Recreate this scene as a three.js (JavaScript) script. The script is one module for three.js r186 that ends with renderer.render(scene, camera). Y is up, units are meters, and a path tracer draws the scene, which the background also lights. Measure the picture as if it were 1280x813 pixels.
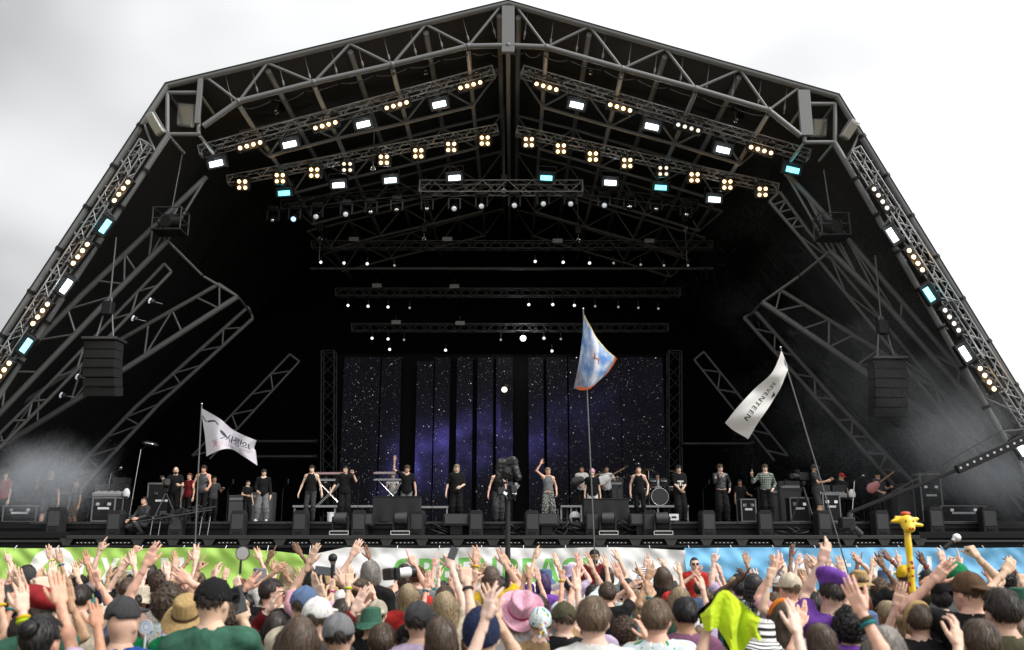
import * as THREE from 'three';
import { RoundedBoxGeometry } from 'three/addons/geometries/RoundedBoxGeometry.js';
import { mergeGeometries } from 'three/addons/utils/BufferGeometryUtils.js';
import { ImprovedNoise } from 'three/addons/math/ImprovedNoise.js';

// ---------------------------------------------------------------- camera
const W0 = 1280, H0 = 813, FPX = 1140, EYE = new THREE.Vector3(0, 2.2, 30), PITCH = 12.8 * Math.PI / 180;
const scene = new THREE.Scene();
const camera = new THREE.PerspectiveCamera(2 * Math.atan(H0 / 2 / FPX) * 180 / Math.PI, W0 / H0, 0.1, 900);
camera.position.copy(EYE);
camera.rotation.set(PITCH, 0, 0);
camera.focus = 26; camera.userData.fStop = 2.4;
const renderer = new THREE.WebGLRenderer({ antialias: true });
renderer.toneMapping = THREE.LinearToneMapping;
renderer.toneMappingExposure = 2.05;
renderer.shadowMap.enabled = true;

// ---------------------------------------------------------------- overcast sky, veiled sun
const noise3 = new ImprovedNoise();
const fbm = (x, y, z, o = 5) => { let s = 0, a = 0.5; for (let i = 0; i < o; i++) { s += a * noise3.noise(x, y, z); x *= 2.03; y *= 2.03; z *= 2.03; a *= 0.5; } return s; };
const SUN = new THREE.Vector3(0.62, 0.72, 0.30).normalize();
{
  const w = 640, h = 320, d = new Float32Array(w * h * 4);
  for (let j = 0; j < h; j++) for (let i = 0; i < w; i++) {
    const el = ((j + 0.5) / h - 0.5) * Math.PI, az = ((i + 0.5) / w - 0.5) * 2 * Math.PI;
    const x = Math.cos(el) * Math.cos(az), y = Math.sin(el), z = Math.cos(el) * Math.sin(az);
    const t = 1 / (Math.max(y, 0) + 0.22);
    const c = fbm(x * t * 0.75 + 7.3, z * t * 0.75 + 2.1, y * 0.7 + 4.2), c2 = fbm(x * t * 2.1 + 1.7, z * t * 2.1 + 9.4, y + 8.1, 4);
    const toward = x * SUN.x + y * SUN.y + z * SUN.z;
    let L = 0.455 + 0.38 * toward + 0.34 * c + 0.24 * c2 + 0.16 * x;
    L = Math.min(1.1, Math.max(0.25, L));
    const k = (j * w + i) * 4;
    d[k] = L * 0.985; d[k + 1] = L * 0.995; d[k + 2] = L * 1.01; d[k + 3] = 1;
  }
  const sky = new THREE.DataTexture(d, w, h, THREE.RGBAFormat, THREE.FloatType);
  sky.mapping = THREE.EquirectangularReflectionMapping; sky.magFilter = THREE.LinearFilter; sky.needsUpdate = true;
  scene.background = sky; scene.environment = sky;
}
const sun = new THREE.DirectionalLight(new THREE.Color(1, 0.965, 0.9), 1.5);
sun.position.copy(SUN).multiplyScalar(80); sun.shadow.radius = 34; sun.castShadow = true;
Object.assign(sun.shadow.camera, { left: -45, right: 45, top: 45, bottom: -45, near: 1, far: 200 });
scene.add(sun, sun.target);

// ---------------------------------------------------------------- helpers
let seedState = 20250;
function rnd() { seedState = (seedState + 0x6d2b79f5) | 0; let t = Math.imul(seedState ^ (seedState >>> 15), 1 | seedState); t = (t + Math.imul(t ^ (t >>> 7), 61 | t)) ^ t; return ((t ^ (t >>> 14)) >>> 0) / 4294967296; }
const rr = (a, b) => a + (b - a) * rnd(), pick = (a) => a[Math.floor(rnd() * a.length)];
const V = (x, y, z) => new THREE.Vector3(x, y, z), lerp = THREE.MathUtils.lerp, clamp = THREE.MathUtils.clamp;
const CP = Math.cos(PITCH), SP = Math.sin(PITCH);
// the point of the plane z = const that a pixel of the photograph looks at
function P(u, v, z) { const x = (u - W0 / 2) / FPX, y = -(v - H0 / 2) / FPX, t = (EYE.z - z) / (CP - y * SP); return V(EYE.x + x * t, EYE.y + (y * CP + SP) * t, z); }
// the point of the plane y = const (for things whose height is known)
const names = new Map();
function numbered(n) { const k = names.get(n) ?? 0; names.set(n, k + 1); return k ? `${n}_${String(k).padStart(3, '0')}` : n; }
function shade(o) { o.castShadow = true; o.receiveShadow = true; return o; }
function tag(o, label, category, group, kind) { if (label) o.userData.label = label; if (category) o.userData.category = category; if (group) o.userData.group = group; if (kind) o.userData.kind = kind; return o; }
function thing(name, label, category, p = V(0, 0, 0), group, kind) { const g = new THREE.Group(); g.name = numbered(name); g.position.copy(p); tag(g, label, category, group, kind); scene.add(g); return g; }
function part(name, geo, mat, parent, p) { const m = shade(new THREE.Mesh(geo, mat)); m.name = name; if (p) m.position.copy(p); parent.add(m); return m; }
// a part whose geometry is given in world axes (its thing is not turned)
function partW(name, geo, mat, parent) { const m = part(name, geo, mat, parent); let q = parent; while (q && q !== scene) { m.position.sub(q.position); q = q.parent; } return m; }
function solo(name, geo, mat, label, category, p, group, kind) { const m = part(numbered(name), geo, mat, scene, p); tag(m, label, category, group, kind); return m; }
const col = (r, g, b) => new THREE.Color().setRGB(r, g, b);
function M(c, rough = 0.7, metal = 0, o = {}) { return new THREE.MeshPhysicalMaterial({ color: Array.isArray(c) ? col(...c) : new THREE.Color(c), roughness: rough, metalness: metal, ...o }); }
const cylCache = new Map();
function cyl(seg) { if (!cylCache.has(seg)) cylCache.set(seg, new THREE.CylinderGeometry(1, 1, 1, seg)); return cylCache.get(seg); }
const UPV = V(0, 1, 0);
// a round bar between two world points, as a part
function bar(name, a, b, r, mat, parent, seg = 10) {
  const m = part(name, cyl(seg), mat, parent), d = b.clone().sub(a), L = d.length();
  m.quaternion.setFromUnitVectors(UPV, d.divideScalar(L || 1)); m.scale.set(r, L, r); m.position.copy(a).add(b).multiplyScalar(0.5);
  let q = parent; while (q && q !== scene) { m.position.sub(q.position); q = q.parent; }
  return m;
}
function barGeo(a, b, r, seg = 6) { const g = new THREE.CylinderGeometry(r, r, 1, seg, 1), d = b.clone().sub(a), L = d.length(), m = new THREE.Matrix4(); m.compose(a.clone().add(b).multiplyScalar(0.5), new THREE.Quaternion().setFromUnitVectors(UPV, d.divideScalar(L || 1)), V(1, L, 1)); return g.applyMatrix4(m); }
const boxCache = new Map();
function rbox(w, h, d, r = 0.012, s = 1) { const k = [w, h, d, r, s].map((x) => x.toFixed(4)).join(); if (!boxCache.has(k)) boxCache.set(k, new RoundedBoxGeometry(w, h, d, s, Math.min(r, w / 2.1, h / 2.1, d / 2.1))); return boxCache.get(k); }
function moved(g, x, y, z) { return g.clone().translate(x, y, z); }
const merged = (list) => mergeGeometries(list.map((g) => { const q = g.index ? g.toNonIndexed() : g.clone(); for (const k of Object.keys(q.attributes)) if (!['position', 'normal', 'uv'].includes(k)) q.deleteAttribute(k); return q; }));
function canvasTex(w, h, draw, srgb = true) { const c = document.createElement('canvas'); c.width = w; c.height = h; draw(c.getContext('2d'), w, h); const t = new THREE.CanvasTexture(c); if (srgb) t.colorSpace = THREE.SRGBColorSpace; t.wrapS = t.wrapT = THREE.RepeatWrapping; return t; }
function noiseTex(size, f, srgb = true, rx = 1, ry = 1) {
  const d = new Uint8Array(size * size * 4);
  for (let j = 0; j < size; j++) for (let i = 0; i < size; i++) { const c = f(i / size, j / size), k = (j * size + i) * 4; for (let q = 0; q < 3; q++) d[k + q] = clamp(Array.isArray(c) ? c[q] : c, 0, 255); d[k + 3] = 255; }
  const t = new THREE.DataTexture(d, size, size); t.magFilter = THREE.LinearFilter; t.minFilter = THREE.LinearFilter; t.wrapS = t.wrapT = THREE.RepeatWrapping; t.repeat.set(rx, ry); if (srgb) t.colorSpace = THREE.SRGBColorSpace; t.needsUpdate = true; return t;
}
// noise that tiles: sampled on a torus-like double fold
const tiled = (u, v, f, o = 4, s = 0) => { const a = u * 2 * Math.PI, b = v * 2 * Math.PI; return fbm(Math.cos(a) * f + s, Math.sin(a) * f + Math.cos(b) * f * 0.73, Math.sin(b) * f + s * 0.7, o); };

// ---------------------------------------------------------------- materials
const T = {
  weave: noiseTex(128, (u, v) => 128 + 60 * Math.sin(u * 2 * Math.PI * 32) * Math.sin(v * 2 * Math.PI * 32) + 110 * tiled(u, v, 2.2), false, 9, 9),
  grain: noiseTex(256, (u, v) => 168 + 120 * tiled(u, v, 1.3, 5) + 26 * (rnd() - 0.5), false),
  strands: noiseTex(256, (u, v) => { const s = 190 + 130 * noise3.noise(u * 70, v * 2.5, 3.3) + 60 * noise3.noise(u * 17, v * 3, 8.1) + 40 * (rnd() - 0.5); return s; }, true, 3, 4),
  strandBump: noiseTex(256, (u, v) => 128 + 130 * noise3.noise(u * 90, v * 5, 3.3), false, 3, 4),
  scuff: noiseTex(256, (u, v) => { const n = tiled(u, v, 1.6, 6, 3), s = 205 + 70 * n - (tiled(u, v, 5, 4, 9) > 0.26 ? 60 : 0); return [s, s, s * 0.985]; }, true),
  cloth: noiseTex(256, (u, v) => 222 + 60 * tiled(u, v, 2, 5, 5) + 14 * (rnd() - 0.5), true, 2, 2),
};
const steel = M([0.15, 0.152, 0.155], 0.5, 0.2, { bumpMap: T.grain, bumpScale: 0.003 }), alu = M([0.24, 0.244, 0.248], 0.42, 0.6),
  darkTruss = M([0.022, 0.022, 0.023], 0.55, 0.1), gunmetal = M([0.05, 0.051, 0.053], 0.5, 0.4), blackMetal = M([0.012, 0.012, 0.013], 0.55, 0.1, { specularIntensity: 0.5 }), blackPlastic = M([0.015, 0.015, 0.016], 0.45, 0, { specularIntensity: 0.6 }), drape = M([0.006, 0.006, 0.0065], 0.95, 0, { specularIntensity: 0.1, bumpMap: T.weave, bumpScale: 0.004 }),  // first entry is a near-black truss metal
  deckBlack = M([0.014, 0.014, 0.015], 0.6, 0, { map: T.scuff, specularIntensity: 0.4 }), speakerGrey = M([0.020, 0.0205, 0.022], 0.7, 0, { specularIntensity: 0.4 }), white = M([0.72, 0.72, 0.72], 0.5), skinBlack = M([0.008, 0.0082, 0.009], 0.85, 0, { bumpMap: T.grain, bumpScale: 0.02 }),
  caseBlack = M([0.012, 0.012, 0.013], 0.5, 0, { specularIntensity: 0.5 }), cable = M([0.015, 0.015, 0.015], 0.6), chrome = M([0.7, 0.7, 0.72], 0.2, 1), railGrey = M([0.06, 0.061, 0.063], 0.5, 0.3, { map: T.scuff });
// ================================================================ SETTING
{
  const g = new THREE.PlaneGeometry(600, 600, 120, 120).rotateX(-Math.PI / 2), p = g.attributes.position, uv = g.attributes.uv;
  for (let i = 0; i < p.count; i++) { p.setY(i, Math.hypot(p.getX(i), p.getZ(i)) > 60 ? 0.5 * noise3.noise(p.getX(i) * 0.02, p.getZ(i) * 0.02, 1) : 0); uv.setXY(i, p.getX(i) / 4, p.getZ(i) / 4); }
  g.computeVertexNormals();
  const t = noiseTex(512, (u, v) => { const a = tiled(u, v, 2.5, 6), b = tiled(u, v, 7, 4, 4); const k = clamp(0.5 + 1.6 * a, 0, 1); return [96 + 46 * k + 60 * b, 98 + 22 * k + 55 * b, 58 + 24 * k + 40 * b]; });
  const m = part('ground', g, M([0.5, 0.5, 0.5], 0.95, 0, { map: t }), scene); m.userData.kind = 'structure'; m.userData.label = 'trampled grass field in front of the stage'; m.position.y = -0.004;
}

// ================================================================ THE PYRAMID ROOF
const ZF = 1;                                              // plane of the front arch
const apex = P(635, 4, ZF), shL = P(209, 107, ZF), shR = P(1047, 121, ZF), midL = P(0, 425, ZF), midR = P(1280, 502, ZF);
const toGround = (a, b) => { const k = a.y / (a.y - b.y); return a.clone().lerp(b, k); };
const gL = toGround(shL, midL), gR = toGround(shR, midR);
const roof = thing('stage_roof', 'huge black pyramid stage roof with a grey tubular steel front arch', 'stage roof', V(0, 0, ZF));
{
  // skin: a closed shell from the front arch to the back
  const out = (p, k) => V(p.x * (1 + k), p.y * (1 + k * 0.9), p.z);
  const front = [gL, shL, apex, shR, gR].map((p) => out(p, 0.0015).setZ(ZF + 0.12)), back = [V(-27, 0, -22), V(-12.6, 17.6, -22), V(0, 20.9, -22), V(12.6, 17.6, -22), V(27, 0, -22)];
  const pos = [], idx = [], uv = [], N = 10;
  const addSheet = (off, flip) => {
    const base = pos.length / 3;
    for (let k = 0; k <= N; k++) for (let s = 0; s < 5; s++) { const p = front[s].clone().lerp(back[s], k / N); const q = V(p.x * (1 + off), p.y * (1 + off) , p.z); pos.push(q.x, q.y, q.z); uv.push(s * 1.5, k); }
    for (let k = 0; k < N; k++) for (let s = 0; s < 4; s++) { const a = base + k * 5 + s, b = a + 1, c = a + 5, d = a + 6; if (flip) idx.push(a, c, b, b, c, d); else idx.push(a, b, c, b, d, c); }
    return base;
  };
  const b0 = addSheet(0, false), b1 = addSheet(0.0025, true);
  for (let s = 0; s < 4; s++) idx.push(b0 + s, b1 + s, b0 + s + 1, b1 + s, b1 + s + 1, b0 + s + 1);
  const g = new THREE.BufferGeometry(); g.setAttribute('position', new THREE.Float32BufferAttribute(pos, 3)); g.setAttribute('uv', new THREE.Float32BufferAttribute(uv, 2)); g.setIndex(idx);
  const gg = g.toNonIndexed(); gg.computeVertexNormals();
  partW('roof_skin', gg, skinBlack, roof);
  // chords of the front arch
  const R = 0.112;
  for (const [a, b] of [[gL, shL], [shL, apex], [apex, shR], [shR, gR]]) bar('outer_chord', a, b, R, steel, roof, 18);
  const inner = [[215, 168], [0, 492]], c0 = P(0, 492, ZF), c1 = P(212, 166, ZF), d1 = P(1043, 178, ZF), d0 = P(1263, 560, ZF);
  const gLi = toGround(c1, c0), gRi = toGround(d1, d0);
  bar('inner_chord', gLi, c1, 0.098, steel, roof, 18); bar('inner_chord', d1, gRi, 0.098, steel, roof, 18);
  const low = [[254, 158], [298, 127], [392, 103], [490, 81], [585, 58], [635, 57], [683, 59], [778, 86], [870, 111], [961, 138], [1001, 170]].map(([u, v]) => P(u, v, ZF));
  for (let i = 0; i + 1 < low.length; i++) bar('inner_chord', low[i], low[i + 1], 0.098, steel, roof, 18);
  const topN = [[258, 97], [334, 79], [437, 55], [532, 31], [624, 10]].map(([u, v]) => P(u, v, ZF)), topR = [[648, 12], [737, 33], [832, 61], [925, 87], [1000, 109]].map(([u, v]) => P(u, v, ZF));
  const zig = (tops, bots) => { for (let i = 0; i < 4; i++) { bar('brace', tops[i], bots[i], 0.048, steel, roof, 12); bar('brace', bots[i], tops[i + 1], 0.048, steel, roof, 12); } };
  zig(topN, low.slice(1, 5)); zig(topR, low.slice(6, 10));
  for (const p of [...low.slice(1, 10)]) part('node_joint', new THREE.SphereGeometry(0.125, 12, 8), steel, roof, p.clone().sub(roof.position));
  // tension rods with turnbuckles
  for (const [ua, ub, n, side] of [[285, 615, 11, 0], [660, 985, 11, 1]]) for (let i = 0; i < n; i++) {
    const u = lerp(ua, ub, i / (n - 1)), vt = side ? lerp(8, 116, (u - 640) / 395) : lerp(104, 6, (u - 215) / 415), vb = (side ? lerp(58, 138, (u - 683) / 278) : lerp(127, 57, (u - 298) / 287)) - 2;
    const a = P(u - (side ? 0 : 5), vt, ZF - 0.25), b = P(u + (side ? -5 : 5), vb, ZF - 0.25);
    bar('tension_rod', a, b, 0.016, steel, roof, 6); bar('turnbuckle', a.clone().lerp(b, 0.72), a.clone().lerp(b, 0.86), 0.04, steel, roof, 8);
  }
  // apex plate and the boxed corners
  const plate = (u0, v0, u1, v1, dz, name, mat = steel) => { const a = P(u0, v1, ZF + dz), b = P(u1, v0, ZF + dz); return part(name, rbox(Math.abs(b.x - a.x), Math.abs(b.y - a.y), 0.14, 0.02), mat, roof, a.clone().add(b).multiplyScalar(0.5).sub(roof.position)); };
  plate(627, 8, 643, 66, 0.02, 'apex_plate');
  plate(243, 97, 254, 155, 0.02, 'gusset_plate'); plate(1001, 113, 1012, 170, 0.02, 'gusset_plate');
  for (const [u0, u1, v0, v1] of [[209, 248, 116, 168], [1006, 1044, 130, 178]]) {
    const z0 = ZF - 0.05, q = [[u0, v0], [u1, v0], [u1, v1], [u0, v1]].map(([u, v]) => P(u, v, z0));
    for (let i = 0; i < 4; i++) bar('corner_frame', q[i], q[(i + 1) % 4], 0.075, steel, roof, 8);
    for (const p of q) bar('corner_frame', p, p.clone().add(V(0, 0, -1.6)), 0.06, steel, roof, 8);
  }
  // short struts and ladder rungs between the two chords of each leg
  for (const [o0, o1, i0, i1] of [[shL, gL, c1, gLi], [shR, gR, d1, gRi]]) for (let k = 0; k < 11; k++) {
    const t = 0.08 + k * 0.075, a = o0.clone().lerp(o1, t), b = i0.clone().lerp(i1, clamp(t - 0.03, 0, 1)), c = o0.clone().lerp(o1, t + 0.06);
    bar('leg_strut', a, b, 0.045, steel, roof, 8); bar('leg_strut', b, c, 0.035, steel, roof, 8);
  }
  for (const [a, b] of [[shL, gL], [shR, gR], [c1, gLi], [d1, gRi]]) for (let k = 1; k < 9; k++) { const t = k * 0.085, p = a.clone().lerp(b, t), q = a.clone().lerp(b, t + 0.006); bar('clamp_band', p, q, 0.15, blackMetal, roof, 14); }
  // purlins that run back from every node under the skin
  for (const p of [...topN.slice(1), ...topR.slice(0, 4)]) bar('purlin', p.clone().add(V(0, -0.22, -0.15)), V(p.x, p.y + 0.05, -21.5), 0.10, steel, roof, 10);
  for (const p of low.slice(1, 10)) bar('purlin', p.clone().add(V(0, -0.1, -0.1)), V(p.x, p.y, -21.5), 0.085, steel, roof, 10);
  // deeper arches, each with a zigzag web
  for (const zz of [-3, -7, -11, -15, -19]) for (const [tt, ll] of [[topN, low.slice(1, 5)], [topR, low.slice(6, 10)]]) for (let i = 0; i < 4; i++) {
    const a = tt[i].clone().setZ(zz), b = ll[i].clone().setZ(zz), c = tt[i + 1].clone().setZ(zz); a.y -= 0.2; c.y -= 0.2; b.y -= 0.3;
    bar('web', a, b, 0.045, steel, roof, 6); bar('web', b, c, 0.045, steel, roof, 6); if (i < 3) bar('web_chord', b, ll[i + 1].clone().setZ(zz).add(V(0, -0.3, 0)), 0.07, steel, roof, 8);
    bar('web_chord', a, c, 0.07, steel, roof, 8);
  }
  // power cables looped under the roof edge
  for (const [list, n] of [[low.slice(1, 6), 9], [low.slice(5, 10), 9]]) for (let i = 0; i < n; i++) { const k0 = i / n * (list.length - 1), k1 = (i + 0.9) / n * (list.length - 1), at = (k) => { const j = Math.min(list.length - 2, Math.floor(k)); return list[j].clone().lerp(list[j + 1], k - j); }, a = at(k0).add(V(0, -0.1, -0.3)), b = at(k1).add(V(0, -0.1, -0.3)), m = a.clone().lerp(b, 0.5).add(V(0, -0.12 - 0.25 * rnd(), 0)); partW('looped_cable', new THREE.TubeGeometry(new THREE.QuadraticBezierCurve3(a, m, b), 12, 0.018, 6), cable, roof); }
  // back wall of black cloth
  const s = new THREE.Shape([[-27.6, -0.2], [-12.95, 18.0], [0, 21.35], [12.95, 18.0], [27.6, -0.2]].map(([x, y]) => new THREE.Vector2(x, y)));
  partW('back_wall', new THREE.ExtrudeGeometry(s, { depth: 0.2, bevelEnabled: false }).translate(0, 0, -22.1), drape, roof);
}
// leg trusses behind the front arch: two chords with a web between
function legTruss(z, up, lo, n, rU, rL, label) {
  const U = up.map(([u, v]) => P(u, v, z)), L = lo.map(([u, v]) => P(u, v, z + 0.02)), t = thing('leg_truss', label, 'truss', L[0], 'sloping leg trusses under the roof');
  const at = (poly, k) => { const s = k * (poly.length - 1), i = Math.min(poly.length - 2, Math.floor(s)); return poly[i].clone().lerp(poly[i + 1], s - i); };
  for (const [poly, r] of [[U, rU], [L, rL]]) for (let i = 0; i + 1 < poly.length; i++) bar('chord', poly[i], poly[i + 1], r, steel, t, 12);
  for (let i = 0; i < n; i++) { const a = at(U, i / n), b = at(L, (i + 0.5) / n), c = at(U, (i + 1) / n); bar('brace', a, b, 0.04, steel, t, 8); if (i % 2) bar('brace', b, c, 0.04, steel, t, 8); }
  bar('end_post', U.at(-1), L.at(-1), 0.05, steel, t, 8);
  return t;
}
legTruss(-1.5, [[-70, 545], [103, 368], [258, 221]], [[-70, 589], [139, 371], [209, 301]], 9, 0.10, 0.10, 'sloping truss beside the arch leg above the white character flag');
legTruss(-2.2, [[-60, 601], [52, 490], [205, 330]], [[-60, 618], [60, 500], [214, 340]], 9, 0.06, 0.06, 'slim truss lying just inside the arch leg above the smoke');
legTruss(-4, [[-60, 560], [155, 422], [274, 355]], [[-60, 596], [108, 492], [297, 371]], 8, 0.08, 0.11, 'sloping truss passing behind the hung speaker column, smoke side of white flag');
legTruss(-8, [[60, 622], [168, 510], [310, 384]], [[84, 628], [199, 505], [316, 398]], 9, 0.08, 0.08, 'steep inner leg truss rising behind the boom lamp stand');
legTruss(-13, [[240, 570], [362, 443]], [[262, 574], [374, 452]], 5, 0.05, 0.05, 'faint short leg truss beside the screen tower, near character flag');
legTruss(-1.5, [[1340, 622], [1273, 546], [1059, 298], [981, 214]], [[1340, 655], [1216, 502], [1108, 381], [1038, 314]], 9, 0.10, 0.10, 'sloping truss beside the arch leg above the crane arm');
legTruss(-2.4, [[1300, 640], [1010, 288], [975, 240]], [[1280, 640], [998, 294], [962, 252]], 9, 0.06, 0.06, 'slim truss lying just inside the arch leg above the crane');
legTruss(-4, [[1290, 565], [1098, 438], [976, 363]], [[1290, 604], [1087, 469], [953, 378]], 8, 0.08, 0.11, 'sloping truss passing behind the hung speaker column on the crane side');
legTruss(-8, [[1150, 612], [1056, 514], [945, 390]], [[1128, 618], [1046, 526], [930, 397]], 9, 0.08, 0.08, 'steep inner leg truss rising behind the plain lettered flag');
legTruss(-13, [[985, 570], [880, 440]], [[968, 576], [868, 450]], 5, 0.05, 0.05, 'faint short leg truss beside the screen tower, near lettered flag');
// tie beams that join the upper ends of the leg trusses back into the house
for (const [pts, lb] of [[[[209, 301, -1.5], [253, 345, -3], [297, 371, -4], [313, 391, -8]], 'short tie beam joining the leg trusses, character flag side'], [[[1038, 314, -1.5], [1000, 345, -3], [953, 378, -4], [938, 394, -8]], 'short tie beam joining the leg trusses, lettered flag side']]) {
  const q = pts.map((p) => P(...p)), t = thing('tie_truss', lb, 'truss', q[1]); for (let i = 0; i + 1 < q.length; i++) { bar('tube', q[i], q[i + 1], 0.05, steel, t, 10); bar('coupler', q[i + 1].clone().lerp(q[i], 0.03), q[i + 1], 0.075, blackMetal, t, 10); }
}

// ================================================================ DECKS
const DECK = 2.52, APRON = 2.1, ZLIP = 2, lipA = P(83, 670, ZLIP).x, lipB = P(1150, 670, ZLIP).x;
{
  const st = thing('stage_deck', 'black stage platform with a lower front apron and a grey slotted edge', 'stage', V(0, 0, ZLIP));
  const bx = (name, x0, x1, y0, y1, z0, z1, mat, r = 0.01) => partW(name, rbox(x1 - x0, y1 - y0, z1 - z0, r).clone().translate((x0 + x1) / 2, (y0 + y1) / 2, (z0 + z1) / 2), mat, st);
  bx('main_deck', -18, 18, 2.3, DECK, -21.8, 1.0, deckBlack);
  bx('deck_fascia', -18, 18, 0, 2.296, -21.6, 0.9, blackMetal);
  bx('apron', lipA, lipB, 1.96, APRON, 1.0, ZLIP - 0.1, deckBlack); bx('apron_fascia', lipA, lipB, 0, 1.955, 1.0, ZLIP - 0.22, blackMetal);
  bx('wing_step', -21, lipA - 0.02, 2.02, 2.2, 0.4, 1.9, deckBlack); bx('wing_step', lipB + 0.02, 21, 2.02, 2.2, 0.4, 1.9, deckBlack);
  bx('wing_fascia', -21, lipA - 0.02, 0, 2.01, 0.4, 1.8, blackMetal); bx('wing_fascia', lipB + 0.02, 21, 0, 2.01, 0.4, 1.8, blackMetal);
  bx('step_edge', -21, lipA - 0.05, 1.9, 1.96, 1.82, 1.95, railGrey); bx('step_edge', lipB + 0.05, 21, 1.9, 1.96, 1.82, 1.95, railGrey);
  for (let x = -15; x < 15; x += 2) bx('deck_edge_trim', x, x + 1.985, 2.44, 2.515, 1.003, 1.03, railGrey);
  // slotted lip: top rail, brackets, recessed lamps between them, bottom rail
  bx('lip_rail', lipA, lipB, 2.0, APRON + 0.006, ZLIP - 0.1, ZLIP + 0.02, railGrey);
  bx('lip_rail', lipA, lipB, 1.74, 1.82, ZLIP - 0.14, ZLIP + 0.0, blackMetal);
  const n = Math.round((lipB - lipA) / 1.06), w = (lipB - lipA) / n, sh = new THREE.Shape([[-0.2, 0.2], [0.2, 0.2], [0.09, 0], [-0.09, 0]].map(([x, y]) => new THREE.Vector2(x, y)));
  const bracket = new THREE.ExtrudeGeometry(sh, { depth: 0.1, bevelEnabled: true, bevelSize: 0.006, bevelThickness: 0.006, bevelSegments: 1 }), lens = new THREE.SphereGeometry(0.035, 10, 6);
  for (let i = 0; i <= n; i++) {
    part('lip_bracket', bracket, railGrey, st, V(lipA + i * w, 1.81, ZLIP - 0.11).sub(st.position));
    if (i < n) {
      const lampBox = part('slot_lamp', rbox(0.62, 0.09, 0.1), blackPlastic, st, V(lipA + (i + 0.5) * w, 1.885, ZLIP - 0.16).sub(st.position));
      for (let k = 0; k < 5; k++) part('slot_lens', lens, chrome, lampBox, V(-0.24 + k * 0.12, 0.0, 0.05));
    }
  }
}
// ================================================================ BANNERS hung along the stage front
function clothBanner(name, label, u0, u1, draw, topV, seed) {
  const z = ZLIP + 0.1, x0 = P(u0, 690, z).x, x1 = P(u1, 690, z).x, w = x1 - x0, nx = Math.round(w * 14), ny = 26, yTop = 1.76, yBot = 0.32, pos = [], uv = [], idx = [];
  for (let j = 0; j <= ny; j++) for (let i = 0; i <= nx; i++) {
    const s = i / nx, t = j / ny, x = x0 + s * w, sag = topV(x, s), fold = 0.05 * fbm(x * 0.9 + seed, t * 1.3, seed, 3) + 0.22 * (0.35 + t) * noise3.noise(x * 0.8 + t * 1.8 + seed, t * 1.7, 5) + 0.07 * noise3.noise(x * 2.3 - t * 3.1, t * 2.4 + seed, 2) + 0.03 * noise3.noise(x * 4 + t * 2, t * 3, seed);
    pos.push(x, lerp(yTop - sag, yBot - sag * 0.4, t), z + 0.08 + fold); uv.push(s, 1 - t);
  }
  for (let j = 0; j < ny; j++) for (let i = 0; i < nx; i++) { const a = j * (nx + 1) + i, b = a + 1, c = a + nx + 1, d = c + 1; idx.push(a, c, b, b, c, d); }
  const g = new THREE.BufferGeometry(); g.setAttribute('position', new THREE.Float32BufferAttribute(pos, 3)); g.setAttribute('uv', new THREE.Float32BufferAttribute(uv, 2)); g.setIndex(idx); g.computeVertexNormals();
  const tex = canvasTex(2048, Math.round(2048 * 1.44 / w), (c, W, H) => draw(c, W, H, (u) => (P(u, 690, z).x - x0) / w * W, (v) => (yTop - P(640, v, z).y) / 1.44 * H)); tex.wrapS = tex.wrapT = THREE.ClampToEdgeWrapping;
  const th = thing(name, label, 'banner', V((x0 + x1) / 2, 0, z));
  partW('cloth', g, M([1, 1, 1], 0.62, 0, { map: tex, bumpMap: T.weave, bumpScale: 0.001 }), th);
  for (let x = x0 + 0.15; x < x1; x += 1.25) bar('tie', V(x, yTop - topV(x, (x - x0) / w) - 0.02, z + 0.08), V(x, yTop + 0.05, z - 0.05), 0.012, white, th, 6);
  return th;
}
const bold = (c, px) => { c.font = `bold ${px}px sans-serif`; c.textBaseline = 'alphabetic'; };
const fit = (c, s, x0, x1, yTop, yBase) => { bold(c, 100); const m = c.measureText(s), cap = 72; c.save(); c.translate(x0, yBase); c.scale((x1 - x0) / m.width, (yBase - yTop) / cap); c.fillText(s, 0, 0); c.restore(); };
clothBanner('green_banner', 'bright green cloth banner with white lettering along the stage front', -40, 391, (c, W, H, X, Y) => {
  c.fillStyle = '#a6cf63'; c.fillRect(0, 0, W, H);
  c.strokeStyle = '#f4f6f2'; c.lineWidth = 78; c.beginPath(); c.ellipse(X(67), Y(717), X(67) - X(46), Y(717) - Y(691), 0.25, 0, 7); c.stroke();
  c.fillStyle = '#f4f6f2'; fit(c, 'OXFAM', X(98), X(235), Y(697), Y(731));
}, (x, s) => 0.03 * (0.5 + 0.5 * Math.sin(x * 2.1)) + (s > 0.78 ? (s - 0.78) * 1.0 : 0), 1.3);
clothBanner('white_banner', 'long white cloth banner with green lettering below stage centre', 385, 856, (c, W, H, X, Y) => {
  c.fillStyle = '#e9e9ea'; c.fillRect(0, 0, W, H); c.fillStyle = '#74bd62'; fit(c, 'GREENPEACE', X(491), X(748), Y(697), Y(727));
}, (x, s) => 0.03 * (0.5 + 0.5 * Math.sin(x * 1.7)) + (s < 0.1 ? (0.1 - s) * 2.1 : 0) + (s > 0.9 ? (s - 0.9) * 0.6 : 0), 6.1);
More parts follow.
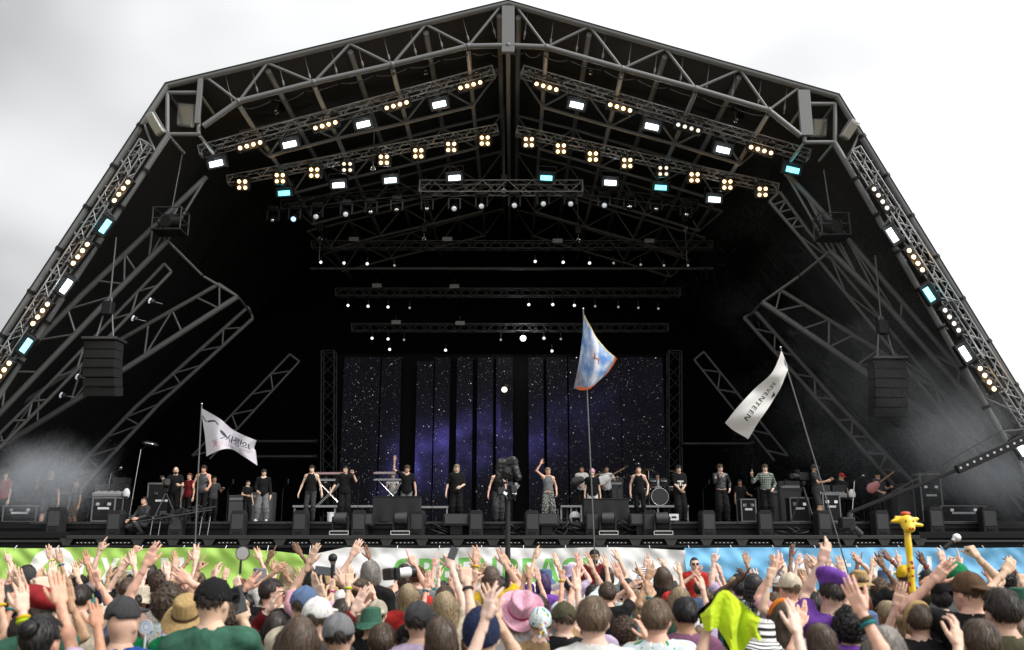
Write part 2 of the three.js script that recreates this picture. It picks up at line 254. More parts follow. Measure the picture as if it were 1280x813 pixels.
clothBanner('blue_banner', 'sky blue cloth banner with white lettering and drop mark along stage front', 855, 1330, (c, W, H, X, Y) => {
  c.fillStyle = '#7cc0ee'; c.fillRect(0, 0, W, H);
  c.fillStyle = '#f6fafc'; fit(c, 'WaterAid', X(985), X(1166), Y(697), Y(725));
  c.beginPath(); c.moveTo(X(1184), Y(694)); c.quadraticCurveTo(X(1206), Y(700), X(1201), Y(716)); c.quadraticCurveTo(X(1190), Y(724), X(1180), Y(712)); c.quadraticCurveTo(X(1179), Y(702), X(1184), Y(694)); c.fill();
}, (x, s) => 0.02 * (0.5 + 0.5 * Math.sin(x * 1.5)), 9.7);

// ================================================================ BACK SCREEN
{
  const z = -13, a = P(424, 447, z), b = P(834, 646, z), w = b.x - a.x, h = a.y - b.y, U = (u) => P(u, 560, z).x;
  const tex = canvasTex(2048, 1024, (c, W, H) => {
    const W2 = W, H2 = H, small = document.createElement('canvas'); small.width = W = 512; small.height = H = 256; const cs = small.getContext('2d'), img = cs.createImageData(W, H), d = img.data;
    for (let j = 0; j < H; j++) for (let i = 0; i < W; i++) {
      const x = i / W, y = j / H, band = Math.exp(-Math.pow((y - 0.86 + x * 0.8 - (x > 0.5 ? 0.16 : 0)) / 0.21, 2)) * clamp(1.1 - x * 1.15, 0.05, 1) * clamp(x * 8 - 0.8, 0, 1), n = fbm(x * 9, y * 5, 3.1, 5), k = (j * W + i) * 4;
      const m = clamp(band * (0.75 + 1.5 * n), 0, 1.3); d[k] = 6 + 58 * m; d[k + 1] = 6 + 54 * m; d[k + 2] = 9 + 122 * m; d[k + 3] = 255;
    }
    cs.putImageData(img, 0, 0); W = W2; H = H2; c.drawImage(small, 0, 0, W, H);
    for (let i = 0; i < 12000; i++) { const x = rnd(), y = rnd(), s = rnd(); c.globalAlpha = 0.2 + 0.7 * s * s; c.fillStyle = s > 0.6 ? '#fff4e4' : '#cdd2ff'; const r = 0.7 + 1.6 * Math.pow(rnd(), 5); c.fillRect(x * W, y * H, r * 1.5, r * 1.5); }
    for (let i = 0; i < 260; i++) { c.globalAlpha = 0.55 + 0.45 * rnd(); c.fillStyle = pick(['#ffffff', '#ffe9cf', '#e6ecff']); c.beginPath(); c.arc(rnd() * W, rnd() * H, 1.1 + 2.2 * Math.pow(rnd(), 3), 0, 7); c.fill(); }
    c.globalAlpha = 1; c.fillStyle = '#fff0dc'; c.beginPath(); c.arc(0.513 * W, 0.21 * H, 19, 0, 7); c.fill();
  });
  tex.wrapS = tex.wrapT = THREE.ClampToEdgeWrapping;
  const scr = thing('led_screen', 'wide video wall of vertical panels showing a purple starry sky', 'screen', V((a.x + b.x) / 2, DECK, z)), mat = M([0.006, 0.006, 0.007], 0.9, 0, { specularIntensity: 0.15, emissive: col(1, 1, 1), emissiveMap: tex, emissiveIntensity: 0.8 });
  for (const [u0, u1, vt] of [[426, 472, 447], [474, 499, 447], [519, 540, 452], [542, 561, 447], [570, 590, 447], [596, 616, 447], [620, 641, 447], [661, 680, 447], [684, 710, 447], [712, 737, 447], [738, 777, 447], [778, 832, 447]]) {
    const x0 = U(u0), x1 = U(u1), y1 = P(640, vt, z).y, y0 = DECK + 0.03, g = new THREE.BoxGeometry(x1 - x0, y1 - y0, 0.12), p = g.attributes.position, uv = g.attributes.uv;
    for (let i = 0; i < p.count; i++) uv.setXY(i, (p.getX(i) + (x0 + x1) / 2 - a.x) / w, (p.getY(i) + (y0 + y1) / 2 - b.y) / h);
    partW('screen_panel', g.translate((x0 + x1) / 2, (y0 + y1) / 2, z), mat, scr);
  }
  partW('screen_backing', new THREE.BoxGeometry(w + 0.3, a.y - DECK + 0.2, 0.2).translate((a.x + b.x) / 2, (a.y + DECK) / 2 + 0.1, z - 0.35), drape, scr);
}
// ================================================================ LIGHTING RIG
const warmLens = M([0.9, 0.8, 0.6], 0.3, 0, { emissive: col(1, 0.58, 0.25), emissiveIntensity: 1.7 }), dimLens = M([0.8, 0.78, 0.72], 0.25, 0.2, { emissive: col(1, 0.84, 0.62), emissiveIntensity: 0.5 }),
  whiteLens = M([0.9, 0.9, 0.9], 0.3, 0, { emissive: col(0.72, 0.93, 1), emissiveIntensity: 1.9 }), cyanLens = M([0.5, 0.8, 0.85], 0.3, 0, { emissive: col(0.16, 0.80, 0.92), emissiveIntensity: 0.8 }),
  blueLens = M([0.6, 0.75, 0.9], 0.3, 0, { emissive: col(0.42, 0.68, 1), emissiveIntensity: 0.8 }), paleLens = M([0.75, 0.8, 0.85], 0.25, 0.3, { emissive: col(0.85, 0.93, 1), emissiveIntensity: 0.14 });
const lensDisc = new THREE.SphereGeometry(0.088, 18, 9, 0, 2 * Math.PI, 0, 0.95).rotateX(Math.PI / 2).translate(0, 0, -0.05), lensRim = new THREE.TorusGeometry(0.1, 0.022, 8, 20);
function glow(parent, color, cd, p) { const l = new THREE.PointLight(color, cd); l.position.copy(p); l.castShadow = true; l.shadow.radius = 4; parent.add(l); }
function boxTruss(label, a, b, s, mat, group, name = 'lighting_truss', rc = 0.025) {
  const t = thing(name, label, 'truss', a.clone().add(b).multiplyScalar(0.5), group), ax = b.clone().sub(a), L = ax.length(); ax.divideScalar(L);
  const side = V(0, 0, 1).sub(ax.clone().multiplyScalar(ax.z)).normalize(), up = side.clone().cross(ax).normalize(), off = [[-1, -1], [1, -1], [1, 1], [-1, 1]].map(([i, j]) => side.clone().multiplyScalar(i * s / 2).addScaledVector(up, j * s / 2));
  for (const o of off) bar('chord', a.clone().add(o), b.clone().add(o), rc, mat, t, 8);
  const n = Math.max(2, Math.round(L / (s * 1.05))), list = [];
  for (let f = 0; f < 4; f++) { const o0 = off[f], o1 = off[(f + 1) % 4]; for (let i = 0; i < n; i++) { const p = a.clone().addScaledVector(ax, L * i / n), q = a.clone().addScaledVector(ax, L * (i + 1) / n); list.push(i % 2 ? barGeo(p.clone().add(o1), q.clone().add(o0), rc * 0.6, 5) : barGeo(p.clone().add(o0), q.clone().add(o1), rc * 0.6, 5)); } for (const e of [a, b]) list.push(barGeo(e.clone().add(o0), e.clone().add(o1), rc, 6)); }
  const lace = partW('lacing', merged(list), mat, t); lace.userData.kind = 'stuff';
  return t;
}
function hoist(u, v, z, topY, label) { const p = P(u, v, z), t = thing('chain_hoist', label, 'hoist', p, 'chain hoists over the lighting trusses'); bar('chain', p.clone(), V(p.x, topY, p.z), 0.02, steel, t, 6); part('motor', rbox(0.28, 0.42, 0.28, 0.05, 2), blackPlastic, t, V(0, 0.55, 0)); part('hook', new THREE.TorusGeometry(0.08, 0.022, 8, 14), chrome, t, V(0, 0.05, 0)); part('chain_bag', new THREE.CylinderGeometry(0.13, 0.1, 0.4, 10), drape, t, V(0.22, 0.35, 0)); return t; }
// --- a bar of four warm lamps
function blinderBar(p, roll, tilt, lens, label, group) {
  const t = thing('blinder_bar', label, 'stage light', p, group); t.rotation.set(tilt, 0, roll);
  part('housing', rbox(1.02, 0.3, 0.2, 0.03, 2), blackMetal, t, V(0, 0, -0.06)); part('yoke', merged([moved(rbox(0.03, 0.42, 0.05), -0.53, 0.14, -0.06), moved(rbox(0.03, 0.42, 0.05), 0.53, 0.14, -0.06), moved(rbox(1.09, 0.04, 0.05), 0, 0.37, -0.06)]), blackMetal, t);
  for (let i = 0; i < 4; i++) { const l = part('lamp', lensDisc, lens, t, V(-0.375 + i * 0.25, 0, 0.06)); part('rim', lensRim, blackPlastic, l, V(0, 0, -0.02)); }
  if (lens === warmLens) glow(t, col(1, 0.66, 0.34), 0.5, V(0, 0, 0.35));
  return t;
}
function quadBlinder(p, lens, label, group) {
  const t = thing('quad_blinder', label, 'stage light', p, group); t.rotation.set(0.3, 0, 0);
  part('housing', rbox(0.5, 0.5, 0.18, 0.03, 2), blackMetal, t, V(0, 0, -0.06)); part('yoke', merged([moved(rbox(0.03, 0.5, 0.05), -0.28, 0.1, -0.06), moved(rbox(0.03, 0.5, 0.05), 0.28, 0.1, -0.06), moved(rbox(0.6, 0.04, 0.05), 0, 0.36, -0.06)]), blackMetal, t);
  for (const [x, y] of [[-0.12, 0.12], [0.12, 0.12], [-0.12, -0.12], [0.12, -0.12]]) { const l = part('lamp', lensDisc, lens, t, V(x, y, 0.05)); part('rim', lensRim, blackPlastic, l, V(0, 0, -0.02)); }
  if (lens === warmLens) glow(t, col(1, 0.66, 0.34), 0.4, V(0, 0, 0.35));
  return t;
}
function strobe(p, roll, tilt, lens, label, group, yaw = 0) {
  const t = thing('strobe_panel', label, 'stage light', p, group); t.rotation.set(tilt, yaw, roll);
  part('housing', rbox(0.72, 0.46, 0.22, 0.03, 2), blackMetal, t, V(0, 0.04, -0.1)); part('yoke', merged([moved(rbox(0.03, 0.5, 0.06), -0.39, 0.2, -0.1), moved(rbox(0.03, 0.5, 0.06), 0.39, 0.2, -0.1), moved(rbox(0.81, 0.04, 0.06), 0, 0.46, -0.1)]), blackMetal, t);
  { const f = part('lamp_face', rbox(0.48, 0.2, 0.02, 0.008), lens, t, V(0, -0.02, 0.025)); for (let i = 0; i < 5; i++) part('divider', rbox(0.008, 0.2, 0.03, 0.002), blackMetal, f, V(-0.16 + i * 0.08, 0, 0.006)); }
  for (let i = 0; i < 3; i++) part('cooling_fin', rbox(0.66, 0.02, 0.05, 0.006), blackPlastic, t, V(0, 0.13 + i * 0.045, 0.02));
  if (lens !== paleLens) glow(t, lens === cyanLens ? col(0.2, 0.85, 0.95) : col(0.88, 0.96, 1), lens === cyanLens ? 0.3 : 0.6, V(0, -0.02, 0.35));
  return t;
}
function movingHead(p, lens, label, group) {
  const t = thing('moving_head', label, 'stage light', p, group);
  part('base', rbox(0.42, 0.18, 0.32, 0.03), blackPlastic, t, V(0, 0.5, 0));
  part('yoke', merged([moved(rbox(0.07, 0.5, 0.16), -0.24, 0.18, 0), moved(rbox(0.07, 0.5, 0.16), 0.24, 0.18, 0), moved(rbox(0.5, 0.07, 0.16), 0, 0.4, 0)]), blackPlastic, t);
  const h = part('head', new THREE.LatheGeometry([[0, -0.26], [0.12, -0.25], [0.16, -0.1], [0.17, 0.12], [0.14, 0.22], [0.13, 0.22]].map(([x, y]) => new THREE.Vector2(x, y)), 18), blackPlastic, t); h.rotation.set(Math.PI / 2 + 0.5, 0, 0);
  part('lens', new THREE.SphereGeometry(0.135, 16, 6, 0, 7, 0, 0.9).translate(0, 0.13, 0), lens, h);
  return t;
}
function parLamp(p, r, lens, label, group) {
  const t = thing('par_lamp', label, 'stage light', p, group); t.rotation.x = Math.PI / 2 + 0.25;
  part('can', new THREE.LatheGeometry([[0, -0.25], [r * 0.7, -0.24], [r * 1.15, -0.02], [r * 1.2, 0.08], [r * 1.1, 0.08]].map(([x, y]) => new THREE.Vector2(x, y)), 14), blackPlastic, t);
  part('lens', new THREE.SphereGeometry(r * 1.05, 12, 6, 0, 7, 0, 1.2).translate(0, -r * 0.3, 0), lens, t);
  part('clamp', rbox(0.05, 0.1, 0.3), blackMetal, t, V(0, -0.1, -0.16));
  return t;
}
// front trusses that follow the roof slope
const FT = -1, LT = 'silver lighting truss hung along the front of the roof slope';
boxTruss('silver lighting truss along the roof slope ending above a white panel', P(250, 190, FT), P(617, 90, FT), 0.36, alu, 'front lighting trusses'); boxTruss('silver lighting truss along the roof slope ending above the cyan panel', P(653, 90, FT), P(1011, 195, FT), 0.36, alu, 'front lighting trusses');
for (const [u, v] of [[313, 182], [407, 157], [496, 132], [588, 107]]) blinderBar(P(u, v, FT + 0.3), 0.27, 0.25, warmLens, 'warm four-lamp blinder bar under the sloping front truss', 'blinder bars on the front trusses');
for (const [u, v, dim] of [[683, 109], [775, 135], [860, 160, 1], [951, 188]]) blinderBar(P(u, v, FT + 0.3), -0.28, 0.25, dim ? dimLens : warmLens, dim ? 'dim four-lamp blinder bar with pale unlit lenses under front truss' : 'warm four-lamp blinder bar under the sloping front truss', 'blinder bars on the front trusses');
const STW = 'white strobe panel hung below the sloping front truss';
for (const [u, v] of [[270, 204], [362, 180], [454, 155], [549, 130]]) strobe(P(u, v, FT + 0.2), 0.22, 0.3, whiteLens, STW, 'strobe panels on the front trusses');
for (const [u, v, c] of [[721, 131], [815, 158], [904, 187], [991, 212, 1]]) strobe(P(u, v, FT + 0.2), -0.22, 0.3, c ? cyanLens : whiteLens, c ? 'cyan strobe panel at the end of the front truss' : STW, 'strobe panels on the front trusses');
// quad blinders on the second trusses
const QT = -4;
boxTruss('dim sloping truss carrying the square four-lamp blinders, near the small screens', P(285, 226, QT), P(622, 162, QT), 0.32, alu, 'second lighting trusses'); boxTruss('dim sloping truss with square blinders, one pair unlit', P(646, 164, QT), P(972, 236, QT), 0.32, alu, 'second lighting trusses');
for (const [u, v] of [[303, 231], [350, 223], [393, 216], [434, 209, 1], [480, 200], [523, 192], [564, 184], [606, 176], [661, 178], [701, 186, 1], [741, 196, 1], [784, 204], [829, 214, 1], [868, 222, 1], [909, 231, 1], [953, 240, 1]].map((q) => q)) { const dim = [434, 829].includes(u); quadBlinder(P(u, v, QT + 0.25), dim ? dimLens : warmLens, dim ? 'square blinder of four pale barely lit lamps on second truss' : 'square blinder of four warm lamps on the second truss', 'square blinders on the second trusses'); }
for (const [u, v, c] of [[355, 241, 1], [423, 231], [488, 225, 2], [568, 222], [683, 222, 1], [763, 228], [826, 234, 1], [893, 249]]) strobe(P(u, v, -5), u < 640 ? 0.08 : -0.06, 0.3, c === 1 ? cyanLens : whiteLens, c === 1 ? 'cyan strobe panel below the square blinders' : 'white strobe panel below the square blinders', 'strobe panels below the square blinders');
// centre truss with moving heads
boxTruss('bright aluminium truss hung level over centre stage', P(525, 235, -6), P(728, 235, -6), 0.5, alu, 'centre trusses', 'lighting_truss', 0.03);
boxTruss('short dark truss end sloping down from the centre truss, blue lamp side', P(352, 258, -6.3), P(523, 240, -6.3), 0.4, darkTruss, 'centre trusses'); boxTruss('short dark truss end sloping down from centre truss, unlit lamp side', P(730, 240, -6.3), P(872, 258, -6.3), 0.4, darkTruss, 'centre trusses');
for (const [u, v, k] of [[341, 275, 0], [368, 273, 2], [396, 270, 1], [433, 267, 1], [464, 265, 0], [496, 262, 0], [534, 261, 0], [568, 260, 1], [602, 257, 1], [643, 256, 1], [679, 254, 1], [713, 254, 1], [755, 256, 1], [787, 258, 0], [820, 261, 0], [858, 268, 0]]) movingHead(P(u, v, -6.2), k === 2 ? blueLens : k ? paleLens : chrome, k === 2 ? 'moving head lamp glowing blue under the centre truss' : k ? 'moving head lamp with a pale lens under the centre truss' : 'unlit moving head lamp under the centre truss', 'moving heads under the centre trusses');
// trusses and small lamps further back
const back = 'thin near-black truss far back above the screen';  // near-black instead of alu, as on the centre truss ends and screen towers
for (const [u0, u1, v, z] of [[390, 890, 307, -9], [420, 850, 366, -11], [440, 835, 410, -12]]) boxTruss(back, P(u0, v, z), P(u1, v, z), 0.34, darkTruss, 'trusses above the screen');
for (const [u0, u1, v, z, nm] of [[388, 892, 336, -9.6, 'long grey pipe below the back trusses'], [318, 396, 552, -12, 'level grey rail beside the screen tower, character flag side'], [852, 942, 555, -12, 'level grey rail beside the screen tower, lettered flag side'], [318, 396, 571, -12.2, 'second lower rail beside the screen tower, character flag side']]) { const t = thing('pipe_rail', nm, 'pipe', P(u0, v, z)); bar('pipe', P(u0, v, z), P(u1, v, z), 0.07, railGrey, t, 10); for (const k of [0.02, 0.98]) bar('clamp', P(lerp(u0, u1, k) - 2, v, z), P(lerp(u0, u1, k) + 2, v, z), 0.1, blackMetal, t, 10); }
const pin = M([0.9, 0.9, 0.9], 0.3, 0, { emissive: col(1, 0.98, 0.94), emissiveIntensity: 0.8 }), pinDim = M([0.6, 0.6, 0.6], 0.3, 0.2, { emissive: col(1, 0.98, 0.94), emissiveIntensity: 0.12 });
for (const [u, v, z, k] of [[401, 328, -9, 1], [430, 329, -9, 1], [459, 330, -9, 1], [493, 332, -9, 0], [669, 327, -9, 1], [704, 328, -9, 1], [737, 329, -9, 1], [767, 329, -9, 0], [801, 331, -9, 0], [830, 332, -9, 0], [860, 332, -9, 0], [435, 382, -11, 1], [460, 383, -11, 1], [485, 384, -11, 1], [512, 385, -11, 0], [661, 381, -11, 1], [691, 381, -11, 1], [718, 382, -11, 1], [744, 383, -11, 0], [773, 384, -11, 0], [798, 385, -11, 0], [823, 386, -11, 0], [465, 423, -12, 1], [485, 424, -12, 1], [505, 425, -12, 0], [626, 425, -12, 0], [680, 423, -12, 1], [701, 424, -12, 0], [487, 437, -12.4, 1], [557, 438, -12.4, 1], [690, 439, -12.4, 1]]) parLamp(P(u, v, z), 0.055 + 0.012 * k, k ? pin : pinDim, k ? 'small lit par lamp in the rows above the screen' : 'small dim par lamp in the rows above the screen', 'par lamps above the screen');
{ const p = P(654, 423, -11.8), t = parLamp(p, 0.14, whiteLens, 'single dazzling white lamp above the top of the screen'); delete t.userData.group; glow(t, col(1, 1, 0.97), 4, V(0, 0.3, 0)); }
for (const [u, v, z] of [[442, 299, -8.8], [559, 299, -8.8], [697, 301, -8.8], [812, 301, -8.8], [471, 357, -10.8], [568, 358, -10.8], [495, 403, -11.8], [575, 404, -11.8]]) { const t = thing('truss_tag', 'small pale rectangular tag hung on a back truss', 'tag', P(u, v, z), 'pale tags on the back trusses'); part('plate', rbox(0.44, 0.19, 0.02, 0.008), M([0.16, 0.16, 0.155], 0.6), t); part('strap', rbox(0.03, 0.3, 0.015, 0.004), blackMetal, t, V(0, 0.2, 0)); }
// lighting on the two arch legs
{
  const legZ = ZF + 0.35, Lt = [P(182, 179, legZ), P(-45, 527, legZ)], Rt = [P(1068, 188, legZ), P(1300, 553, legZ)];
  boxTruss('silver truss of lamps running down the arch leg, warm bars', Lt[0], Lt[1], 0.34, alu, 'leg lighting trusses', 'lighting_truss', 0.03); boxTruss('silver truss of lamps running down the arch leg on crane side', Rt[0], Rt[1], 0.34, alu, 'leg lighting trusses', 'lighting_truss', 0.03);
  const wl = 'warm blinder bar fixed along the sloping arch leg truss';
  for (const [u, v] of [[152, 240], [101, 318], [51, 393], [3, 467]]) blinderBar(P(u, v, legZ + 0.25), 1.0, 0.05, warmLens, wl, 'blinder bars on the arch legs');
  for (const [u, v, k] of [[1100, 249, 0], [1144, 326, 1], [1189, 401, 0], [1233, 474, 1]]) blinderBar(P(u, v, legZ + 0.25), -1.04, 0.05, k ? warmLens : dimLens, k ? wl : 'pale barely lit blinder bar on the crane side arch leg', 'blinder bars on the arch legs');
  for (const [u, v, c] of [[131, 283, 1], [82, 358, 0], [32, 432, 1]]) strobe(P(u, v, legZ + 0.2), 1.0, 0.1, c ? cyanLens : whiteLens, (c ? 'cyan' : 'white') + ' strobe panel between blinder bars on an arch leg', 'strobe panels on the arch legs');
  for (const [u, v, c] of [[1116, 294, 0], [1162, 368, 1], [1207, 442, 0], [1277, 560, 0]]) strobe(P(u, v, legZ + 0.2), -1.04, 0.1, c ? cyanLens : whiteLens, (c ? 'cyan' : 'white') + ' strobe panel between blinder bars on an arch leg', 'strobe panels on the arch legs');
}
// floodlights in the corner boxes, spot platforms, hoists
function flood(u, v, z, w, h, roll, label) {
  const t = thing('flood_lamp', label, 'flood lamp', P(u, v, z)); t.rotation.set(0.35, 0, roll);
  part('housing', rbox(w, h, 0.3, 0.05, 2), M([0.30, 0.30, 0.29], 0.5, 0.4), t, V(0, 0, -0.1)); part('glass', rbox(w * 0.84, h * 0.8, 0.03, 0.01), M([0.45, 0.45, 0.44], 0.12, 0.6), t, V(0, -0.02, 0.06)); part('bracket', merged([moved(rbox(0.04, h * 0.8, 0.06), -w * 0.55, 0.1, -0.1), moved(rbox(0.04, h * 0.8, 0.06), w * 0.55, 0.1, -0.1), moved(rbox(w * 1.15, 0.04, 0.06), 0, h * 0.5, -0.1)]), steel, t);
}
flood(231, 144, ZF - 0.7, 0.55, 0.8, -0.1, 'grey flood lamp inside the boxed corner, tilted to one side'); flood(1025, 160, ZF - 0.7, 0.5, 0.62, 0, 'grey flood lamp inside the boxed corner on the crane side');
flood(193, 155, ZF + 0.3, 0.32, 0.8, 0.5, 'slim grey flood lamp clamped outside the boxed corner'); flood(1063, 162, ZF + 0.2, 0.32, 0.7, -0.55, 'slim grey flood lamp clamped to arch leg, crane side');
for (const [u, v, cu, cv, lb] of [[213, 277, 228, 190, 'black followspot platform hung on a cable below the boxed corner'], [1040, 284, 1030, 212, 'black followspot platform hung on a cable, crane side']]) {
  const p = P(u, v, -1), t = thing('spot_platform', lb, 'platform', p); bar('cable', P(cu, cv, -1), p.clone().add(V(0, 0.4, 0)), 0.025, steel, t, 6);
  for (const [x, z] of [[-0.5, -0.4], [0.5, -0.4], [0.5, 0.4], [-0.5, 0.4]]) part('post', cyl(8), gunmetal, t, V(x, 0, z)).scale.set(0.03, 0.8, 0.03);
  for (const y of [-0.4, 0, 0.4]) part('rail', merged([moved(rbox(1.05, 0.04, 0.04), 0, y, -0.4), moved(rbox(1.05, 0.04, 0.04), 0, y, 0.4), moved(rbox(0.04, 0.04, 0.8), -0.5, y, 0), moved(rbox(0.04, 0.04, 0.8), 0.5, y, 0)]), gunmetal, t);
  part('platform_floor', rbox(1.05, 0.05, 0.85), blackMetal, t, V(0, -0.42, 0)); const b = part('spot_body', new THREE.CylinderGeometry(0.2, 0.24, 0.9, 14), blackPlastic, t, V(0.02, 0.0, 0.05)); b.rotation.x = 1.9; part('spot_lens', new THREE.CylinderGeometry(0.17, 0.17, 0.03, 14), chrome, b, V(0, -0.46, 0));
}
for (const [u, v, z, ty] of [[345, 142, -2, 18], [532, 92, -2, 19.4], [738, 92, -2, 19.4], [920, 152, -2, 18], [400, 300, -9, 14], [630, 240, -6, 20], [857, 288, -9, 14], [466, 212, -4, 18], [530, 300, -9, 18], [723, 302, -9, 18]]) hoist(u, v, z, ty, 'black chain hoist holding a lighting truss');
// hung speaker columns
for (const [u, v0, v1, z, lb] of [[130, 428, 494, -0.6, 'tall black hung speaker column on the character flag side'], [1108, 452, 520, -0.6, 'tall black hung speaker column on the crane side']]) {
  const a = P(u, v0, z), b = P(u, v1, z), n = 6, h = (a.y - b.y) / n, t = thing('line_array', lb, 'speaker', a);
  for (let i = 0; i < n; i++) { const c = part('cabinet', rbox(1.1, h - 0.006, 0.62, 0.01), speakerGrey, t, V(0, -h * (i + 0.5), -0.012 * i * i)); c.rotation.x = 0.03 * i; part('grille', rbox(1.06, h - 0.06, 0.02, 0.006), blackMetal, c, V(0, 0, 0.318)); }
  part('bumper_frame', rbox(1.2, 0.1, 0.9, 0.02), gunmetal, t, V(0, 0.07, 0)); bar('rigging', a.clone().add(V(-0.3, 0.1, 0)), a.clone().add(V(-0.05, 1.6, -0.1)), 0.03, steel, t, 6); bar('rigging', a.clone().add(V(0.3, 0.1, 0)), a.clone().add(V(0.05, 1.6, -0.1)), 0.03, steel, t, 6); bar('rigging', a.clone().add(V(0, 1.55, -0.1)), a.clone().add(V(0, 3.8, -0.1)), 0.03, steel, t, 6);
  part('motor', rbox(0.35, 0.5, 0.35, 0.05, 2), blackPlastic, t, V(0, 1.2, -0.05));
}
// small audience lamps on side brackets
for (const [u, v] of [[76, 494], [96, 471], [113, 447], [166, 398], [187, 376]]) { const p = P(u, v, -1.6), t = thing('side_lamp', 'small pale disc lamp bracketed to the sloping leg truss', 'stage light', p, 'disc lamps on the leg truss'); const d = part('disc', new THREE.SphereGeometry(0.11, 14, 8), paleLens, t); d.scale.set(0.5, 1, 0.5); d.rotation.z = -0.3; part('arm', barGeo(V(0, 0, 0), V(0.35, -0.05, -0.3), 0.02), steel, t); part('hood', new THREE.CylinderGeometry(0.1, 0.12, 0.12, 12), blackPlastic, t, V(0.06, 0, -0.06)); }
// scaffold towers beside the screen
for (const [u, lb] of [[411, 'dark scaffold tower beside the screen, next to keyboards'], [843, 'dark scaffold tower beside the screen, behind the drum kit']]) { const t = boxTruss(lb, P(u, 440, -12.5), V(P(u, 640, -12.5).x, DECK, -12.5), 0.6, darkTruss, undefined, 'screen_tower', 0.03); delete t.userData.group; t.userData.category = 'tower'; }
// ================================================================ PEOPLE: distance fields meshed with surface nets
const cap = (a, b, ra, rb) => ({ k: 0, ax: a[0], ay: a[1], az: a[2], bx: b[0] - a[0], by: b[1] - a[1], bz: b[2] - a[2], l: Math.max(1e-9, (b[0] - a[0]) ** 2 + (b[1] - a[1]) ** 2 + (b[2] - a[2]) ** 2), ra, rb });
const ell = (c, r) => ({ k: 1, ax: c[0], ay: c[1], az: c[2], bx: r[0], by: r[1], bz: r[2], l: 0, ra: 0, rb: 0 });
const rbx = (c, h, r) => ({ k: 2, ax: c[0], ay: c[1], az: c[2], bx: h[0], by: h[1], bz: h[2], l: 0, ra: r, rb: 0 });
function dist(p, x, y, z) {
  x -= p.ax; y -= p.ay; z -= p.az;
  if (p.k === 0) { let t = (x * p.bx + y * p.by + z * p.bz) / p.l; t = t < 0 ? 0 : t > 1 ? 1 : t; const dx = x - p.bx * t, dy = y - p.by * t, dz = z - p.bz * t; return Math.sqrt(dx * dx + dy * dy + dz * dz) - p.ra - (p.rb - p.ra) * t; }
  if (p.k === 1) { const a = x / p.bx, b = y / p.by, c = z / p.bz, k0 = Math.sqrt(a * a + b * b + c * c), e = a / p.bx, f = b / p.by, g = c / p.bz, k1 = Math.sqrt(e * e + f * f + g * g); return k1 < 1e-9 ? -Math.min(p.bx, p.by, p.bz) : k0 * (k0 - 1) / k1; }
  const qx = Math.abs(x) - p.bx, qy = Math.abs(y) - p.by, qz = Math.abs(z) - p.bz, mx = Math.max(qx, 0), my = Math.max(qy, 0), mz = Math.max(qz, 0); return Math.sqrt(mx * mx + my * my + mz * mz) + Math.min(Math.max(qx, qy, qz), 0) - p.ra;
}
const smin = (a, b, k) => { const h = k - Math.abs(a - b); return h > 0 ? Math.min(a, b) - h * h / (4 * k) : Math.min(a, b); };
function field(list, k, x, y, z) { let d = 1e3; for (let i = 0; i < list.length; i++) d = smin(d, dist(list[i], x, y, z), k); return d; }
function bounds(list, pad) { const lo = [1e9, 1e9, 1e9], hi = [-1e9, -1e9, -1e9]; for (const p of list) { const A = [p.ax, p.ay, p.az], B = [p.bx, p.by, p.bz]; for (let i = 0; i < 3; i++) { if (p.k === 0) { const r = Math.max(p.ra, p.rb); lo[i] = Math.min(lo[i], A[i] - r, A[i] + B[i] - r); hi[i] = Math.max(hi[i], A[i] + r, A[i] + B[i] + r); } else { const r = B[i] + p.ra; lo[i] = Math.min(lo[i], A[i] - r); hi[i] = Math.max(hi[i], A[i] + r); } } } return [lo.map((x) => x - pad), hi.map((x) => x + pad)]; }
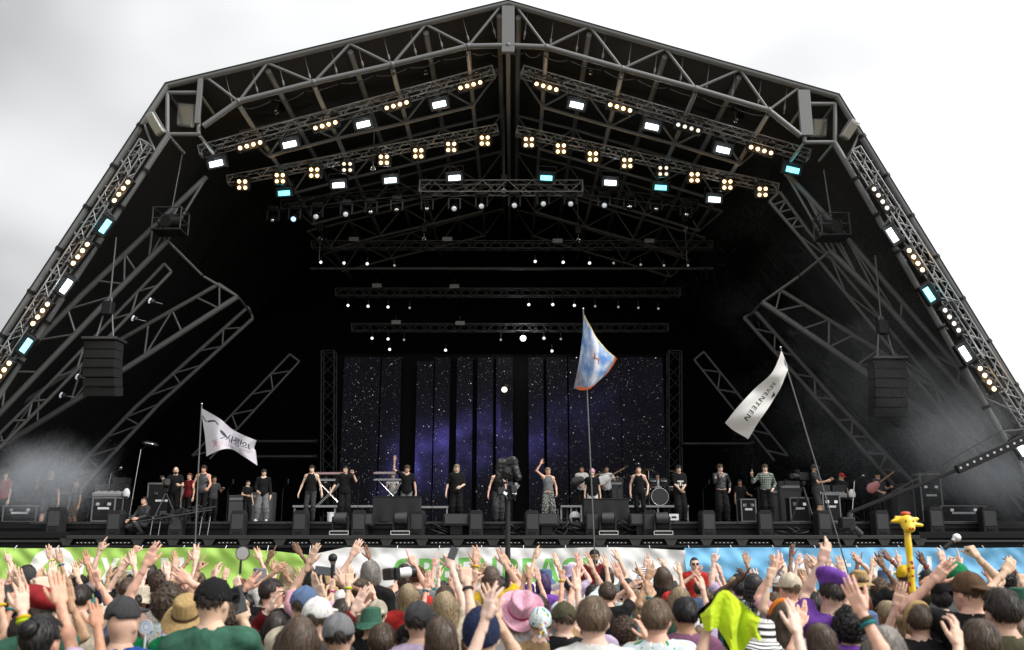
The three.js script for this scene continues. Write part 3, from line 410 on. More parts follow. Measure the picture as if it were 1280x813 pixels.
function surfaceNet(sdf, lo, hi, cell, uvf) {
  const nx = Math.ceil((hi[0] - lo[0]) / cell) + 2, ny = Math.ceil((hi[1] - lo[1]) / cell) + 2, nz = Math.ceil((hi[2] - lo[2]) / cell) + 2, F = new Float32Array(nx * ny * nz).fill(1), B = 5, R = cell * B * 0.9 + 0.03;
  const at = (i, j, k) => (k * ny + j) * nx + i;
  for (let k0 = 0; k0 < nz; k0 += B) for (let j0 = 0; j0 < ny; j0 += B) for (let i0 = 0; i0 < nx; i0 += B) {
    const c = sdf(lo[0] + (i0 + B / 2) * cell, lo[1] + (j0 + B / 2) * cell, lo[2] + (k0 + B / 2) * cell), far = Math.abs(c) > R;
    for (let k = k0; k < Math.min(k0 + B, nz); k++) for (let j = j0; j < Math.min(j0 + B, ny); j++) for (let i = i0; i < Math.min(i0 + B, nx); i++) F[at(i, j, k)] = far ? c : sdf(lo[0] + i * cell, lo[1] + j * cell, lo[2] + k * cell);
  }
  const vid = new Int32Array(nx * ny * nz).fill(-1), pos = [], idx = [], g = new Float32Array(8);
  for (let k = 0; k < nz - 1; k++) for (let j = 0; j < ny - 1; j++) for (let i = 0; i < nx - 1; i++) {
    let m = 0; for (let q = 0; q < 8; q++) { g[q] = F[at(i + (q & 1), j + ((q >> 1) & 1), k + (q >> 2))]; if (g[q] < 0) m |= 1 << q; }
    if (m === 0 || m === 255) continue;
    let sx = 0, sy = 0, sz = 0, n = 0;
    for (let a = 0; a < 8; a++) for (let ax = 0; ax < 3; ax++) { if (a & (1 << ax)) continue; const b = a | (1 << ax); if ((g[a] < 0) === (g[b] < 0)) continue; const t = g[a] / (g[a] - g[b]); sx += (a & 1) + (ax === 0 ? t : 0); sy += ((a >> 1) & 1) + (ax === 1 ? t : 0); sz += (a >> 2) + (ax === 2 ? t : 0); n++; }
    vid[at(i, j, k)] = pos.length / 3; pos.push(lo[0] + (i + sx / n) * cell, lo[1] + (j + sy / n) * cell, lo[2] + (k + sz / n) * cell);
  }
  const quad = (a, b, c, d, flip) => { if (a < 0 || b < 0 || c < 0 || d < 0) return; if (flip) idx.push(a, c, b, a, d, c); else idx.push(a, b, c, a, c, d); };
  for (let k = 1; k < nz - 1; k++) for (let j = 1; j < ny - 1; j++) for (let i = 1; i < nx - 1; i++) {
    const s = F[at(i, j, k)] < 0;
    if (s !== F[at(i + 1, j, k)] < 0) quad(vid[at(i, j - 1, k - 1)], vid[at(i, j, k - 1)], vid[at(i, j, k)], vid[at(i, j - 1, k)], !s);
    if (s !== F[at(i, j + 1, k)] < 0) quad(vid[at(i - 1, j, k - 1)], vid[at(i - 1, j, k)], vid[at(i, j, k)], vid[at(i, j, k - 1)], !s);
    if (s !== F[at(i, j, k + 1)] < 0) quad(vid[at(i - 1, j - 1, k)], vid[at(i, j - 1, k)], vid[at(i, j, k)], vid[at(i - 1, j, k)], !s);
  }
  const geo = new THREE.BufferGeometry(); geo.setAttribute('position', new THREE.Float32BufferAttribute(pos, 3)); geo.setIndex(idx); geo.computeVertexNormals();
  const uv = new Float32Array(pos.length / 3 * 2); for (let i = 0; i < pos.length / 3; i++) { const q = uvf ? uvf(pos[i * 3], pos[i * 3 + 1], pos[i * 3 + 2]) : [Math.atan2(pos[i * 3], pos[i * 3 + 2]) * 0.16, pos[i * 3 + 1]]; uv[i * 2] = q[0]; uv[i * 2 + 1] = q[1]; }
  geo.setAttribute('uv', new THREE.BufferAttribute(uv, 2)); return geo;
}
const whiten = (g) => { g.setAttribute('color', new THREE.BufferAttribute(new Float32Array(g.attributes.position.count * 3).fill(1), 3)); return g; };
// ---- hands: wrist at the origin, fingers +y, palm faces +z, thumb at +x (a right hand)
const HAND = { open: [[5, 8, 5], 7, 36], wave: [[14, 22, 12], 6, 32], loose: [[26, 34, 20], 4, 24], fist: [[82, 95, 50], 0, 8], grip: [[55, 55, 30], 2, 30], point: [[82, 95, 50], 0, 10, [4, 6, 4]], peace: [[80, 95, 50], 5, 8, [3, 5, 3], [3, 5, 3]], clap: [[3, 4, 3], 2, 20], hang: [[18, 30, 20], 2, 14] };
const handCache = new Map();
function handGeo(pose, cell, left, vr = 0) {
  const key = [pose, cell, left, vr].join(); if (handCache.has(key)) return handCache.get(key);
  let hs = vr * 977 + pose.length * 131 + 7; const jit = () => { hs = (hs * 16807) % 2147483647; return vr ? hs / 2147483647 - 0.5 : 0; }; const [curl, spread0, thumbOut0, ix, md] = HAND[pose], spread = spread0 * (1 + jit() * 1.1), thumbOut = thumbOut0 * (1 + jit() * 0.9), palm = [rbx([0, 0.046, 0], [0.026, 0.036, 0.004], 0.011), cap([0, -0.06, 0], [0, 0.012, 0], 0.027, 0.024), cap([0.024, 0.02, 0.006], [0.032, 0.06, 0.004], 0.014, 0.011)], chains = [], D = Math.PI / 180;
  const base = [[0.029, 0.088], [0.0095, 0.093], [-0.0105, 0.089], [-0.029, 0.079]], len = [[0.043, 0.026, 0.021], [0.047, 0.03, 0.022], [0.043, 0.028, 0.021], [0.034, 0.021, 0.018]], sp = [1, 0.3, -0.4, -1.2];
  for (let f = 0; f < 4; f++) {
    const c = (f === 0 && ix ? ix : f === 1 && md ? md : curl).map((q) => q + jit() * (q > 60 ? 8 : 26)), a = sp[f] * spread * D; let p = [base[f][0], base[f][1], 0], ang = 0; const ch = [];
    for (let s = 0; s < 3; s++) { ang += c[s] * D * (f === 3 ? 1.12 : 1); const L = len[f][s], q = [p[0] + Math.sin(a) * Math.cos(ang) * L, p[1] + Math.cos(a) * Math.cos(ang) * L, p[2] + Math.sin(ang) * L]; ch.push(cap(p, q, 0.0098 - 0.0009 * s - (f === 3 ? 0.001 : 0), 0.0092 - 0.0011 * s - (f === 3 ? 0.001 : 0))); p = q; }
    chains.push(ch);
  }
  { let p = [0.026, 0.018, 0.008], a = thumbOut * D; const ch = [], fold = pose === 'fist' || pose === 'grip' || pose === 'point' || pose === 'peace' ? 0.75 : 0.25; for (const [L, r] of [[0.042, 0.0135], [0.034, 0.0115], [0.027, 0.010]]) { const q = [p[0] + Math.sin(a) * L * Math.cos(fold), p[1] + Math.cos(a) * L * Math.cos(fold), p[2] + Math.sin(fold) * L]; ch.push(cap(p, q, r, r - 0.0015)); p = q; a *= 0.55; } chains.push(ch); }
  const sdf = (x, y, z) => { const P0 = field(palm, 0.014, x, y, z); let r = P0; for (const c of chains) r = Math.min(r, smin(P0, field(c, 0.004, x, y, z), 0.009)); return r; };
  const [lo, hi] = bounds([...palm, ...chains.flat()], 0.012); let g = whiten(surfaceNet(sdf, lo, hi, cell, (x, y, z) => [x, y]));
  if (left) { g.scale(-1, 1, 1); const ia = g.index.array; for (let i = 0; i < ia.length; i += 3) { const t = ia[i]; ia[i] = ia[i + 1]; ia[i + 1] = t; } g.computeVertexNormals(); }
  handCache.set(key, g); return g;
}
// ---- heads: centre at the origin, face towards -z
const headCache = new Map();
function headGeo(cell, face) {
  const key = cell + '/' + face; if (headCache.has(key)) return headCache.get(key);
  const L = [ell([0, 0.014, 0.012], [0.075, 0.099, 0.093]), ell([0, -0.03, -0.022], [0.061, 0.083, 0.069]), ell([0, -0.077, -0.04], [0.042, 0.036, 0.042]), cap([-0.033, 0.021, -0.079], [0.033, 0.021, -0.079], 0.012, 0.012), cap([0, -0.05, 0.02], [0, -0.2, 0.036], 0.051, 0.058)];
  const fine = [cap([0, 0.006, -0.09], [0, -0.028, -0.104], 0.009, 0.0125), cap([-0.019, -0.062, -0.084], [0.019, -0.062, -0.084], 0.0085, 0.0085), ell([-0.079, -0.012, 0.01], [0.011, 0.03, 0.018]), ell([0.079, -0.012, 0.01], [0.011, 0.03, 0.018])];
  const sdf = (x, y, z) => { let d = field(L, 0.03, x, y, z); for (const p of fine) d = smin(d, dist(p, x, y, z), 0.012); const e = Math.hypot(Math.abs(x) - 0.031, y - 0.001, z + 0.095) - 0.013; return Math.max(d, -e); };
  const [lo, hi] = bounds(L, 0.03); const g = whiten(surfaceNet(sdf, lo, hi, cell)), p = g.attributes.position, c = g.attributes.color;
  if (face) for (let i = 0; i < p.count; i++) { const x = Math.abs(p.getX(i)), y = p.getY(i), z = p.getZ(i); if (z > -0.055) continue; if (Math.abs(x - 0.031) < 0.014 && Math.abs(y - 0.001) < 0.0075) c.setXYZ(i, 0.22, 0.19, 0.19); else if (Math.abs(x - 0.032) < 0.02 && Math.abs(y - 0.023 - (0.03 - x) * 0.1) < 0.0065) c.setXYZ(i, 0.38, 0.3, 0.27); else if (x < 0.022 && Math.abs(y + 0.062) < 0.009) c.setXYZ(i, 0.78, 0.42, 0.45); }
  headCache.set(key, g); return g;
}
// ---- hair and hats around that head
const hairCache = new Map();
function hairGeo(style) {
  if (hairCache.has(style)) return hairCache.get(style);
  const skull = ell([0, 0.02, 0.012], [0.086, 0.107, 0.104]), th = (x, z) => Math.atan2(x, z), n = (x, y, z, f) => noise3.noise(x * f, y * f, z * f);
  const strand = (x, y, z, a = 0.0012, q = 34) => a * 0.6 * Math.sin(th(x, z) * q + 7 * n(x, y, z, 17)) + 0.006 * n(x, y, z, 19) + 0.003 * n(x, y, z, 47);
  const frontCut = (x, y, z, yy = 0.062) => Math.min(-(z + 0.040), -(yy - y)) ;   // > 0 only in the face region (removed)
  const faceOff = (d, x, y, z, yy) => Math.max(d, Math.min(-z - 0.038 + Math.abs(x) * 0.25, yy - y));
  const S = {
    short: [[skull], (x, y, z) => faceOff(Math.max(dist(skull, x, y, z) - 0.005 + clamp((0.01 - y) * 0.24, 0, 0.02) + strand(x, y, z), -0.012 - 0.66 * z - y, Math.min(Math.abs(x) - 0.058, 0.012 - y, 0.036 - z)), x, y, z, 0.066)],
    buzz: [[skull], (x, y, z) => faceOff(Math.max(dist(skull, x, y, z) + 0.008 + 0.002 * n(x, y, z, 90), 0.0 - 0.8 * z - y), x, y, z, 0.07)],
    fringe: [[skull], (x, y, z) => faceOff(Math.max(dist(skull, x, y, z) - 0.010 + strand(x, y, z, 0.004, 16), -0.03 - 0.62 * z - y), x, y, z, 0.036)],
  };
  const longL = [skull, ell([0, -0.10, 0.055], [0.094, 0.17, 0.055]), ell([0, -0.22, 0.075], [0.085, 0.13, 0.038]), cap([-0.085, 0, 0.0], [-0.10, -0.2, 0.02], 0.025, 0.02), cap([0.085, 0, 0.0], [0.10, -0.2, 0.02], 0.025, 0.02)];
  S.long = [longL, (x, y, z) => faceOff(field(longL, 0.05, x, y, z) + strand(x, y, z, 0.0016, 30), x, y, z, 0.066)];
  const bobL = [ell([0, 0.02, 0.012], [0.09, 0.112, 0.108]), ell([0, -0.06, 0.03], [0.096, 0.085, 0.082])]; S.bob = [bobL, (x, y, z) => faceOff(Math.max(field(bobL, 0.05, x, y, z) + strand(x, y, z, 0.0015, 30), -0.12 - y), x, y, z, 0.062)];
  const bunL = [skull], bun = ell([0, 0.075, 0.105], [0.05, 0.046, 0.045]); S.bun = [[skull, bun], (x, y, z) => Math.min(S.short[1](x, y, z), dist(bun, x, y, z) + 0.005 * Math.sin(24 * y + 9 * x) + 0.004 * n(x, y, z, 40))];
  const pony = [cap([0, 0.05, 0.11], [0, 0.0, 0.17], 0.026, 0.04), cap([0, 0.0, 0.17], [0.01, -0.22, 0.13], 0.04, 0.015)]; S.ponytail = [[skull, ...pony], (x, y, z) => Math.min(S.short[1](x, y, z), field(pony, 0.02, x, y, z) + strand(x, y, z - 0.15, 0.004, 14))];
  const curlL = [ell([0, 0.015, 0.02], [0.115, 0.13, 0.13])]; S.curly = [curlL, (x, y, z) => faceOff(Math.max(dist(curlL[0], x, y, z) + 0.02 * n(x, y, z, 38) + 0.008 * n(x, y, z, 85), -0.10 - y), x, y, z, 0.05)];
  const br = [skull]; for (let i = 0; i < 11; i++) { const a = (i - 5) * 0.26, x = Math.sin(a) * 0.085, z = 0.02 + Math.cos(a) * 0.085; for (let k = 0; k < 7; k++) br.push(ell([x * (1 + k * 0.02), 0.0 - k * 0.04, z + (k > 3 ? 0.012 : 0)], [0.014, 0.026, 0.014])); } S.braids = [br, (x, y, z) => faceOff(field(br, 0.008, x, y, z) + 0.002 * Math.sin(th(x, z) * 30), x, y, z, 0.066)];
  const [L, f] = S[style], [lo, hi] = bounds(L, 0.03), base = surfaceNet(f, lo, hi, style === 'braids' ? 0.009 : 0.0095, (x, y, z) => [th(x, z) * 0.32, y]);
  // loose strands that follow the scalp
  const bp = base.attributes.position, pos = [], uv = [], idx = [], cnt = { short: 2400, buzz: 1200, fringe: 2200, long: 2600, bob: 2400, bun: 2000, ponytail: 2200, curly: 2600, braids: 700 }[style], seg = { short: [0.012, 4], buzz: [0.004, 3], fringe: [0.016, 4], long: [0.032, 5], bob: [0.022, 4], bun: [0.013, 4], ponytail: [0.02, 4], curly: [0.010, 4], braids: [0.012, 3] }[style];
  const nrm = (p) => { const e = 0.004, d = f(p.x, p.y, p.z); return V(f(p.x + e, p.y, p.z) - d, f(p.x, p.y + e, p.z) - d, f(p.x, p.y, p.z + e) - d).normalize(); }, crown = V(0, 0.13, 0.03), p = V(0, 0, 0);
  for (let i = 0; i < cnt; i++) {
    p.fromBufferAttribute(bp, Math.floor(rnd() * bp.count)); const q = p.clone(), u = rnd() * 3, wd = rr(0.0008, 0.0017), lift = (rnd() < 0.12 ? rr(0.002, 0.005) : rr(0.0, 0.0018)) * (style === 'curly' ? 2 : 1), swirl = rr(-0.5, 0.5) + 0.5 * Math.sin(p.y * 40 + p.x * 30), b0 = pos.length / 3; let nn = nrm(q);
    for (let k = 0; k <= seg[1]; k++) {
      const flow = style === 'curly' ? V(Math.sin(k * 1.7 + i), Math.cos(k * 1.3 + i * 2), Math.sin(k + i * 3)) : q.clone().sub(crown).normalize().add(V(swirl, -0.75, 0.1)); flow.addScaledVector(nn, -flow.dot(nn)).normalize();
      const side = nn.clone().cross(flow).multiplyScalar(wd * (k === seg[1] ? 0.25 : 1)), o = q.clone().addScaledVector(nn, 0.001 + lift * k); pos.push(o.x - side.x, o.y - side.y, o.z - side.z, o.x + side.x, o.y + side.y, o.z + side.z); uv.push(u, k * 0.2, u + 0.004, k * 0.2);
      if (k) { const a = b0 + k * 2 - 2; idx.push(a, a + 1, a + 2, a + 1, a + 3, a + 2); }
      q.addScaledVector(flow, seg[0] * rr(0.8, 1.2)); const d = f(q.x, q.y, q.z); nn = nrm(q); q.addScaledVector(nn, -clamp(d, -0.02, 0.02) * 0.9);
    }
  }
  const sg = new THREE.BufferGeometry(); sg.setAttribute('position', new THREE.Float32BufferAttribute(pos, 3)); sg.setAttribute('uv', new THREE.Float32BufferAttribute(uv, 2)); sg.setIndex(idx); sg.computeVertexNormals();
  const g = mergeGeometries([base, sg]);
  hairCache.set(style, g); return g;
}
const hatCache = new Map();
function hatGeo(style) {
  if (hatCache.has(style)) return hatCache.get(style);
  const V2 = (a) => a.map(([x, y]) => new THREE.Vector2(x, y)); let g;
  const th = (x, z) => Math.atan2(x, z), wr = (x, y, z) => 0.003 * noise3.noise(x * 25, y * 25, z * 25);
  if (style.startsWith('cap')) {
    const s = style === 'capback' ? 1 : -1, dome = ell([0, 0.028, 0.008], [0.094, 0.108, 0.112]), brim = [ell([0, 0.03, s * 0.135 + 0.01], [0.078, 0.009, 0.075]), ell([0, 0.040, s * 0.11 + 0.01], [0.085, 0.008, 0.05])], button = ell([0, 0.137, 0.008], [0.012, 0.006, 0.012]), hole = ell([0, 0.012, -s * 0.115 + 0.008], [0.036, 0.036, 0.04]);
    g = surfaceNet((x, y, z) => { let d = Math.max(dist(dome, x, y, z) + wr(x, y, z) + 0.0022 * Math.pow(Math.abs(Math.cos(th(x, z) * 3)), 14), 0.008 - s * 0.10 * z - y); d = Math.max(d, -dist(hole, x, y, z)); const b = field(brim, 0.02, x, y, z); return Math.min(smin(d, b, 0.01), dist(button, x, y, z)); }, [-0.13, -0.03, -0.24], [0.13, 0.17, 0.25], 0.008);
  } else if (style === 'beret') {
    const a = ell([0.012, 0.092, 0.02], [0.126, 0.066, 0.128]), b = ell([0, 0.06, 0.01], [0.088, 0.05, 0.1]); g = surfaceNet((x, y, z) => Math.max(smin(dist(a, x, y + x * 0.32 - z * 0.1, z), dist(b, x, y, z), 0.03) + wr(x, y, z), 0.03 - y), [-0.2, 0, -0.2], [0.2, 0.25, 0.2], 0.009);
  } else if (style === 'beanie') { const a = ell([0, 0.03, 0.012], [0.094, 0.122, 0.11]); g = surfaceNet((x, y, z) => Math.max(dist(a, x, y, z) + 0.003 * Math.sin(th(x, z) * 40), -0.01 - 0.3 * z - y), [-0.13, -0.07, -0.14], [0.13, 0.18, 0.15], 0.0085); }
  else if (style === 'headband') { g = new THREE.TorusGeometry(0.098, 0.02, 10, 30).scale(0.92, 1.12, 1.2).rotateX(0.25).translate(0, 0.02, 0.0); }
  else if (style === 'bandana') { const a = ell([0, 0.025, 0.012], [0.091, 0.108, 0.108]), k = [cap([0, 0.0, 0.11], [0.03, -0.1, 0.14], 0.02, 0.012), cap([0, 0.0, 0.11], [-0.035, -0.08, 0.13], 0.018, 0.01)]; g = surfaceNet((x, y, z) => Math.min(Math.max(dist(a, x, y, z) + wr(x, y, z), 0.02 - 0.35 * z - y), field(k, 0.01, x, y, z)), [-0.13, -0.14, -0.14], [0.13, 0.17, 0.18], 0.0085); }
  else {
    const prof = { bucket: [[0.001, 0.15], [0.07, 0.148], [0.086, 0.135], [0.098, 0.03], [0.104, 0.022], [0.145, -0.025], [0.147, -0.029], [0.143, -0.03], [0.1, 0.012], [0.094, 0.02]], straw: [[0.001, 0.165], [0.06, 0.163], [0.085, 0.145], [0.096, 0.05], [0.1, 0.035], [0.135, 0.026], [0.168, 0.014], [0.171, 0.010], [0.168, 0.006], [0.1, 0.022], [0.094, 0.03]], cowboy: [[0.001, 0.15], [0.04, 0.158], [0.07, 0.17], [0.088, 0.155], [0.1, 0.05], [0.106, 0.035], [0.14, 0.03], [0.168, 0.034], [0.171, 0.03], [0.168, 0.026], [0.105, 0.022], [0.095, 0.03]] }[style];
    g = new THREE.LatheGeometry(V2(prof), 40); const p = g.attributes.position, c = V(0, 0, 0);
    for (let i = 0; i < p.count; i++) { c.fromBufferAttribute(p, i); const r = Math.hypot(c.x, c.z); if (r > 0.11) { if (style === 'cowboy') c.y += (r - 0.11) * 1.15 * Math.pow(Math.abs(c.x) / r, 2) - (r - 0.11) * 0.35; else if (style === 'straw') c.y += (r - 0.11) * (0.35 * Math.sin(Math.atan2(c.x, c.z) * 2 + 0.6) - 0.3); else c.y += 0.006 * Math.sin(Math.atan2(c.x, c.z) * 5); } else if (style === 'cowboy' && c.y > 0.12) c.y -= 0.03 * Math.exp(-Math.pow(c.x / 0.03, 2)); c.z *= 1.13; p.setXYZ(i, c.x, c.y, c.z); }
    g.computeVertexNormals(); g.translate(0, 0, 0.01);
  }
  hatCache.set(style, g); return g;
}
// ---- bodies
const SKIN = { pale: [0.74, 0.51, 0.42], light: [0.66, 0.435, 0.335], warm: [0.58, 0.355, 0.25], tan: [0.43, 0.25, 0.16], brown: [0.2, 0.105, 0.065], dark: [0.085, 0.048, 0.032] };
const skinMats = Object.fromEntries(Object.entries(SKIN).map(([k, c]) => [k, [[1, 1, 1], [1.06, 0.93, 0.9], [0.86, 0.83, 0.8], [0.95, 0.97, 0.9]].map((j) => M(c.map((x, i) => x * j[i]), 0.6, 0, { vertexColors: true, bumpMap: T.grain, bumpScale: 0.0015 }))]));
const HAIR = { black: [0.016, 0.014, 0.014], dark: [0.045, 0.03, 0.022], brown: [0.14, 0.088, 0.055], light: [0.27, 0.175, 0.105], blond: [0.56, 0.42, 0.24], ash: [0.42, 0.38, 0.34], red: [0.26, 0.075, 0.03], grey: [0.3, 0.29, 0.28], platinum: [0.68, 0.57, 0.40], purple: [0.13, 0.06, 0.24] };
const hairMats = Object.fromEntries(Object.entries(HAIR).map(([k, c]) => [k, M(c, 0.48, 0, { map: T.strands })]));
const CLOTH = { black: [0.010, 0.010, 0.011], crimson: [0.28, 0.016, 0.022], white: [0.78, 0.77, 0.75], grey: [0.2, 0.2, 0.21], charcoal: [0.055, 0.056, 0.06], navy: [0.02, 0.03, 0.075], blue: [0.025, 0.085, 0.38], denim: [0.11, 0.17, 0.30], green: [0.05, 0.15, 0.10], emerald: [0.01, 0.24, 0.09], olive: [0.085, 0.08, 0.045], maroon: [0.16, 0.012, 0.016], red: [0.52, 0.035, 0.03], pink: [0.86, 0.46, 0.58], 'hot pink': [0.62, 0.05, 0.26], mauve: [0.24, 0.10, 0.18], purple: [0.20, 0.07, 0.42], lilac: [0.55, 0.44, 0.62], cream: [0.68, 0.60, 0.46], tan: [0.38, 0.25, 0.13], straw: [0.50, 0.34, 0.15], yellow: [0.80, 0.52, 0.02], orange: [0.78, 0.22, 0.02], lime: [0.55, 0.75, 0.02], teal: [0.03, 0.24, 0.26], brown: [0.12, 0.07, 0.04] };
const clothMats = new Map();
const prints = {
  stripes: (a, b) => canvasTex(64, 64, (c) => { c.fillStyle = a; c.fillRect(0, 0, 64, 64); c.fillStyle = b; c.fillRect(0, 0, 64, 30); }),
  plaid: () => canvasTex(128, 128, (c) => { c.fillStyle = '#8d9a8f'; c.fillRect(0, 0, 128, 128); c.globalAlpha = 0.55; c.fillStyle = '#2b3330'; for (const k of [0, 64]) { c.fillRect(k, 0, 26, 128); c.fillRect(0, k, 128, 26); } c.fillStyle = '#d9ded6'; for (const k of [44, 108]) { c.fillRect(k, 0, 6, 128); c.fillRect(0, k, 128, 6); } }),
  camo: () => noiseTex(256, (u, v) => { const a = tiled(u, v, 2.4, 4), b = tiled(u, v, 2.6, 4, 7); return a > 0.14 ? [205, 205, 200] : b > 0.12 ? [22, 24, 24] : a < -0.1 ? [98, 104, 98] : [60, 66, 62]; }),
  floral: () => canvasTex(256, 256, (c) => { c.fillStyle = '#d8e6ea'; c.fillRect(0, 0, 256, 256); for (let i = 0; i < 90; i++) { c.fillStyle = pick(['#2f7fa6', '#d1587e', '#f3c84b', '#ffffff', '#3e8f5d']); c.beginPath(); c.arc(rnd() * 256, rnd() * 256, 4 + rnd() * 12, 0, 7); c.fill(); } }),
  tiedye: () => noiseTex(256, (u, v) => { const a = tiled(u, v, 1.6, 4), b = tiled(u, v, 1.8, 4, 5); return [170 + 200 * a, 190 - 160 * b, 200 + 180 * b]; }),
  sequin: () => noiseTex(128, () => { const k = rnd(); return k > 0.8 ? [190, 190, 195] : k > 0.5 ? [70, 70, 76] : [18, 18, 20]; }),
};
function clothMat(c) {
  if (clothMats.has(c)) return clothMats.get(c);
  let m;
  if (c === 'black and white striped') { const t = prints.stripes('#f0efec', '#17171a'); t.repeat.set(1, 22); m = M([1, 1, 1], 0.85, 0, { map: t }); }
  else if (c === 'blue striped') { const t = prints.stripes('#f0efec', '#3a4a80'); t.repeat.set(1, 34); m = M([1, 1, 1], 0.85, 0, { map: t }); }
  else if (c === 'plaid') { const t = prints.plaid(); t.repeat.set(7, 7); m = M([0.75, 0.75, 0.75], 0.85, 0, { map: t }); }
  else if (c === 'camouflage') { const t = prints.camo(); t.repeat.set(3, 3); m = M([0.8, 0.8, 0.8], 0.85, 0, { map: t }); }
  else if (c === 'floral') { const t = prints.floral(); t.repeat.set(3.5, 3.5); m = M([0.85, 0.85, 0.85], 0.85, 0, { map: t }); }
  else if (c === 'tie-dye') { const t = prints.tiedye(); t.repeat.set(2, 2); m = M([0.85, 0.85, 0.85], 0.85, 0, { map: t }); }
  else if (c === 'sequined') { const t = prints.sequin(); t.repeat.set(6, 6); m = M([0.6, 0.6, 0.6], 0.35, 0.5, { map: t }); }
  else m = M(CLOTH[c], 0.86, 0, { specularIntensity: 0.35, map: T.cloth, bumpMap: T.weave, bumpScale: 0.0012, sheen: 0.2, sheenColor: col(...CLOTH[c].map((x) => Math.min(1, x * 1.4 + 0.005))), sheenRoughness: 0.7 });
  clothMats.set(c, m); return m;
}
function ik(S, W, a, b, pole) {
  const d = W.clone().sub(S); let L = d.length(); const max = (a + b) * 0.992; if (L > max) { d.multiplyScalar(max / L); L = max; } if (L < 0.12) { d.multiplyScalar(0.12 / L); L = 0.12; }
  const u = d.clone().divideScalar(L), x = clamp((a * a - b * b + L * L) / (2 * L), -a, a), h = Math.sqrt(Math.max(0, a * a - x * x)), q = pole.clone().addScaledVector(u, -pole.dot(u)).normalize();
  return [S.clone().addScaledVector(u, x).addScaledVector(q, h), S.clone().add(d)];
}
const arr = (v) => [v.x, v.y, v.z];
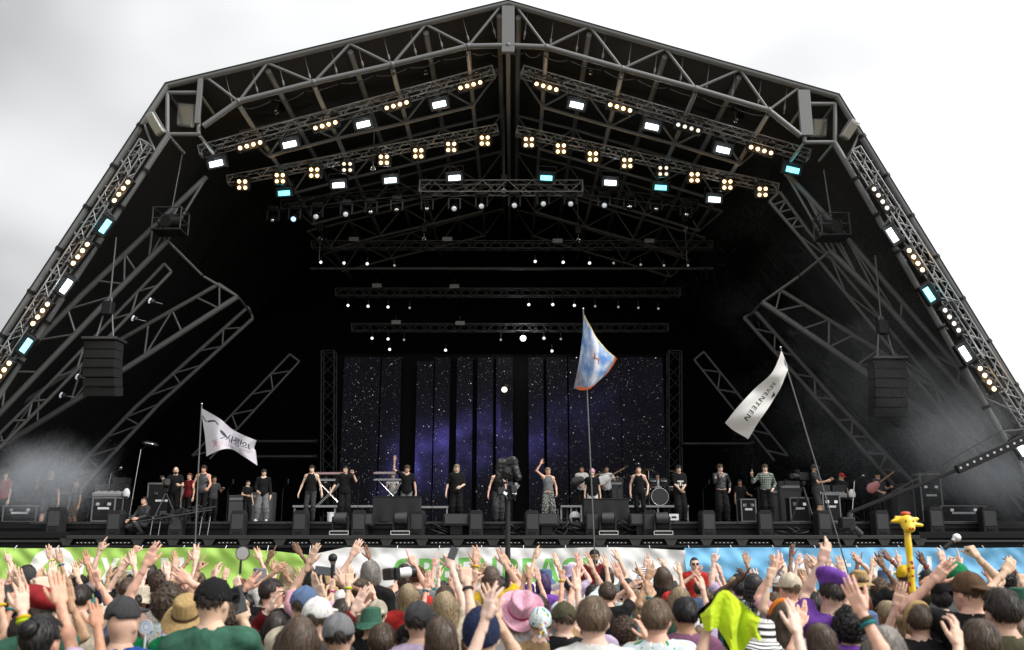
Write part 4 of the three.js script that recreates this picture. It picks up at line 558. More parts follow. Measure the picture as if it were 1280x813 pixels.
// a full figure 1.75 m tall facing -z; o.arms = { L, R } wrist targets in figure axes (undefined: hanging)
function figureGeo(o) {
  const w = o.build ?? 1, tw = o.slim ? 0.9 : 1, torso = [ell([0, 1.29, 0.005], [0.168 * w, 0.19, 0.112 * tw]), ell([0, 1.09, -0.005], [0.142 * w * tw, 0.17, 0.103 * w]), ell([0, 0.95, 0.005], [0.165 * w, 0.12, 0.115]), cap([0, 1.47, 0.022], [0.14 * w, 1.425, 0.01], 0.055, 0.06), cap([0, 1.47, 0.022], [-0.14 * w, 1.425, 0.01], 0.055, 0.06)], neck = cap([0, 1.44, 0.025], [0, 1.56, 0.015], 0.06, 0.053);
  const arms = {}, armPrims = [];
  for (const s of ['L', 'R']) {
    const sg = s === 'R' ? 1 : -1, a = o.arms?.[s], up = a && a.y > 1.45, S = V(sg * 0.178 * w, up ? 1.44 + 0.03 * Math.min(1, (a.y - 1.45) * 2) : 1.41, 0.012), W = a ? a.clone() : V(sg * 0.27, 0.86, -0.03), pole = o.poles?.[s] ?? (up ? V(sg * 0.5, -1, 0.1) : a ? V(sg * 0.5, -1, 0.3) : V(sg * 0.3, 0, 1));
    const [E, Wr] = ik(S, W, 0.285, 0.255, pole); arms[s] = { S, E, W: Wr };
    const fd = Wr.clone().sub(E).normalize(), bulge = E.clone().addScaledVector(fd, 0.07);
    arms[s].prims = [ell(arr(S), [0.058 * w, 0.062, 0.058]), cap(arr(S), arr(E), 0.046 * tw, 0.034 * tw), cap(arr(E), arr(bulge), 0.034 * tw, 0.0365 * tw), cap(arr(bulge), arr(Wr), 0.0365 * tw, 0.0245)]; armPrims.push(...arms[s].prims);
  }
  const FY = o.footY ?? 0, legs = [], feet = o.feet ?? [[-0.11, 0.02], [0.11, 0.0]];
  feet.forEach(([fx, fz], i) => { const sg = i ? 1 : -1, H = V(sg * 0.088, 0.9, 0.01), A = V(fx, 0.085 + FY, fz + 0.02), [K, An] = ik(H, A, 0.42, 0.41, V(sg * 0.1, 0, -1)); legs.push({ H, K, A: An, prims: [cap(arr(H), arr(K), 0.082, 0.056), cap(arr(K), arr(K.clone().lerp(An, 0.3)), 0.052, 0.056), cap(arr(K.clone().lerp(An, 0.3)), arr(An), 0.056, 0.037), cap([An.x, 0.04 + FY, An.z + 0.035], [An.x + sg * 0.02, 0.032 + FY, An.z - 0.15], 0.04, 0.032)] }); });
  const cell = o.cell ?? 0.022, all = [...torso, neck, ...armPrims, ...legs.flatMap((l) => l.prims)];
  const body = (x, y, z) => { const Tt = smin(field(torso, 0.06, x, y, z), dist(neck, x, y, z), 0.04); let r = Tt; for (const s in arms) r = Math.min(r, smin(Tt, field(arms[s].prims, 0.02, x, y, z), 0.035)); for (const l of legs) r = Math.min(r, smin(Tt, field(l.prims, 0.03, x, y, z), 0.04)); return r; };
  const [lo, hi] = bounds(all, 0.05), pieces = [whiten(surfaceNet(body, lo, hi, cell))];
  const hp = headGeo(o.headCell ?? 0.012, o.face), hm = new THREE.Matrix4().compose(V(0, 1.632, 0).add(o.headShift ?? V(0, 0, 0)), new THREE.Quaternion().setFromEuler(new THREE.Euler(o.nod ?? 0, o.turn ?? 0, o.tip ?? 0, 'YXZ')), V(1, 1, 1)); pieces.push(hp.clone().applyMatrix4(hm));
  for (const s of ['L', 'R']) {
    const { E, W: Wr } = arms[s], sg = s === 'R' ? 1 : -1, pose = o.hands?.[s] ?? 'hang', fd = Wr.clone().sub(E).normalize(), up = Wr.y > E.y + 0.05, Y = up ? fd.clone().add(V(0, o.wristUp ?? 0.35, 0)).normalize() : fd.clone();
    let pn = o.palms?.[s] ?? (up ? V(-sg * 0.25 + (o.palmTurn ?? 0), 0, -1) : V(-sg, 0, 0.15)); const Z = pn.clone().addScaledVector(Y, -pn.dot(Y)).normalize(), X = Y.clone().cross(Z).multiplyScalar(1);
    const m = new THREE.Matrix4().makeBasis(sg > 0 ? X : X.clone(), Y, Z).setPosition(Wr.clone().addScaledVector(fd, 0.012)); // a left hand is the mirrored mesh in the same frame
    pieces.push(handGeo(pose, o.handCell ?? 0.006, sg < 0, up ? 1 + Math.floor(Math.abs((o.seed ?? 0) * 7 + sg)) % 5 : 0).clone().applyMatrix4(m)); arms[s].hand = m;
  }
  const skin = mergeGeometries(pieces);
  { const p = skin.attributes.position, c = skin.attributes.color; for (let i = 0; i < p.count; i++) { const x = p.getX(i), y = p.getY(i), z = p.getZ(i), a = noise3.noise(x * 13 + (o.seed ?? 0), y * 13, z * 13), b = noise3.noise(x * 45, y * 45 + (o.seed ?? 0), z * 45); c.setXYZ(i, c.getX(i) * (1 + 0.06 * a + 0.03 * b), c.getY(i) * (0.99 + 0.12 * a + 0.05 * b), c.getZ(i) * (0.98 + 0.16 * a + 0.05 * b)); } }
  // top
  let top = null; const tt = o.top ?? 'tee';
  if (tt !== 'none') {
    const cut = { tee: 0.62, tank: 0.0, long: 1, oversize: 0.95 }[tt], loose = tt === 'oversize' ? 0.03 : 0.014, hem = o.hem ?? 0.86, sleeves = [];
    for (const s in arms) { const { S, E, W: Wr } = arms[s]; if (cut <= 0) continue; const ud = E.clone().sub(S), end = S.clone().addScaledVector(ud, Math.min(1, cut)), ul = ud.length(); sleeves.push({ pr: [ell(arr(S), [0.07 * w, 0.07, 0.066]), cap(arr(S), arr(end), 0.066, tt === 'long' ? 0.052 : 0.066)], e: end, d: ud.clone().divideScalar(ul), long: tt === 'long' ? [cap(arr(E), arr(Wr), 0.052, 0.042)] : null, we: Wr, wd: Wr.clone().sub(E).normalize() }); }
    const chest = [...torso.slice(0, 2), ell([0, 0.95, 0.005], [0.168 * w, 0.16, 0.118]), ...torso.slice(3)], wrk = o.seed ?? 0;
    const sd = (x, y, z) => {
      let d = field(chest, 0.06, x, y, z) - loose; if (tt === 'tank') d = Math.max(d, Math.abs(x) - 0.168 * w + Math.max(0, y - 1.3) * 0.42);
      for (const s of sleeves) { let a = field(s.pr, 0.02, x, y, z); if (!s.long) a = Math.max(a, (x - s.e.x) * s.d.x + (y - s.e.y) * s.d.y + (z - s.e.z) * s.d.z); else a = smin(a, Math.max(field(s.long, 0.02, x, y, z), (x - s.we.x) * s.wd.x + (y - s.we.y) * s.wd.y + (z - s.we.z) * s.wd.z + 0.015), 0.02); d = smin(d, a - 0.002, 0.035); }
      d += 0.0045 * Math.sin(y * 34 + x * 19 + wrk + 3 * Math.sin(x * 9 + y * 11 + z * 8)) + 0.004 * noise3.noise(x * 16 + wrk, y * 16, z * 16);
      d = Math.max(d, hem + 0.012 * Math.sin(Math.atan2(x, z) * 3 + wrk) - y); return Math.max(d, -(Math.hypot(x, (y - 1.535) * 0.9, z + 0.0 + (o.vneck ? Math.min(0.03, (1.53 - y) * 0.2) : 0)) - (o.vneck ? 0.1 : 0.083)));
    };
    const [l2, h2] = bounds([...chest, ...sleeves.flatMap((s) => [...s.pr, ...(s.long ?? [])])], 0.05); top = surfaceNet(sd, l2, h2, o.topCell ?? cell);
  }
  // trousers
  const lt = o.legs ?? 'trousers', fat = { trousers: 0.014, wide: 0.05, shorts: 0.022 }[lt], endY = lt === 'shorts' ? 0.5 : 0.07 + FY * 0.98 - (FY ? 0.05 : 0);
  const hipL = [ell([0, 0.94, 0.005], [0.17 * w, 0.11, 0.118])], ld = (x, y, z) => { let d = dist(hipL[0], x, y, z); for (const l of legs) d = smin(d, field(l.prims.slice(0, 3), 0.03, x, y, z) - fat * (0.4 + 0.6 * clamp((0.95 - y) / 0.5, 0, 1)), 0.03); d += -0.006 + 0.004 * Math.sin(y * 42 + x * 30 + 4 * Math.sin(z * 20 + x * 9)); return Math.max(d, endY - y, y - 1.0); };
  const [l3, h3] = bounds([...hipL, ...legs.flatMap((l) => l.prims.slice(0, 3))], 0.08), trousers = surfaceNet(ld, l3, h3, o.legCell ?? 0.034);
  let shoes = null; if (o.shoes) { const sp = legs.map((l, i) => { const sg = i ? 1 : -1; return [cap([l.A.x, 0.05 + FY, l.A.z + 0.04], [l.A.x + sg * 0.02, 0.038 + FY, l.A.z - 0.17], 0.05, 0.042), cap([l.A.x, 0.1 + FY, l.A.z], [l.A.x, 0.05 + FY, l.A.z - 0.02], 0.05, 0.055)]; }), fl = sp.flat(), [a, b] = bounds(fl, 0.03); shoes = surfaceNet((x, y, z) => Math.max(Math.min(field(sp[0], 0.03, x, y, z), field(sp[1], 0.03, x, y, z)), FY - y), a, b, 0.014); }
  return { skin, top, trousers, shoes, arms, headMatrix: hm };
}
const bandGeo = new THREE.TorusGeometry(0.031, 0.006, 8, 18).rotateX(Math.PI / 2).scale(1, 1.6, 1);
// builds the group; geometry may be shared between people
function dress(fig, o, label, group, p, yaw, scale) {
  const t = thing('person', label, 'person', p, group); t.rotation.y = yaw; t.scale.setScalar(scale);
  part('body', fig.skin, pick(skinMats[o.skin ?? 'light']), t);
  if (fig.top) part(o.topName ?? 'shirt', fig.top, clothMat(o.topColor ?? 'black'), t);
  part(o.legName ?? 'trousers', fig.trousers, clothMat(o.legColor ?? 'charcoal'), t);
  if (fig.shoes) part('shoes', fig.shoes, clothMat(o.shoeColor ?? 'black'), t);
  const onHead = (name, geo, mat, dy = 0) => { const m = part(name, geo, mat, t); m.applyMatrix4(fig.headMatrix); if (dy) m.translateY(dy); return m; };
  if (o.hair && o.hair !== 'bald') { const h = onHead('hair', hairGeo(o.hair), hairMats[o.hairColor ?? 'brown']); if (o.hat && o.hat !== 'headband') h.scale.multiplyScalar(0.9); }
  if (o.hat) { const h = onHead({ cap: 'cap', capback: 'cap', capworn: 'cap' }[o.hat] ?? o.hat.replace('straw', 'straw_hat').replace('cowboy', 'cowboy_hat').replace('bucket', 'bucket_hat'), hatGeo(o.hat), clothMat(o.hatColor ?? (o.hat === 'straw' ? 'straw' : 'black')), o.hatLift ?? 0); if (o.hatTilt) h.rotateX(o.hatTilt); if (['straw', 'cowboy'].includes(o.hat)) part('hat_band', new THREE.CylinderGeometry(0.1005, 0.104, 0.022, 30, 1, true).scale(1, 1, 1.13), clothMat(o.bandColor ?? 'brown'), h, V(0, 0.05, 0.01)); }
  if (o.glasses) { const g = onHead('sunglasses', merged([ell0(-0.033), ell0(0.033), moved(rbox(0.16, 0.008, 0.006, 0.002), 0, 0.012, -0.092), moved(rbox(0.006, 0.008, 0.1, 0.002), -0.079, 0.012, -0.045), moved(rbox(0.006, 0.008, 0.1, 0.002), 0.079, 0.012, -0.045)]), blackPlastic); if (o.glasses === 'up') { g.translateY(0.085); g.translateZ(0.02); g.rotateX(-0.5); } }
  if (o.beard) { const b = onHead('beard', beardGeo(), hairMats[o.beard]); }
  for (const [s, c, k] of o.bands ?? []) { const a = fig.arms[s], m = part('wristband', bandGeo, clothMat(c), t), d = a.W.clone().sub(a.E).normalize(); m.position.copy(a.W).addScaledVector(d, -0.03 - 0.022 * (k ?? 0)); m.quaternion.setFromUnitVectors(UPV, d); m.scale.setScalar(1.02 + 0.08 * (k ?? 0)); }
  return t;
}
function ell0(x) { return new THREE.SphereGeometry(1, 12, 8).scale(0.027, 0.02, 0.006).translate(x, 0.0, -0.1); }
let beardG; function beardGeo() { if (!beardG) { const a = ell([0, -0.075, -0.045], [0.056, 0.052, 0.058]); beardG = surfaceNet((x, y, z) => Math.max(dist(a, x, y, z) + 0.004 * noise3.noise(x * 80, y * 80, z * 80), y + 0.045 - Math.abs(x) * 0.5), [-0.08, -0.15, -0.12], [0.08, 0, 0.04], 0.009); } return beardG; }
// ================================================================ THINGS ON STAGE
// front fill speakers along the apron
{
  const us = [68, 143, 220, 297, 375, 448, 521, 595, 665, 741, 813, 885, 957, 1030, 1102, 1170, 1237], sh = new THREE.Shape([[-0.2, 0], [0.2, 0], [0.2, 0.62], [0.15, 0.72], [-0.15, 0.72], [-0.2, 0.62]].map(([x, y]) => new THREE.Vector2(x, y)));
  const cab = new THREE.ExtrudeGeometry(sh, { depth: 0.42, bevelEnabled: true, bevelSize: 0.012, bevelThickness: 0.012, bevelSegments: 2 }), slot = rbox(0.22, 0.09, 0.03, 0.01), gr = rbox(0.34, 0.44, 0.02, 0.01);
  us.forEach((u, i) => { const z = 1.42, x = P(u, 660, z).x, wing = x < lipA || x > lipB, t = thing('fill_speaker', 'squat grey front fill speaker on the stage apron', 'speaker', V(x, wing ? 2.2 : APRON + 0.006, z), 'front fill speakers along the apron'); t.rotation.y = rr(-0.12, 0.12); part('cabinet', cab, speakerGrey, t, V(0, 0.012, -0.3)); part('grille', gr, M([0.036, 0.037, 0.039], 0.7), t, V(0, 0.4, 0.135)); part('port', slot, blackMetal, t, V(0, 0.1, 0.13)); part('handle', rbox(0.03, 0.12, 0.1, 0.01), blackMetal, t, V(0.215, 0.4, -0.1)); });
}
// low monitors and dark boxes on the deck edge
function wedge(u, v0, v1, w, label) { const z = 1.25, a = P(u, v0, z), b = P(u, v1, z), h = 0.42, t = thing('floor_monitor', label, 'monitor speaker', V(a.x, APRON + 0.006, z + 0.1), 'tilted floor monitors on the apron'); const base = part('stand', rbox(w * 0.5, 0.3, 0.3, 0.02), blackMetal, t, V(0, 0.15, -0.1)); const s = new THREE.Shape([[-0.16, 0], [0.16, 0], [0.1, 0.34], [-0.16, 0.34]].map(([x, y]) => new THREE.Vector2(x, y))); const c = part('cabinet', new THREE.ExtrudeGeometry(s, { depth: w, bevelEnabled: true, bevelSize: 0.01, bevelThickness: 0.01, bevelSegments: 2 }).rotateY(-Math.PI / 2).translate(w / 2, 0, 0), speakerGrey, t, V(0, 0.3, -0.05)); part('grille', rbox(w * 0.9, 0.28, 0.02, 0.01), M([0.05, 0.051, 0.053], 0.7), t, V(0, 0.48, 0.13)).rotation.x = 0.0; return t; }
wedge(571, 637, 650, 0.78, 'tilted grey floor monitor in front of the blond performer'); wedge(683, 637, 650, 0.72, 'tilted grey floor monitor before the waving performer in patterned trousers'); wedge(801, 637, 650, 0.72, 'tilted grey floor monitor in front of the sleeveless performer'); wedge(455, 638, 660, 0.6, 'tilted grey floor monitor beside the microphone singer');
for (const [u0, u1, v0, lb] of [[468, 526, 622, 'large dark grey cloth covered box in front of the waving performer'], [729, 784, 625, 'large dark grey cloth covered box behind the tall flag pole']]) { const z = 0.7, a = P(u0, v0, z), b = P(u1, v0, z), h = a.y - DECK, t = thing('covered_box', lb, 'box', V((a.x + b.x) / 2, DECK + 0.002, z)); const g = new THREE.BoxGeometry(b.x - a.x, h, 0.7, 24, 12, 6), p = g.attributes.position; for (let i = 0; i < p.count; i++) { const y = p.getY(i) / h + 0.5; p.setX(i, p.getX(i) + 0.02 * (1 - y) * Math.sin(p.getX(i) * 9 + p.getZ(i) * 7)); p.setZ(i, p.getZ(i) + 0.025 * (1 - y) * Math.sin(p.getX(i) * 13)); } g.computeVertexNormals(); part('cover', g.translate(0, h / 2, 0), M([0.017, 0.0175, 0.019], 0.9, 0, { bumpMap: T.weave, bumpScale: 0.003 }), t); part('lid_edge', rbox(b.x - a.x + 0.03, 0.03, 0.73, 0.01), blackPlastic, t, V(0, h + 0.012, 0)); }
// floor moving lights with pale framed bases
for (const u of [425, 501, 760, 828]) { const z = 1.7, p = P(u, 668, z), t = thing('floor_light', 'black drum headed floor lamp with pale framed base at the stage edge', 'stage light', V(p.x, APRON + 0.006, z), 'drum headed floor lamps along the edge'); part('base_frame', merged([moved(rbox(0.58, 0.025, 0.03), 0, 0.02, 0.22), moved(rbox(0.58, 0.025, 0.03), 0, 0.12, 0.22), moved(rbox(0.025, 0.12, 0.03), -0.28, 0.07, 0.22), moved(rbox(0.025, 0.12, 0.03), 0.28, 0.07, 0.22)]), M([0.5, 0.5, 0.49], 0.5), t); part('base', rbox(0.44, 0.16, 0.34, 0.02), blackPlastic, t, V(0, 0.08, 0)); part('yoke', merged([moved(rbox(0.06, 0.42, 0.14), -0.23, 0.34, 0), moved(rbox(0.06, 0.42, 0.14), 0.23, 0.34, 0)]), blackPlastic, t); const h = part('head', new THREE.CylinderGeometry(0.17, 0.19, 0.36, 20), M([0.04, 0.04, 0.043], 0.35), t, V(0, 0.5, 0)); h.rotation.set(0.5, 0, Math.PI / 2); part('lens', new THREE.CylinderGeometry(0.15, 0.15, 0.02, 20), blackMetal, h, V(0, 0.185, 0)); }
// risers with pale edges
for (const [u0, u1, v, lb] of [[366, 471, 633, 'low riser table with a pale edge under the keyboards'], [701, 727, 633, 'short riser table with a pale edge behind the white helmet'], [784, 861, 633, 'low riser table with a pale edge under the drum kit'], [488, 560, 634, 'low dark riser behind the covered box']]) {
  const z = -2.6, a = P(u0, v, z), b = P(u1, v, z), y = a.y, w = b.x - a.x, t = thing('riser', lb, 'riser', V((a.x + b.x) / 2, DECK, z)), pale = M([0.3, 0.3, 0.295], 0.45, 0.3);
  part('top', rbox(w, 0.04, 2.4, 0.01), deckBlack, t, V(0, y - DECK, -1.2)); part('edge', rbox(w + 0.01, 0.075, 0.03, 0.006), pale, t, V(0, y - DECK - 0.01, 0.02)); for (const k of [-0.48, 0, 0.48]) for (const zz of [-0.05, -2.3]) part('leg', rbox(0.06, y - DECK - 0.03, 0.06, 0.008), pale, t, V(w * k, (y - DECK - 0.03) / 2, zz)); t.userData.y = y;
}
const RISER = P(640, 633, -2.6).y + 0.022;
// keyboards
function keyboard(u, z, y, label, body, n = 2) { const x = P(u, 600, z).x, t = thing('keyboard', label, 'keyboard', V(x, y, z)); const stand = []; for (const s of [-1, 1]) { stand.push(barGeo(V(-0.45 * s, 0, -0.15), V(0.45 * s, 0.9, -0.15), 0.02), barGeo(V(-0.45 * s, 0, 0.15), V(0.45 * s, 0.9, 0.15), 0.02)); } part('stand', merged(stand), chrome, t); for (let i = 0; i < n; i++) { const k = part('keybed', rbox(1.3, 0.09, 0.34, 0.02), i ? M(body, 0.45) : blackPlastic, t, V(0, 0.92 + i * 0.24, 0.05 - i * 0.08)); part('keys', rbox(1.14, 0.02, 0.14, 0.004), white, k, V(0, 0.05, -0.09)); part('control_panel', rbox(1.2, 0.05, 0.02, 0.004), M([0.3, 0.3, 0.32], 0.4), k, V(0, 0.0, 0.17)); } return t; }
keyboard(413, -3.6, RISER, 'red topped double keyboard on the pale edged riser', [0.35, 0.03, 0.03]); keyboard(489, -3.4, RISER, 'double keyboard in front of the player in white', [0.3, 0.1, 0.12]);
{ // drum kit
  const z = -3.3, x = P(822, 600, z).x, t = thing('drum_kit', 'grey drum kit with cymbals on the pale edged riser', 'drum kit', V(x, RISER, z)), shell = M([0.06, 0.06, 0.065], 0.3, 0.3), skinM = M([0.04, 0.04, 0.042], 0.6), brass = M([0.45, 0.34, 0.15], 0.25, 0.9);
  const drum = (name, r, h, p, rx, rz = 0) => { const d = part(name, new THREE.CylinderGeometry(r, r, h, 28), shell, t, p); d.rotation.set(rx, 0, rz); part('head', new THREE.CylinderGeometry(r * 0.96, r * 0.96, 0.01, 28), skinM, d, V(0, h / 2 + 0.006, 0)); part('hoop', new THREE.TorusGeometry(r * 1.01, 0.014, 8, 28).rotateX(Math.PI / 2), chrome, d, V(0, h / 2, 0)); return d; };
  drum('bass_drum', 0.3, 0.42, V(0, 0.31, 0.2), Math.PI / 2); drum('tom', 0.16, 0.2, V(-0.2, 0.82, 0.15), 0.35); drum('tom', 0.16, 0.2, V(0.2, 0.82, 0.15), 0.35); drum('floor_tom', 0.21, 0.38, V(-0.55, 0.42, -0.05), 0); drum('snare_drum', 0.18, 0.14, V(0.45, 0.62, -0.05), 0.1);
  for (const [cx, cy, cz, r] of [[-0.65, 1.22, 0.1, 0.23], [0.62, 1.25, 0.1, 0.23], [0.75, 0.98, -0.1, 0.18], [-0.3, 1.32, -0.1, 0.2]]) { const c = part('cymbal', new THREE.ConeGeometry(r, 0.04, 26, 1, true), brass, t, V(cx, cy, cz)); c.rotation.x = 0.25; part('cymbal_stand', barGeo(V(cx, 0, cz), V(cx, cy, cz), 0.012), chrome, t); for (const a of [0, 2.1, 4.2]) part('stand_foot', barGeo(V(cx, 0.25, cz), V(cx + 0.22 * Math.cos(a), 0.01, cz + 0.22 * Math.sin(a)), 0.009), chrome, t); }
}
// flight cases and racks
function flightCase(u, v0, v1, wpx, z, label, y = DECK) { const a = P(u - wpx / 2, v0, z), b = P(u + wpx / 2, v1, z), w = b.x - a.x, h = a.y - y, t = thing('flight_case', label, 'flight case', V((a.x + b.x) / 2, y + 0.003, z)); part('panel', rbox(w * 0.94, h * 0.92, 0.6, 0.01), caseBlack, t, V(0, h / 2, -0.3)); const e = []; for (const sx of [-1, 1]) for (const zz of [0, -0.6]) e.push(moved(rbox(0.045, h, 0.045, 0.006), sx * w / 2 * 0.97, h / 2, zz)); for (const yy of [0.02, h - 0.02]) { for (const zz of [0, -0.6]) e.push(moved(rbox(w, 0.045, 0.045, 0.006), 0, yy, zz)); for (const sx of [-1, 1]) e.push(moved(rbox(0.045, 0.045, 0.6, 0.006), sx * w / 2 * 0.97, yy, -0.3)); } part('edge_trim', merged(e), alu, t); for (const sx of [-0.25, 0.25]) part('latch', rbox(0.12, 0.1, 0.03, 0.006), chrome, t, V(sx * w, h * 0.72, 0.02)); part('label_plate', rbox(w * 0.5, 0.07, 0.012, 0.003), white, t, V(0, h * 0.55, 0.008)); return t; }
flightCase(129, 622, 650, 26, -0.2, 'black flight case with silver edges beside the boom lamp stand'); flightCase(936, 624, 650, 20, -1.2, 'black flight case with silver edges next to the plaid shirt performer'); flightCase(1000, 622, 650, 26, -1.6, 'wide black flight case behind the crew member with a cap'); flightCase(1040, 618, 652, 24, -0.8, 'grey topped flight case stacked with gear beside the crane'); flightCase(1165, 592, 650, 32, -2.4, 'tall framed equipment rack behind the smoke and crane arm'); flightCase(24, 632, 656, 40, -1.5, 'long low flight case inside the drifting smoke'); flightCase(205, 604, 650, 40, -3, 'tall dark rack behind the bald camera operator'); flightCase(1205, 632, 650, 60, -2.0, 'long dark flight case behind the crane arm');
// mixing gear on the wing
for (const [u, v, z, lb, n] of [[135, 612, -0.9, 'mixing desk with bright faders and monitor stack on the smoke side', 3], [1043, 613, -1.1, 'pale control desk on the grey topped case', 2]]) { const p = P(u, v + 10, z), t = thing('mixing_desk', lb, 'mixing desk', V(p.x, DECK, p.z)); part('desk', rbox(1.35, 0.06, 0.6, 0.01), blackMetal, t, V(0, p.y - DECK, -0.2)); for (const sx of [-0.6, 0.6]) part('leg', rbox(0.05, p.y - DECK - 0.03, 0.5, 0.008), blackMetal, t, V(sx, (p.y - DECK - 0.03) / 2, -0.2)); part('console', rbox(0.95, 0.16, 0.45, 0.02), M([0.3, 0.3, 0.31], 0.5), t, V(-0.05, p.y - DECK + 0.11, -0.15)).rotation.x = 0.25; for (let i = 0; i < 8; i++) part('fader', rbox(0.03, 0.03, 0.05, 0.005), i % 2 ? white : chrome, t, V(-0.45 + i * 0.11, p.y - DECK + 0.2, 0.0)); for (let i = 0; i < n; i++) part('rack_unit', rbox(0.48, 0.2, 0.4, 0.01), i % 2 ? gunmetal : blackPlastic, t, V(0.25 - 0.55 * (i % 2), p.y - DECK + 0.34 + 0.22 * (i >> 1), -0.35)); part('towel', new THREE.SphereGeometry(0.12, 12, 8).scale(1, 1.5, 0.6), white, t, V(0.6, p.y - DECK + 0.12, 0.02)); }
// microphone and boom stands
function boomStand(u, v0, v1, z, label, disc) { const a = P(u, v0, z), y = DECK, t = thing('boom_stand', label, 'stand', V(a.x - 0.25, y, z)); part('pole', barGeo(V(0, 0, 0), V(0.2, a.y - y - 0.05, 0), 0.016), chrome, t); for (const k of [0, 2.1, 4.2]) part('foot', barGeo(V(0, 0.3, 0), V(0.35 * Math.cos(k), 0.01, 0.35 * Math.sin(k)), 0.014), blackMetal, t); part('arm', barGeo(V(0.2, a.y - y - 0.05, 0), V(0.5, a.y - y + 0.1, 0), 0.014), blackMetal, t); const d = part('head', new THREE.SphereGeometry(1, 18, 10).scale(disc, 0.09, disc * 0.8), blackPlastic, t, V(0.5, a.y - y + 0.12, 0)); d.rotation.z = -0.2; part('ring', new THREE.TorusGeometry(disc * 0.8, 0.02, 8, 20).rotateX(Math.PI / 2).rotateZ(-0.2), chrome, t, V(0.5, a.y - y + 0.13, 0)); return t; }
boomStand(178, 560, 650, -0.6, 'tall silver boom stand with a black oval head', 0.28); boomStand(141, 590, 650, -1.4, 'short silver stand standing behind the mixing desk', 0.06); boomStand(1070, 600, 655, -0.4, 'thin silver stand beside the crane camera', 0.05);
function micStand(u, z, label, y = DECK) { const x = P(u, 640, z).x, t = thing('microphone_stand', label, 'microphone stand', V(x, y, z), 'microphone stands'); part('pole', barGeo(V(0, 0, 0), V(0, 1.1, 0), 0.012), blackMetal, t); part('base', new THREE.CylinderGeometry(0.14, 0.15, 0.03, 18), blackMetal, t, V(0, 0.015, 0)); part('arm', barGeo(V(0, 1.1, 0), V(0.2, 1.35, 0.15), 0.01), blackMetal, t); part('microphone', new THREE.CapsuleGeometry(0.025, 0.12, 4, 10), blackPlastic, t, V(0.2, 1.37, 0.15)); }
for (const [u, z] of [[352, -1.8], [447, -1.7], [540, -2.2], [772, -1.9], [880, -2.1], [975, -2.0], [1080, -2.2], [283, -1.9]]) micStand(u, z, 'thin black microphone stand among the band gear');
// white helmet-like tub and a bucket
{ const z = 0.3, p = P(719, 645, z), t = thing('white_tub', 'rounded white tub lying beside the tall flag pole on stage', 'tub', V(p.x, DECK, z)); part('bowl', new THREE.SphereGeometry(0.19, 20, 12, 0, 7, 0, 1.9).translate(0, 0.14, 0), white, t); part('opening', new THREE.SphereGeometry(0.1, 14, 8).scale(1.3, 0.5, 0.4), blackPlastic, t, V(0, 0.1, 0.16)); }
{ const z = 0.4, p = P(413, 645, z), t = thing('white_bucket', 'small white bucket beside the drum headed floor lamp', 'bucket', V(p.x, DECK, z)); part('pail', new THREE.CylinderGeometry(0.11, 0.09, 0.28, 18), white, t, V(0, 0.14, 0)); part('rim', new THREE.TorusGeometry(0.11, 0.012, 8, 18).rotateX(Math.PI / 2), white, t, V(0, 0.28, 0)); }
{ const z = 0.5, p = P(836, 650, z), t = thing('set_list_board', 'pair of small white cards on the deck by the drums', 'cards', V(p.x, DECK, z)); for (const sx of [-0.17, 0.17]) { part('card', rbox(0.3, 0.2, 0.02, 0.006), white, t, V(sx, 0.14, 0)); part('window', rbox(0.15, 0.06, 0.01, 0.003), blackMetal, t, V(sx, 0.14, 0.012)); } }
